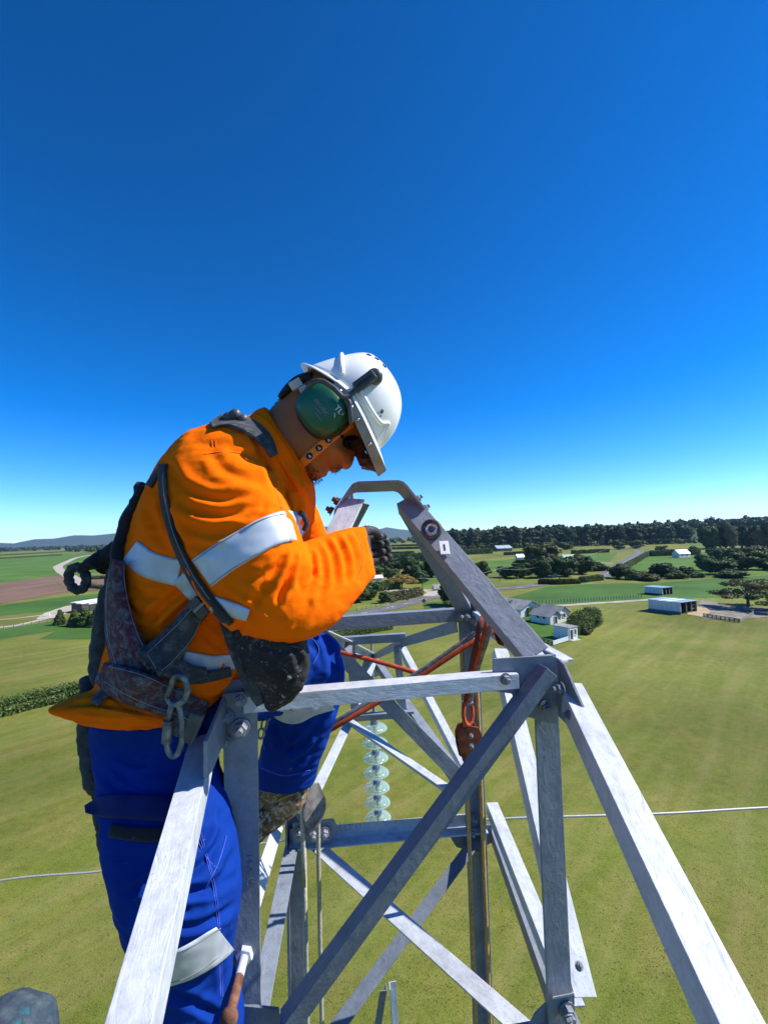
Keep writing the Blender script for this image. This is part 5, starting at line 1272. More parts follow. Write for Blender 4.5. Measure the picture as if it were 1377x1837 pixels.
M['stitch'] = pmat('grey_stitching', (0.30, 0.31, 0.34), None, 50, .9)
M['orange_seam'] = pmat('orange_thread', (0.75, 0.17, 0.01), None, 50, .9); M['blue_seam'] = pmat('pale_blue_thread', (0.06, 0.12, 0.55), None, 50, .9)
M['skin'] = cloth('brown_skin', (0.29, 0.090, 0.024), (0.35, 0.118, 0.034), 600, .5, 0, .15); M['skin'].node_tree.nodes['Principled BSDF'].inputs['Subsurface Weight'].default_value = .12; M['skin'].node_tree.nodes['Principled BSDF'].inputs['Subsurface Scale'].default_value = .01
M['skin'].node_tree.nodes['Principled BSDF'].inputs['Specular IOR Level'].default_value = .4
M['hair'] = pmat('black_hair', (0.008, 0.007, 0.007), (0.018, 0.015, 0.013), 90, .6, .6, 400, .002)
M['helmet'] = pmat('white_helmet_shell', (0.80, 0.80, 0.80), (0.74, 0.745, 0.75), 10, .28, .02, 30, .001, spec=.5)
M['helmet_grey'] = pmat('grey_plastic_trim', (0.33, 0.30, 0.28), (0.25, 0.23, 0.215), 25, .5, .2, 120, .001)
M['muff_green'] = pmat('dark_green_plastic', (0.010, 0.10, 0.062), (0.016, 0.125, 0.078), 14, .36, .05, 60, .001); M['muff_light'] = pmat('lighter_green_inset', (0.03, 0.27, 0.16), (0.045, 0.3, 0.19), 60, .5)
M['bracket'] = pmat('dark_grey_plastic', (0.05, 0.052, 0.058), (0.09, 0.092, 0.10), 30, .42, .1, 100, .001)
M['lens'] = pmat('smoked_lens', (0.004, 0.004, 0.006), (0.008, 0.008, 0.010), 20, .38, spec=.08)
M['strap_orange'] = pmat('orange_elastic', (0.80, 0.24, 0.02), (0.72, 0.2, 0.018), 60, .9, .3, 500, .0005)
M['dark_print'] = pmat('dark_brown_print', (0.035, 0.012, 0.015), None, 60, .8); M['pale_print'] = pmat('pale_print', (0.55, 0.50, 0.48), None, 60, .8)
M['alloy'] = pmat('paint_spattered_alloy', (0.22, 0.25, 0.28), (0.08, 0.10, 0.125), 50, .45, .5, 140, .0015, metal=.55, lo=.42, hi=.6)
M['boot'] = cloth('muddy_tan_leather', (0.17, 0.085, 0.03), (0.27, 0.15, 0.07), 300, .8, .0, 1.0, [(15, (0.045, 0.038, 0.036)), (22, (0.46, 0.40, 0.31))], 26, .50, .58); M['sole'] = pmat('dark_rubber_sole', (0.035, 0.033, 0.032), (0.07, 0.065, 0.06), 30, .85, .5, 80, .003)

wroot = empty('person', P(300, 1790, 1.1), 'worker in orange jacket and blue trousers bent over the tower top', 'person')
# ---------------------------------------------------------------- jacket
torso = [((xl + xr) / 2, y, d, (xr - xl) / 2, th) for y, xl, xr, d, th in (
 (756, 425, 500, 1.15, .07), (780, 362, 522, 1.145, .13), (815, 318, 538, 1.14, .165), (870, 284, 550, 1.14, .175), (930, 258, 558, 1.14, .175), (985, 240, 548, 1.14, .17), (1035, 231, 505, 1.14, .165),
 (1085, 224, 472, 1.14, .16), (1135, 214, 455, 1.14, .16), (1185, 200, 440, 1.13, .155), (1220, 190, 424, 1.12, .14), (1248, 184, 398, 1.11, .125), (1272, 186, 368, 1.10, .11))]
lo_t = loft(torso, (1, 0)); lo_h = loft([(335, 1262, 1.06, 26, .085), (250, 1262, 1.04, 28, .085), (180, 1262, 1.03, 24, .07), (135, 1264, 1.03, 14, .05), (105, 1268, 1.03, 6, .03), (90, 1271, 1.03, 2, .01)], (0, 1))
lo_a = loft([(405, 788, 1.08, 52, .06), (398, 812, 1.05, 78, .08), (397, 855, 1.02, 97, .088), (410, 920, .99, 104, .088), (440, 990, .97, 103, .086), (466, 1048, .96, 96, .082), (487, 1092, .96, 76, .075), (500, 1130, .965, 40, .05), (503, 1150, .97, 14, .03)])
lo_f = loft([(462, 1062, .965, 62, .07), (505, 1072, .97, 80, .078), (548, 1056, .99, 82, .078), (592, 1027, 1.03, 70, .07), (628, 1003, 1.08, 57, .062), (652, 993, 1.12, 50, .055), (664, 990, 1.14, 46, .052)])
lo_c = loft([(452, 842, 1.13, 64, .10), (486, 815, 1.125, 72, .098), (508, 800, 1.12, 75, .092), (520, 792, 1.12, 72, .086)])
lo_l = loft([(470, 840, 1.24, 60, .06), (520, 920, 1.31, 48, .055), (556, 1000, 1.35, 46, .055), (600, 1006, 1.37, 36, .045), (640, 1002, 1.38, 30, .04)])
lo_front = loft([(520, 830, 1.12, 30, .08), (540, 880, 1.11, 22, .09), (542, 940, 1.10, 18, .09)], (1, 0))
jm = union([lo_t, lo_h, lo_a, lo_f, lo_c, lo_l, lo_front], .0045, 7, 'jacket')
JF = [  # upper arm
 ([(300, 822), (318, 862), (356, 890), (410, 898), (470, 884)], .010, 13), ([(303, 862), (335, 905), (385, 922), (440, 915), (490, 890)], .012, 12), ([(318, 930), (360, 955), (410, 955), (455, 940)], .006, 12),
 ([(372, 800), (400, 840), (450, 862), (488, 870)], .006, 14), ([(338, 968), (370, 985), (410, 985)], .005, 10), ([(455, 800), (480, 840), (497, 885)], .006, 9),
 ([(300, 905), (312, 945), (330, 985)], .006, 9), ([(480, 905), (460, 925), (425, 935)], .006, 9),
 # elbow crook, radiating
 ([(533, 985), (524, 1016), (508, 1052), (492, 1090)], .011, 8), ([(545, 988), (540, 1020), (533, 1060)], .009, 8), ([(556, 986), (560, 1010), (562, 1042)], .008, 7), ([(520, 990), (490, 1020), (462, 1040)], .008, 9), ([(512, 1000), (470, 1060), (448, 1096)], .006, 10),
 ([(395, 1066), (440, 1092), (480, 1130)], .006, 10), ([(560, 1075), (545, 1105), (520, 1135)], .006, 11), ([(428, 1060), (470, 1080), (510, 1120)], .004, 10),
 # forearm rings
 ([(578, 966), (592, 990), (600, 1020), (598, 1055)], .008, 8), ([(598, 960), (612, 985), (620, 1015), (620, 1050)], .008, 8), ([(617, 956), (630, 980), (638, 1010), (636, 1042)], .007, 7), ([(566, 975), (578, 1005), (580, 1045), (566, 1085)], .006, 9),
 # torso back and side
 ([(262, 905), (280, 950), (300, 985)], .006, 11), ([(285, 880), (300, 925), (312, 965)], .006, 8), ([(345, 1050), (300, 1080), (262, 1120)], .010, 11), ([(352, 1072), (320, 1100), (290, 1135)], .011, 9), ([(232, 1052), (260, 1070), (300, 1066)], .007, 10), ([(226, 1085), (250, 1105), (290, 1108)], .007, 9),
 ([(345, 1120), (378, 1150), (405, 1165)], .007, 9), ([(440, 1110), (420, 1140), (390, 1150)], .007, 8), ([(412, 1180), (395, 1220), (360, 1240)], .008, 8), ([(425, 1200), (410, 1235), (380, 1255)], .007, 7),
 # hem
 ([(110, 1268), (160, 1262), (215, 1270), (280, 1288)], .006, 7), ([(130, 1288), (190, 1296), (250, 1298)], .006, 6), ([(200, 1245), (220, 1262), (260, 1275)], .007, 8),
 # chest and collar
 ([(512, 850), (532, 890), (538, 930)], .010, 8), ([(530, 870), (548, 905), (552, 940)], .008, 7), ([(468, 760), (490, 800), (520, 850), (540, 880)], .006, 6), ([(448, 770), (470, 812), (490, 850)], .007, 8)]
folds(jm, JF, .0014, 26, 1.0, .0016)
jacket = put('jacket', jm, M['orange'], wroot)
# ---------------------------------------------------------------- trousers
near = [((xl + xr) / 2, y, d, (xr - xl) / 2, th) for y, xl, xr, d, th in (
 (1270, 178, 372, 1.13, .12), (1320, 176, 376, 1.12, .105), (1380, 186, 388, 1.08, .105), (1440, 194, 404, 1.04, .11), (1500, 202, 415, 1.01, .115), (1560, 216, 424, .99, .12), (1620, 232, 428, .985, .118), (1660, 248, 422, .985, .11), (1710, 266, 414, .985, .10), (1770, 276, 412, .985, .098), (1837, 282, 432, .985, .098), (1930, 290, 430, .985, .09), (2080, 305, 420, .985, .08))]
lo_n = loft(near, (1, 0)); lo_th = loft([(300, 1262, 1.15, 50, .10), (380, 1238, 1.22, 66, .10), (470, 1212, 1.33, 72, .10), (530, 1196, 1.41, 68, .095), (565, 1190, 1.45, 60, .085), (592, 1188, 1.46, 46, .06), (606, 1190, 1.46, 24, .03)])
lo_sh = loft([(560, 1160, 1.45, 34, .06), (562, 1195, 1.45, 56, .085), (552, 1240, 1.45, 62, .09), (538, 1300, 1.46, 60, .088), (520, 1360, 1.47, 55, .08), (512, 1400, 1.48, 52, .075)], (1, 0))
tm = union([lo_n, lo_th, lo_sh], .0045, 6, 'trousers')
TF = [([(415, 1470), (390, 1520), (350, 1560), (300, 1585)], .012, 11), ([(424, 1560), (390, 1590), (340, 1600), (260, 1590)], .014, 12), ([(428, 1615), (395, 1640), (350, 1660), (300, 1662)], .010, 11), ([(400, 1440), (395, 1490), (372, 1540)], .009, 9), ([(420, 1520), (405, 1560), (372, 1590)], .010, 9),
 ([(235, 1600), (270, 1580), (330, 1540)], .010, 10), ([(240, 1630), (290, 1620), (345, 1640)], .009, 10), ([(412, 1670), (398, 1720), (402, 1790)], .008, 9), ([(300, 1780), (350, 1800), (400, 1830)], .010, 12), ([(200, 1345), (240, 1370), (270, 1365)], .007, 9), ([(190, 1390), (215, 1420), (260, 1440)], .007, 9),
 ([(590, 1265), (570, 1300), (540, 1335), (500, 1350)], .012, 10), ([(575, 1320), (555, 1350), (525, 1372)], .011, 8), ([(565, 1355), (545, 1380), (515, 1392)], .009, 7), ([(490, 1290), (505, 1330), (530, 1350)], .009, 9), ([(580, 1140), (590, 1180), (600, 1215)], .006, 9), ([(545, 1150), (570, 1170), (582, 1205)], .006, 9), ([(500, 1265), (535, 1290), (580, 1280)], .007, 8)]
folds(tm, TF, .0022, 20, 4.0, .0030)
trousers = put('trousers', tm, M['blue'], wroot)
SJ, ST = Surf([jm]), Surf([tm]); SB = Surf([jm, tm])
# reflective tapes and seams
for pts in ([(361, 1029, 60), (400, 1001, 58), (440, 977, 57), (480, 955, 57), (520, 944, 56), (545, 957, 40)],):
    strip('reflective_tape', SJ, pts, M['tape'], jacket, .0022, .0012, 5, 8, 2, .93, wrap=.009)
strip('reflective_tape', SJ, [(232, 988, 46), (245, 998, 47), (262, 1011, 48), (290, 1021, 48), (322, 1028, 48)], M['tape'], jacket, .0022, .0012, 5, 8, 2, wrap=.009)
strip('reflective_tape', SJ, [(320, 1036, 28), (336, 1052, 29), (352, 1068, 30), (372, 1080, 30)], M['tape'], jacket, .0035, .0012, 5, 6, 2, wrap=.009)
strip('reflective_tape', SJ, [(380, 1082, 26), (402, 1090, 28), (428, 1098, 26), (445, 1104, 22)], M['tape'], jacket, .003, .0012, 5, 6, 2, wrap=.009)
strip('reflective_tape', SJ, [(328, 1180, 26), (350, 1186, 30), (378, 1192, 32), (402, 1190, 30), (424, 1186, 26)], M['tape'], jacket, .003, .0012, 5, 6, 2, wrap=.009)
strip('reflective_tape', ST, [(296, 1742, 60), (330, 1731, 60), (362, 1714, 60), (386, 1698, 58), (404, 1684, 52)], M['tape'], trousers, .008, .0015, 4, 10, 3, wrap=.009)
strip('reflective_tape', ST, [(488, 1256, 30), (505, 1276, 34), (530, 1284, 30), (560, 1272, 26), (594, 1258, 34)], M['tape'], trousers, .006, .002, 5, 8, 4, wrap=.009)
def seam(surf, pts, mat, parent, w_=1.6, off=.0008): strip('seam', surf, [(x, y, w_) for x, y in pts], mat, parent, off, .0008, 6, 2, 2)
seam(SJ, [(375, 762), (379, 785), (381, 808)], M['orange_seam'], jacket); seam(SJ, [(381, 762), (385, 785), (387, 806)], M['orange_seam'], jacket)
seam(SJ, [(366, 815), (400, 810), (440, 816), (475, 842), (495, 880), (504, 912)], M['orange_seam'], jacket)
for dx in (0, 3.5):
    seam(SJ, [(400 + dx, 765), (440 + dx, 790), (470 + dx, 820), (490 + dx, 860), (503 + dx, 905), (515 + dx, 930)], M['orange_seam'], jacket, 1.4)
    seam(SJ, [(180, 1268 + dx), (230, 1277 + dx), (290, 1286 + dx)], M['orange_seam'], jacket, 1.4)
    seam(SJ, [(340, 1085 + dx), (300, 1120 + dx), (262, 1150 + dx)], M['orange_seam'], jacket, 1.3)
    seam(ST, [(330 + dx, 1340), (345 + dx, 1450), (380 + dx, 1580), (392 + dx, 1680), (396 + dx, 1790)], M['blue_seam'], trousers, 1.3)
seam(SJ, [(640, 956), (650, 985), (650, 1015), (640, 1040)], M['orange_seam'], jacket)
seam(ST, [(345, 1490), (360, 1520), (376, 1546), (392, 1560)], M['blue_seam'], trousers); seam(ST, [(406, 1500), (395, 1540), (384, 1565), (368, 1595)], M['blue_seam'], trousers)
seam(ST, [(555, 1140), (572, 1165), (560, 1195)], M['blue_seam'], trousers); seam(ST, [(468, 1378), (510, 1392), (556, 1382)], M['blue_seam'], trousers)
for off_ in (-1, 1):
    seam(SJ, [(361 + off_ * 14, 1029 + off_ * 22), (400 + off_ * 14, 1001 + off_ * 22), (440 + off_ * 12, 977 + off_ * 23), (480 + off_ * 11, 955 + off_ * 23), (518 + off_ * 8, 945 + off_ * 24)], M['stitch'], jacket, 1.3, .0040)
for off_ in (-1, 1):
    seam(ST, [(300, 1740 + off_ * 26), (330, 1731 + off_ * 26), (362, 1714 + off_ * 26), (396, 1690 + off_ * 24)], M['stitch'], trousers, 1.4, .0105)
# pocket flap and knee patch
strip('pocket_flap', ST, [(152, 1452, 14), (185, 1448, 38), (230, 1448, 44), (290, 1452, 44), (335, 1456, 40)], M['navy'], trousers, .012, .004, 6, 6, 4, 1.0)
strip('pocket_tape', ST, [(196, 1490, 24), (240, 1497, 26), (290, 1498, 26), (330, 1494, 24)], M['black_cloth'], trousers, .006, .004, 6, 6, 4, 1.0)
strip('collar', SJ, [(452, 748, 20), (468, 760, 26), (488, 785, 28), (508, 815, 28), (526, 845, 26), (543, 878, 20)], M['orange'], jacket, .004, .006, 5, 6, 4)
# fleece collar zip / cord loop
mb = MB(); mb.tube([P(538, 920, 1.0), P(546, 926, .99), P(550, 940, .99), P(545, 952, .99)], .006, 8); mb.build('collar_loop', M['black_cloth'], jacket)

# ---------------------------------------------------------------- head
HD = 1.12
prof = [(430, 800), (458, 765), (478, 746), (500, 722), (520, 700), (545, 672), (590, 652), (640, 665), (668, 705), (672, 745), (664, 780), (650, 800), (641, 806), (637, 815), (634.5, 826), (631, 835), (626, 841), (619, 843), (612, 840), (607, 846), (600, 849), (594, 847), (590, 844.5), (587, 848), (586, 853), (581, 856), (575, 858), (566, 863), (555, 863), (545, 859), (536, 853), (525, 856), (505, 868), (470, 880), (440, 850)]
PR = np.array(prof)
def sdf_poly(x, y):
    n = len(PR); best = np.full(x.shape, 1e9); inside = np.zeros(x.shape, bool); gx = np.zeros(x.shape); gy = np.zeros(x.shape)
    for i in range(n):
        a, b = PR[i], PR[(i + 1) % n]; ab = b - a; t = np.clip(((x - a[0]) * ab[0] + (y - a[1]) * ab[1]) / (ab @ ab), 0, 1)
        cx_, cy_ = a[0] + t * ab[0], a[1] + t * ab[1]; q = np.hypot(x - cx_, y - cy_); m_ = q < best; best[m_] = q[m_]; gx[m_] = cx_[m_]; gy[m_] = cy_[m_]
        c_ = ((a[1] > y) != (b[1] > y)) & (x < (b[0] - a[0]) * (y - a[1]) / (b[1] - a[1] + 1e-12) + a[0]); inside ^= c_
    return np.where(inside, best, -best), gx, gy
def head_t(x, y):
    d_, _, _ = sdf_poly(np.atleast_1d(np.array(x, float)), np.atleast_1d(np.array(y, float))); k = np.clip(d_ / 62.0, 0, 1); t = .076 * np.sqrt(np.clip(1 - (1 - k) ** 2, 0, 1))
    x = np.atleast_1d(x); y = np.atleast_1d(y)
    t = t - .008 * np.exp(-(((x - 630) / 14) ** 2 + ((y - 803) / 12) ** 2))      # eye socket
    t = t + .004 * np.exp(-(((x - 612) / 16) ** 2 + ((y - 815) / 9) ** 2))       # cheekbone
    t = t + .004 * np.exp(-(((x - 618) / 6) ** 2 + ((y - 836) / 5) ** 2))        # nostril wing
    t = t - .004 * np.exp(-(((x - 585) / 10) ** 2 + ((y - 842) / 2.5) ** 2))     # mouth line
    t = t - .004 * np.exp(-(((x - 606) / 3) ** 2 + ((y - 832) / 8) ** 2))        # nasolabial fold
    return np.where(d_ > 0, t, 0)
st_ = 2.0; xs = np.arange(424, 682, st_); ys = np.arange(646, 886, st_); XX, YY = np.meshgrid(xs, ys)
Dp, gx, gy = sdf_poly(XX, YY); near_o = (Dp <= 0) & (Dp > -st_ * 1.5); XX2 = np.where(near_o, gx, XX); YY2 = np.where(near_o, gy, YY)
TT = np.where(Dp > 0, head_t(XX.ravel(), YY.ravel()).reshape(XX.shape), 0.0); ok = Dp > -st_ * 1.5
V = []; idx = {}
for s_ in (-1, 1):
    for i in range(XX.shape[0]):
        for j in range(XX.shape[1]):
            if ok[i, j]:
                idx[(s_, i, j)] = len(V); V.append(P(XX2[i, j], YY2[i, j], HD) + VD * (s_ * (TT[i, j] + 1e-5)))
F = []
for s_ in (-1, 1):
    for i in range(XX.shape[0] - 1):
        for j in range(XX.shape[1] - 1):
            q = [(i, j), (i, j + 1), (i + 1, j + 1), (i + 1, j)]
            if all(ok[a] for a in q) and max(Dp[a] for a in q) > 0: F.append(tuple(idx[(s_,) + a] for a in (q if s_ < 0 else q[::-1])))
me = bpy.data.meshes.new('body'); me.from_pydata([tuple(v) for v in V], [], F); bm = bmesh.new(); bm.from_mesh(me); bmesh.ops.remove_doubles(bm, verts=bm.verts, dist=.0003)
bmesh.ops.delete(bm, geom=[v for v in bm.verts if not v.link_faces], context='VERTS'); bmesh.ops.recalc_face_normals(bm, faces=bm.faces)
for _ in range(2): bmesh.ops.smooth_vert(bm, verts=bm.verts, factor=.35, use_axis_x=True, use_axis_y=True, use_axis_z=True)
bm.to_mesh(me); bm.free()
for p in me.polygons: p.use_smooth = True
body = put('body', me, M['skin'], wroot); SH = Surf([me])
# hair at the nape and sideburn, moustache and chin beard as short strands
hair = MB(); hv = []; hf = []
def strands(poly, n, ln, dirv, jit=.6, seed=1, thick=.0006):
    rs = random.Random(seed); xs_ = [p[0] for p in poly]; ys_ = [p[1] for p in poly]; c = 0; t = 0
    while c < n and t < n * 30:
        t += 1; x, y = rs.uniform(min(xs_), max(xs_)), rs.uniform(min(ys_), max(ys_)); ins = False
        for i in range(len(poly)):
            (x1, y1), (x2, y2) = poly[i], poly[(i + 1) % len(poly)]
            if (y1 > y) != (y2 > y) and x < (x2 - x1) * (y - y1) / (y2 - y1) + x1: ins = not ins
        if not ins: continue
        d_ = HD - float(head_t(x, y)[0]); a = P(x, y, d_ + .0005); dv = (CX * dirv[0] - CY * dirv[1] - VD * .35 + Vector((rs.gauss(0, jit), rs.gauss(0, jit), rs.gauss(0, jit))) * .5).normalized()
        b_ = a + dv * ln * rs.uniform(.6, 1.3) / FPX; sd = dv.cross(VD).normalized() * thick; k = len(hv)
        hv.extend([a - sd, a + sd, b_]); hf.append((k, k + 1, k + 2)); c += 1
strands([(545, 852), (560, 848), (575, 854), (580, 860), (566, 868), (552, 868), (540, 860)], 200, 6, (.2, .8), seed=2)
strands([(592, 838), (606, 832), (614, 838), (606, 850), (594, 848)], 70, 5, (.3, .9), seed=3)
strands([(536, 836), (556, 830), (572, 846), (552, 858), (538, 852)], 200, 4, (.4, .6), seed=4)
strands([(470, 752), (500, 715), (535, 678), (560, 690), (545, 720), (520, 730), (495, 752)], 900, 9, (-.4, .6), .4, seed=5)
hm = bpy.data.meshes.new('hair'); hm.from_pydata([tuple(v) for v in hv], [], hf); hm.update(); put('hair', hm, M['hair'], wroot)
hb = loft([(508, 722, HD, 9, .05), (525, 706, HD, 13, .06), (545, 693, HD, 16, .064), (568, 690, HD, 18, .066)]); put('hair', union([hb], .004, 4, 'hair'), M['hair'], wroot)
# ear lobe just showing behind the muff is hidden; sunglasses
gl = empty('sunglasses', P(640, 800, HD), 'dark wraparound sunglasses under the helmet peak', 'glasses')
def lensring(s_):
    V = []; F = []; n = 24
    for k, (rx, ry, bulge) in enumerate(((1.0, 1.0, 0), (.7, .7, .003), (.35, .35, .0045), (0.02, .02, .005))):
        for j in range(n):
            a = 2 * math.pi * j / n; x = 636 + 17 * rx * math.cos(a) - 4 * ry * math.sin(a); y = 801 + 12.5 * ry * math.sin(a) + 3 * rx * math.cos(a); fr = (x - 620) / 32
            V.append(P(x, y, HD) + VD * (s_ * (.064 - .030 * max(0, fr) ** 1.5 + bulge)))
    for k in range(3):
        for j in range(n): q = (j + 1) % n; F.append((k * n + j, k * n + q, (k + 1) * n + q, (k + 1) * n + j))
    return V, F
for s_ in (-1, 1):
    v, f = lensring(s_); lm = bpy.data.meshes.new('lens'); lm.from_pydata([tuple(q) for q in v], [], f); lm.update()
    for p in lm.polygons: p.use_smooth = True
    o = put('lens', lm, M['lens'], gl); sm = o.modifiers.new('s', 'SOLIDIFY'); sm.thickness = .0025; sm.offset = 0
    mb = MB(); mb.tube([P(622, 796, HD) + VD * (s_ * .066), P(605, 776, HD) + VD * (s_ * .078), P(585, 752, HD) + VD * (s_ * .08)], .0032, 8, flat=(VD, .5)); mb.build('temple', M['lens'], gl)
mb = MB(); mb.tube([P(650, 806, HD) - VD * .02, P(655, 806, HD), P(650, 806, HD) + VD * .02], .003, 8); mb.build('bridge', M['lens'], gl)
# eyes (behind the lenses)
for s_ in (-1, 1):
    mb = MB(); mb.lathe(P(631, 803, HD) + VD * (s_ * .045), CX * .6 - CY * .8, [(0, -.011), (.006, -.009), (.011, 0), (.006, .009), (0, .011)], 14); mb.build('eye', M['plate_white'], wroot)
# ---------------------------------------------------------------- helmet
PXH = HD / FPX * .972; H0 = P(620, 755, HD); Hf = (CX * .614 - CY * .789).normalized(); Hu = (CX * .789 + CY * .614).normalized(); Hw = VD
def HL_(f, u, w_=0.0): return H0 + Hf * (f * PXH) + Hu * (u * PXH) + Hw * w_
hel = empty('safety_helmet', H0, 'white hard hat with vents, grey peak trim and clipped-on ear defenders', 'helmet')
rimf = [-122, -100, -70, -40, -17, 20, 60, 100, 120]; rimu = [0, 6, 16, 27, 33, 27, 18, 9, 5]
n_a, n_v = 64, 18; V = []; F = []
for i in range(n_v + 1):
    ph = i / n_v * math.pi / 2
    for j in range(n_a):
        a = 2 * math.pi * j / n_a; ca, sa = math.cos(a), math.sin(a)
        e_ = 2 / 2.25; cf = math.copysign(abs(ca) ** e_, ca); cw = math.copysign(abs(sa) ** e_, sa)
        hr = math.cos(ph) ** .86; f = -18 + 97 * cf * hr; w_ = .108 * cw * hr
        u = 118 * math.sin(ph) ** 1.02; u0 = np.interp(f * .9, rimf, rimu); u = u0 + (118 - u0) * math.sin(ph)
        f -= 6 * math.sin(ph) ** 2
        if ca < -.25: 
            k_ = min(1, (-ca - .25) / .4) * max(0, math.sin(math.pi * min(1, ph / 1.15))); f += 10 * k_
        V.append(HL_(f, u, w_))
for i in range(n_v):
    for j in range(n_a): k = (j + 1) % n_a; F.append((i * n_a + j, i * n_a + k, (i + 1) * n_a + k, (i + 1) * n_a + j))
hm = bpy.data.meshes.new('shell'); hm.from_pydata([tuple(v) for v in V], [], F); hm.update()
bm = bmesh.new(); bm.from_mesh(hm); bmesh.ops.recalc_face_normals(bm, faces=bm.faces); bm.to_mesh(hm); bm.free()
for p in hm.polygons: p.use_smooth = True
shell = put('shell', hm, M['helmet'], hel); so = shell.modifiers.new('s', 'SOLIDIFY'); so.thickness = .0035; so.offset = -1
# brim: flared lip round the rim, long at the front (peak) and short behind
def rim(a, out, dz=0.0):
    ca, sa = math.cos(a), math.sin(a); e_ = 2 / 2.25; cf = math.copysign(abs(ca) ** e_, ca); cw = math.copysign(abs(sa) ** e_, sa)
    f = -18 + 97 * cf; u = np.interp(f * .9, rimf, rimu); fr = max(0, ca) ** 1.3; bk = max(0, -ca) ** 2
    L_ = out * (.012 + .036 * fr + .005 * bk); dr = Vector((cf * 97 * PXH, cw * .108)).normalized()
    base = HL_(f, u, .108 * cw); return base + (Hf * dr.x + Hw * dr.y) * L_ - Hu * (L_ * (.32 if ca > 0 else .5) - dz)
V = []; F = []; rows = [(0, .002), (.5, .0015), (.92, 0), (1.0, -.002), (.92, -.004), (.5, -.003), (0, -.003)]
for (o_, dz) in rows:
    for j in range(n_a): V.append(rim(2 * math.pi * j / n_a, o_, dz))
for i in range(len(rows) - 1):
    for j in range(n_a): k = (j + 1) % n_a; F.append((i * n_a + j, i * n_a + k, (i + 1) * n_a + k, (i + 1) * n_a + j))
bm_ = bpy.data.meshes.new('brim'); bm_.from_pydata([tuple(v) for v in V], [], F); bm_.update()
bm = bmesh.new(); bm.from_mesh(bm_); bmesh.ops.recalc_face_normals(bm, faces=bm.faces); bm.to_mesh(bm_); bm.free()
for p in bm_.polygons: p.use_smooth = True
put('brim', bm_, M['helmet'], hel)
# grey trim band hanging along the peak edge, from ear to ear round the front
V = []; F = []; nb = 49
for j in range(nb):
    a = -1.75 + 3.5 * j / (nb - 1); p0 = rim(a, .98, -.001); dn = -Hu * .024 * (1 - .25 * abs(a) / 1.75); ou = (p0 - HL_(-18, 20)).normalized() * .003
    V += [p0 + ou, p0 + dn + ou, p0 + dn - ou, p0 - ou]
for j in range(nb - 1):
    for k in range(4): F.append((4 * j + k, 4 * j + (k + 1) % 4, 4 * j + 4 + (k + 1) % 4, 4 * j + 4 + k))
F += [(0, 3, 2, 1), tuple(4 * (nb - 1) + k for k in range(4))]
tb = bpy.data.meshes.new('peak_trim'); tb.from_pydata([tuple(v) for v in V], [], F); tb.update(); bm = bmesh.new(); bm.from_mesh(tb); bmesh.ops.recalc_face_normals(bm, faces=bm.faces); bm.to_mesh(tb); bm.free()
trim = put('peak_trim', tb, M['helmet_grey'], hel)
for a, r_ in ((-1.62, .004), (-1.38, .0035), (-1.2, .0045), (-.82, .0055)):
    p = rim(a, 1.0, -.012) + (rim(a, 1.0, -.012) - HL_(-18, 20)).normalized() * .003; mb = MB(); mb.lathe(p, (p - HL_(-18, 12)), [(0, -.002), (r_, -.001), (r_ * .8, .0025), (0, .003)], 12); mb.build('rivet', M['chrome'], trim)
# underside lining of the peak: crumpled clear visor piece
V = []; F = []
for j in range(15):
    a = -.95 + 1.9 * j / 14
    for k in range(4): V.append(rim(a, .75 - .18 * k, -.026 - .010 * k) + Vector((rnd.gauss(0, .0015), rnd.gauss(0, .0015), rnd.gauss(0, .0015))))
for j in range(14):
    for k in range(3): F.append((4 * j + k, 4 * j + k + 1, 4 * j + 5 + k, 4 * j + 4 + k))
vm = bpy.data.meshes.new('liner'); vm.from_pydata([tuple(v) for v in V], [], F); vm.update(); put('liner', vm, M['lens'], hel)
# raised arch across the shell and side ridge
def shell_pt(a, ph, lift=0.0):
    ca, sa = math.cos(a), math.sin(a); e_ = 2 / 2.25; cf = math.copysign(abs(ca) ** e_, ca); cw = math.copysign(abs(sa) ** e_, sa); hr = math.cos(ph) ** .86
    f = -18 + 97 * cf * hr; u0 = np.interp(f * .9, rimf, rimu); u = u0 + (118 - u0) * math.sin(ph); f -= 6 * math.sin(ph) ** 2
    if ca < -.25: f += 10 * min(1, (-ca - .25) / .4) * max(0, math.sin(math.pi * min(1, ph / 1.15)))
    p = HL_(f, u, .108 * cw * hr); return p + (p - HL_(-18, 20)).normalized() * lift
rib = []
for j in range(33):
    t = -1 + 2 * j / 32; a = math.pi + t * 1.30; ph = .14 + .42 * math.cos(t * math.pi / 2) ** .8; rib.append(shell_pt(a, ph, .0035))
mb = MB(); mb.tube(rib, [.0046] * 33, 8); mb.build('rib', M['helmet'], hel)
for s_ in (-1, 1):
    pts = [shell_pt(s_ * a, ph, .002) for a, ph in ((1.5, .16), (1.25, .15), (1.0, .17), (.78, .22), (.62, .34), (.55, .2), (.5, .08))]
    mb = MB(); mb.tube(smooth_pts(pts, 4), .005, 8); mb.build('side_ridge', M['helmet'], hel)
for ph_, sa_ in ((.98, 2.29), (1.09, 2.0), (1.15, 1.64)):
    for sa, f_ in ((-sa_, ph_), (sa_, ph_)):
        p = shell_pt(sa, f_, .0006); nn = (p - HL_(-18, 20)).normalized(); mb = MB(); t_ = perp(nn, Hf); mb.box(p, (.0052, .0032, .0012), (t_, nn.cross(t_), nn)); mb.build('vent', M['black'], hel)
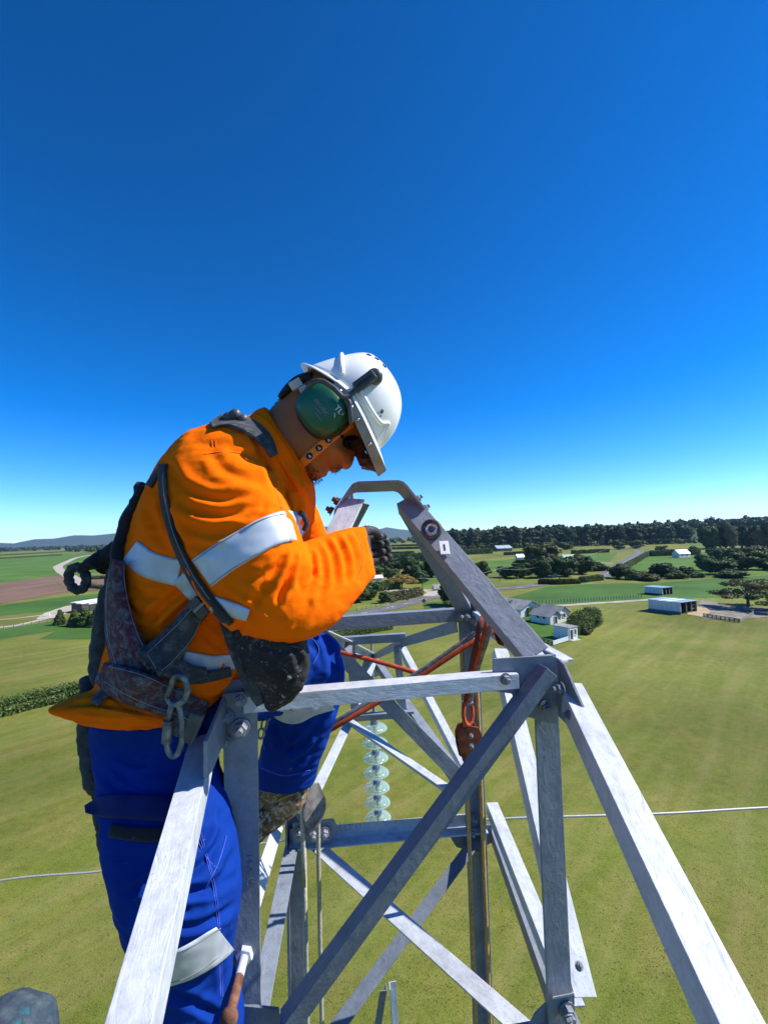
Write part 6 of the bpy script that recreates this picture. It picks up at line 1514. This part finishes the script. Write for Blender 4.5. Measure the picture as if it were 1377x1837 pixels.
for (a, ph, r_) in ((-.95, .34, .005), (-.9, .27, .0025), (-1.0, .25, .0018)):   # scuffs
    p = shell_pt(a, ph, .0004); nn = (p - HL_(-18, 20)).normalized(); mb = MB(); mb.lathe(p, nn, [(r_, 0), (r_ * .6, .0004), (0, .0004)], 7); mb.build('scuff', M['bracket'], hel)
# chin strap laid over the cheek
ck = strip('chin_strap', SH, [(632, 757, 17), (620, 765, 18), (606.5, 775, 18), (589, 789, 18), (572, 803.5, 18), (555, 818, 18), (541, 832, 16), (532, 842, 13)], M['strap_orange'], hel, .003, .002, 5, 4, 2)
for x, y in ((606.5, 775), (589, 789), (572, 803.5), (555, 818)):
    h, nn = SH.hit(x, y)
    if h is None: continue
    c_ = P(x, y, dd(h) - .0068); mb = MB(); mb.lathe(c_, -VD, [(.0080, -.001), (.0080, .0006), (0, .0006)], 24); mb.build('printed_disc', M['dark_print'], ck)
    mb = MB(); q = c_ - VD * .0009; ax = (CX * .75 + CY * .66); ay = (CX * -.66 + CY * .75); mb.prism([q + ay * .0050, q - ay * .0042 - ax * .0036, q - ay * .0042 + ax * .0036], -VD * .0005); mb.build('printed_triangle', M['pale_print'], ck)
    mb = MB(); mb.lathe(c_, -VD, [(.0088, -.001), (.0088, .0003), (.0080, .0003)], 24); mb.build('printed_ring', M['pale_print'], ck)
# rear adjuster
mb = MB(); mb.box(P(531, 690, 1.04), (.014, .010, .008), (CX * .85 + CY * .5, -CX * .5 + CY * .85, VD)); mb.box(P(545, 700, 1.035), (.009, .008, .009), (CX * .85 + CY * .5, -CX * .5 + CY * .85, VD)); mb.build('rear_adjuster', M['pale_print'], hel, None, .002)
# ear defenders
def HS(x, y, z, s_):
    q = P(x, y, HD - z); return q if s_ < 0 else q + VD * (2 * z)
for s_ in (-1, 1):
    dz = lambda z: VD * (s_ * z) if s_ < 0 else VD * z
    cc = HS(578, 733, .106, s_); ux = (CX * .80 + CY * .60); uy = (-CX * .60 + CY * .80)
    rx, ry = 46 * (HD - .115) / FPX, 43 * (HD - .115) / FPX
    def cup(prof_):
        V = []; F = []; n = 40
        for (k_, z) in prof_:
            for j in range(n):
                a = 2 * math.pi * j / n; ca, sa = math.cos(a), math.sin(a); e2 = .82
                V.append(cc + ux * (math.copysign(abs(ca) ** e2, ca) * ry * k_) + uy * (math.copysign(abs(sa) ** e2, sa) * rx * k_) + VD * (s_ * z))
        for i in range(len(prof_) - 1):
            for j in range(n): q = (j + 1) % n; F.append((i * n + j, i * n + q, (i + 1) * n + q, (i + 1) * n + j))
        m_ = bpy.data.meshes.new('cup'); m_.from_pydata([tuple(v) for v in V], [], F); m_.update(); bm = bmesh.new(); bm.from_mesh(m_); bmesh.ops.recalc_face_normals(bm, faces=bm.faces); bm.to_mesh(m_); bm.free()
        for p in m_.polygons: p.use_smooth = True
        return m_
    ec = put('ear_cup', cup([(1.0, -.016), (1.03, -.010), (1.03, -.004), (1.0, .004), (.93, .014), (.80, .021), (.60, .0255), (.3, .027), (0.01, .0275)]), M['muff_green'], hel)
    put('cushion', cup([(1.02, -.017), (1.10, -.020), (1.12, -.028), (1.08, -.036), (.9, -.040), (.5, -.040)]), M['black'], ec)
    if s_ < 0:
        q = cc + ux * (.0) ; ins = P(586, 700, 1.0); mb = MB()
        for (k_, z) in ((1, 0),):
            pts2 = [cc + ux * (x * .001) + uy * (y * .001) + VD * (-.0185) for x, y in ((24, 24), (33, 14), (36, 2), (28, -6), (20, 2), (14, 16))]
            mb.prism([p + VD * -.0035 for p in pts2], VD * .003)
        mb.build('inset', M['muff_light'], ec)
        tx = (CX * .62 - CY * .78); ty = (CX * .78 + CY * .62)
        text('lettering', 'TL', P(607, 735, HD - .106 - .0262), CX * .68 - CY * .73, CX * .73 + CY * .68, .0165, M['plate_white'], ec, .0004)
        text('lettering', '2', P(614.5, 743, HD - .106 - .0255), CX * .68 - CY * .73, CX * .73 + CY * .68, .007, M['plate_white'], ec, .0004)
        text('lettering', 'PROTEC', P(576, 731, HD - .106 - .0284), tx, ty, .0112, M['bolt'], ec, .0003); text('lettering', 'SAFETY', P(570, 737, HD - .106 - .0284), tx, ty, .0058, M['bolt'], ec, .0003)
        mb = MB(); mb.tube([P(566, 741, HD - .1345), P(578, 757, HD - .1340)], .0006, 6); mb.build('underline', M['bolt'], ec)
        mb = MB(); mb.box(P(600, 745, HD - .1315), (.0007, .0045, .0006), (CX, CY, VD)); mb.build('white_tick', M['plate_white'], ec)
    arm_pts = [(548, 706, .110), (556, 690, .124), (575, 683, .132), (598, 696, .134), (614, 711, .132), (628, 708, .126), (640, 696, .12), (655, 683, .116), (672, 668, .110)]
    mb = MB(); mb.tube(smooth_pts([HS(x, y, z, s_) for x, y, z in arm_pts], 4), .0058, 8, flat=(VD, .55)); mb.build('carrier_arm', M['bracket'], hel)
    arm2 = [(618, 712, .128), (626, 722, .130), (628, 740, .130), (630, 760, .124)]
    mb = MB(); mb.tube(smooth_pts([HS(x, y, z, s_) for x, y, z in arm2], 4), .0052, 8, flat=(VD, .6)); mb.build('carrier_arm', M['bracket'], hel)
    bx = (CX * .80 + CY * .60); by = (-CX * .60 + CY * .80)
    mb = MB(); mb.box(HS(654, 684, .113, s_), (.026, .0115, .010), (bx, by, VD)); mb.build('slot_clip', M['bracket'], hel, None, .003)
    mb = MB(); mb.lathe(HS(672, 676, .094, s_), VD * s_, [(.017, -.012), (.018, .006), (.015, .014), (.009, .0165), (0, .017)], 20); mb.build('clip_boss', M['bracket'], hel)
    mb = MB(); mb.box(HS(652, 683, .1245, s_), (.019, .0022, .0012), (bx, by, VD)); mb.build('clip_groove', M['black'], hel)
# ---------------------------------------------------------------- glove and sealant nozzle
def glove(w0, w1, side, name, label=None):
    """gloved hand from wrist w0 to knuckles w1, five bent fingers closing away from the camera"""
    ax = (w1 - w0).normalized(); sd = perp(ax, side); up = ax.cross(sd); L_ = (w1 - w0).length
    V = []; E = []; R_ = []
    def ch(pts, rs_, root_):
        prev_ = root_
        for p, r_ in zip(pts, rs_): V.append(tuple(p)); R_.append(r_); E.append((prev_, len(V) - 1)); prev_ = len(V) - 1
    V.append(tuple(w0)); R_.append(.034); ch([w0 + ax * L_ * .5], [.038], 0); palm = 1
    for k in range(4):
        o = sd * ((k - 1.5) * .021); b_ = w1 + o; ln = (.03, .034, .032, .025)[k]
        ch([w0 + ax * L_ * .8 + o * .9, b_, b_ + ax * ln - up * .012, b_ + ax * ln * 1.35 - up * .038, b_ + ax * ln * .9 - up * .056], [.017, .0125, .011, .0105, .009], palm)
    ch([w0 + ax * L_ * .35 + sd * -.036, w0 + ax * L_ * .75 + sd * -.052 - up * .02, w1 + sd * -.045 - up * .042, w1 + ax * .02 + sd * -.030 - up * .055], [.018, .0145, .0125, .010], palm)
    me = bpy.data.meshes.new(name); me.from_pydata(V, E, []); o = bpy.data.objects.new(name, me); link(o)
    sk = o.modifiers.new('k', 'SKIN'); 
    for i, r_ in enumerate(R_): me.skin_vertices[0].data[i].radius = (r_, r_)
    me.skin_vertices[0].data[palm].use_root = True
    ss = o.modifiers.new('ss', 'SUBSURF'); ss.levels = 2
    dg = bpy.context.evaluated_depsgraph_get(); dg.update(); m2 = bpy.data.meshes.new_from_object(o.evaluated_get(dg)); bpy.data.objects.remove(o)
    for p in m2.polygons: p.use_smooth = True
    g = put(name, m2, M['glove'], wroot)
    if label: g['label'] = label
    return g
M['glove'] = cloth('dark_rubber_palm_glove', (0.045, 0.045, 0.05), (0.085, 0.085, 0.09), 500, .7, 0, .9, [(18, (0.02, 0.02, 0.022)), (22, (0.25, 0.26, 0.28))], 40, .58, .66)
glove(P(646, 990, 1.12), P(651, 990, 1.22), Vector((.2, 0, -1)), 'glove'); glove(P(638, 1003, 1.38), P(662, 990, 1.44), Vector((.2, 0, -1)), 'glove')
e = empty('sealant_nozzle', P(656, 968, 1.27), 'white pointed sealant nozzle sticking up out of the gloved hand', 'tool')
mb = MB(); mb.lathe(P(656, 1000, 1.27), P(656.5, 940, 1.27) - P(656, 1000, 1.27), [(0, 0), (.012, 0), (.012, .040), (.008, .047), (.006, .052), (.0035, .07), (.0018, .092), (0, .092)], 16); mb.build('body', M['plate_white'], e)
# ---------------------------------------------------------------- boots
def boot(st, sole_pts, name, label=None):
    bmh = union([loft(st, None, 6, 28)], .004, 5, name); folds(bmh, [], .002, 40, 3, .002); b_ = put(name, bmh, M['boot'], wroot)
    mb = MB(); mb.tube(smooth_pts(sole_pts, 4), .030, 12, flat=(CX * -.35 + CY * .9, .42)); mb.build('sole', M['sole'], b_)
    if label: b_['label'] = label
    return b_
bo = boot([(512, 1392, 1.48, 46, .052), (505, 1420, 1.48, 46, .05), (492, 1440, 1.48, 40, .048), (470, 1468, 1.46, 30, .042), (445, 1500, 1.44, 20, .035)], [P(538, 1448, 1.50), P(508, 1462, 1.50), P(478, 1488, 1.47), P(446, 1518, 1.44)], 'boot', 'muddy tan boot propped on the tower')
tc = union([loft([(478, 1432, 1.48, 30, .045), (510, 1424, 1.5, 32, .046), (535, 1420, 1.51, 24, .04), (547, 1418, 1.51, 12, .025)], None, 6, 28)], .004, 5, 'toe_cap'); put('toe_cap', tc, M['boot'], bo)
for k in range(4):
    mb = MB(); x0, y0 = 488 + k * 9, 1412 + k * 6; mb.tube([P(x0 - 16, y0 + 6, 1.425), P(x0, y0 - 2, 1.42), P(x0 + 16, y0 - 6, 1.43)], .0028, 6); mb.build('lace', M['tan_rope'], bo)
boot([(362, 2060, .985, 58, .07), (365, 2130, .98, 60, .072), (385, 2185, .97, 60, .06), (440, 2200, .96, 40, .05), (480, 2205, .95, 20, .03)], [P(320, 2225, .98), P(400, 2230, .97), P(485, 2228, .95)], 'boot')

# ---------------------------------------------------------------- safety harness
hz = empty('safety_harness', P(230, 1150, 1.1), 'paint-stained climbing harness with padded belt, straps and metal rings on the worker', 'harness')
def lump_part(name, st, mat, perp_=None, vox=.005, amp=.003, parent=None, fl=(), rid=.003):
    m_ = union([loft(st, perp_, 6, 32)], vox, 4, name); folds(m_, list(fl), amp, 30, len(st), rid); return put(name, m_, mat, parent or hz)
lump_part('back_pad', [(222, 1000, 1.12, 8, .04), (212, 1050, 1.11, 15, .055), (205, 1105, 1.10, 20, .06), (199, 1160, 1.10, 23, .06), (200, 1205, 1.10, 20, .06), (203, 1228, 1.10, 10, .05)], M['pad_grey'], (1, 0))
lump_part('back_strap', [(262, 872, 1.10, 9, .03), (248, 910, 1.09, 9, .04), (236, 950, 1.08, 11, .05), (226, 1000, 1.06, 14, .05), (228, 1060, 1.04, 16, .05), (240, 1120, 1.02, 22, .045), (262, 1175, 1.0, 26, .035)], M['black_cloth'])
SHN = Surf([jm, tm] + [o.data for o in hz.children])
strip('side_pad', SHN, [(213, 1005, 20), (208, 1050, 36), (211, 1100, 50), (222, 1150, 66), (240, 1195, 76), (268, 1235, 74)], M['maroon'], hz, .020, .014, 7, 8, 6, 1.0)
SHN = Surf([jm, tm] + [o.data for o in hz.children])
strip('hip_belt', SHN, [(178, 1205, 40), (215, 1225, 60), (255, 1240, 66), (295, 1254, 60), (335, 1272, 54), (368, 1284, 46)], M['maroon'], hz, .016, .014, 7, 8, 6, .97)
strip('hip_strap', SHN, [(255, 1190, 34), (285, 1165, 36), (318, 1135, 38), (345, 1105, 40), (365, 1082, 38)], M['harness'], hz, .020, .008, 6, 8, 5, .99)
strip('hip_strap', SHN, [(268, 1190, 60), (300, 1165, 58), (330, 1128, 46), (350, 1102, 30)], M['harness'], hz, .028, .010, 6, 8, 5, .98)
strip('hip_strap', SHN, [(282, 1180, 44), (312, 1198, 42), (345, 1208, 30), (372, 1206, 18)], M['harness'], hz, .022, .008, 6, 8, 5, .98)
strip('belt_webbing', SHN, [(318, 1210, 26), (350, 1216, 24), (385, 1212, 20), (415, 1205, 18)], M['pad_grey'], hz, .012, .006, 6, 6, 5, 1.0)
strip('chest_strap', Surf([jm]), [(291, 832, 16), (292, 880, 17), (304, 940, 17), (322, 990, 18), (345, 1035, 20), (372, 1075, 22), (398, 1105, 20), (412, 1122, 16)], M['black_cloth'], hz, .006, .007, 6, 6, 4)
strip('back_web', Surf([jm]), [(291, 835, 10), (280, 850, 12), (266, 872, 14)], M['black_cloth'], hz, .006, .006, 6, 4, 3)
strip('shoulder_strap', Surf([jm]), [(378, 763, 12), (405, 752, 24), (432, 758, 30), (458, 772, 30), (478, 792, 26), (492, 818, 16)], M['harness'], hz, .008, .012, 5, 8, 4)
mb = MB()
for (x, y, r_) in ((410, 748, .012), (422, 744, .014), (436, 752, .012), (450, 764, .011), (465, 782, .010)): mb.lathe(P(x, y, 1.03), CX * .5 + CY, [(0, -r_), (r_ * .8, -r_ * .6), (r_, 0), (r_ * .7, r_ * .7), (0, r_)], 9)
mb.build('strap_buckle', M['bracket'], hz)
strip('thigh_strap', SHN, [(168, 1262, 18), (190, 1240, 22), (215, 1225, 24)], M['harness'], hz, .01, .008, 6, 4, 4, 1.0)
# webbing down to the tool pouch
mbx = [(404, 1108, 26), (420, 1150, 30), (438, 1195, 32), (456, 1235, 30), (470, 1262, 22)]
V, F = loft([(x, y, .985 + .0003 * i, w_ / 2, .008) for i, (x, y, w_) in enumerate(mbx)]); me = bpy.data.meshes.new('pouch_strap'); me.from_pydata([tuple(v) for v in V], [], F); me.update(); put('pouch_strap', me, M['harness'], hz)
# buckle of hip strap
def ringtube(c, ax1, ax2, r1, r2, r_, name, mat, parent, n=24): mb = MB(); mb.tube(ring_pts(c, ax1, ax2, r1, r2, n), r_, 8, closed=True); return mb.build(name, mat, parent)
mb = MB(); mb.box(P(357, 1090, .94), (.021, .013, .007), (CX * .66 - CY * .75, CX * .75 + CY * .66, VD)); mb.build('buckle', M['bracket'], hz, None, .003)
mb = MB(); mb.box(P(358, 1089, .931), (.003, .015, .003), (CX * .66 - CY * .75, CX * .75 + CY * .66, VD)); mb.build('buckle_bar', M['alloy'], hz, None, .001)
mb = MB(); mb.box(P(345, 1305, .93), (.013, .030, .008), (CX * .93 - CY * .37, CX * .37 + CY * .93, VD)); mb.build('belt_buckle', M['bracket'], hz, None, .003)
mb = MB(); mb.box(P(331, 1297, .93), (.017, .028, .007), (CX * .93 - CY * .37, CX * .37 + CY * .93, VD)); mb.build('belt_buckle', M['harness'], hz, None, .003)
SHN = Surf([jm, tm] + [o.data for o in hz.children if o.type == 'MESH'])
for pts in ([(258, 1178), (285, 1152), (318, 1121), (345, 1090)], [(278, 1212), (310, 1186), (344, 1146), (360, 1112)], [(198, 1012), (192, 1050), (190, 1098), (194, 1145), (208, 1190)], [(222, 1012), (224, 1050), (234, 1098), (252, 1150), (280, 1200)],
            [(180, 1192), (222, 1202), (260, 1213), (300, 1232), (338, 1252)], [(186, 1222), (222, 1244), (260, 1262), (300, 1276), (340, 1292)], [(292, 848), (294, 885), (306, 942), (324, 990), (348, 1036), (376, 1076)]):
    seam(SHN, pts, M['stitch'], hz, 1.2, .0012)
# D-ring and hanging carabiner
dr_ = [P(300, 1252, .94), P(306, 1232, .93), P(314, 1214, .925), P(324, 1212, .92), P(333, 1222, .92), P(336, 1240, .92), P(330, 1256, .92), P(318, 1263, .925), P(305, 1262, .935)]
mb = MB(); mb.tube(smooth_pts(dr_, 4)[:-1], .0062, 10, closed=True); mb.build('d_ring', M['alloy'], hz)
cb = empty('carabiner', P(315, 1310, .92), 'grey paint-spattered screw-gate carabiner hanging from the harness ring', 'carabiner')
cpt = [(310, 1262), (304, 1280), (300, 1305), (299, 1330), (303, 1350), (311, 1357), (320, 1350), (326, 1330), (327, 1305), (325, 1280), (318, 1262)]
mb = MB(); mb.tube(smooth_pts([P(x, y, .925 - .0004 * (i % 3)) for i, (x, y) in enumerate(cpt)], 4)[:-1], .0058, 10, closed=True); mb.build('body', M['alloy'], cb)
mb = MB(); mb.tube([P(302, 1292, .924), P(299, 1332, .924)], .0098, 14); mb.build('gate_sleeve', M['alloy'], cb)
# lanyards: rear hook, padded strap with a ring loop, hanging hose
mb = MB(); mb.tube(smooth_pts([P(252, 884, 1.10), P(238, 902, 1.10), P(222, 926, 1.10), P(217, 942, 1.10), P(223, 951, 1.10), P(238, 950, 1.10), P(247, 936, 1.10), P(256, 912, 1.10), P(258, 890, 1.10)], 5), .0065, 10); mb.build('rear_hook', M['bracket'], hz)
mb = MB(); mb.lathe(P(252, 876, 1.10), CX * .3 + CY, [(0, -.016), (.012, -.012), (.016, 0), (.012, .013), (0, .016)], 12); mb.build('knot', M['black_cloth'], hz)
ly = empty('lanyard', P(180, 1005, 1.1), 'black padded lanyard with an eye loop sticking out behind the worker', 'lanyard')
m_ = union([loft([(232, 968, 1.10, 16, .022), (212, 984, 1.09, 14, .02), (190, 998, 1.09, 14, .018), (170, 1009, 1.08, 13, .017), (152, 1016, 1.08, 8, .012), (144, 1020, 1.08, 5, .008)], None, 5, 20)], .0035, 3, 'strap'); folds(m_, [], .002, 60, 2, .003); put('strap', m_, M['black_cloth'], ly)
mb = MB(); mb.tube(ring_pts(P(139, 1038, 1.08), CX * .95 + CY * .2, CY * .95 - CX * .2, .0205, .0275, 28), [.0105 + .0015 * math.sin(i * 2.3) for i in range(28)], 10, closed=True); mb.build('eye_loop', M['harness'], ly)
mb = MB(); mb.tube(smooth_pts([P(222, 1000, 1.12), P(205, 1008, 1.12), P(188, 1016, 1.12), P(180, 1024, 1.12)], 3), [.014, .016, .016, .013] + [.014] * 6, 10); mb.build('strap_end', M['black_cloth'], ly)
hl = empty('hanging_hose', P(170, 1350, 1.12), 'dark padded lanyard hanging down behind the worker’s blue trousers', 'lanyard')
m_ = union([loft([(160, 1215, 1.10, 14, .02), (158, 1270, 1.10, 15, .02), (160, 1320, 1.10, 17, .022), (166, 1370, 1.10, 18, .024), (172, 1408, 1.10, 17, .022), (176, 1425, 1.10, 9, .014), (180, 1470, 1.10, 9, .014), (192, 1530, 1.10, 11, .015), (208, 1575, 1.10, 13, .015), (222, 1610, 1.10, 10, .012), (236, 1660, 1.10, 7, .01)], None, 5, 20)], .004, 3, 'hose'); folds(m_, [], .0025, 40, 5, .002); put('hose', m_, M['pad_grey'], hl)
# tool pouch
tp = empty('tool_pouch', P(490, 1190, .97), 'black paint-crusted leather tool pouch hanging under the elbow', 'pouch')
m_ = union([loft([(470, 1106, .985, 54, .045), (482, 1140, .98, 60, .052), (494, 1175, .975, 60, .055), (503, 1205, .975, 52, .05), (500, 1235, .98, 36, .036), (490, 1258, .985, 20, .02), (484, 1274, .985, 7, .008)], None, 6, 32)], .0045, 3, 'bag')
folds(m_, [([(500, 1128), (528, 1165), (540, 1205)], .007, 8), ([(450, 1150), (500, 1168), (548, 1160)], .004, 6), ([(530, 1215), (508, 1240), (490, 1262)], .006, 6)], .0025, 60, 3, .002)
M['pouch'] = cloth('paint_crusted_black_leather', (0.014, 0.014, 0.016), (0.035, 0.034, 0.036), 200, .6, 0, 1.0, [(22, (0.16, 0.15, 0.15)), (40, (0.40, 0.39, 0.38))], 40, .60, .68); put('bag', m_, M['pouch'], tp)
mb = MB(); mb.tube(smooth_pts([P(402, 1103, .95), P(425, 1112, .94), P(450, 1105, .935), P(474, 1094, .935)], 4), .007, 8); mb.build('rim', M['harness'], tp)
# small chain/bracelet glimpsed between post and trousers
kc_ = empty('chain_links', P(470, 1300, 1.3), 'small pale steel links showing between the post and the blue trousers', 'chain')
for (x, y) in ((468, 1316), (474, 1300), (480, 1284), (476, 1268)): ringtube(P(x, y, 1.3), CX * .8 + CY * .3, CY, .010, .014, .003, 'link', M['bolt'], kc_, 14)
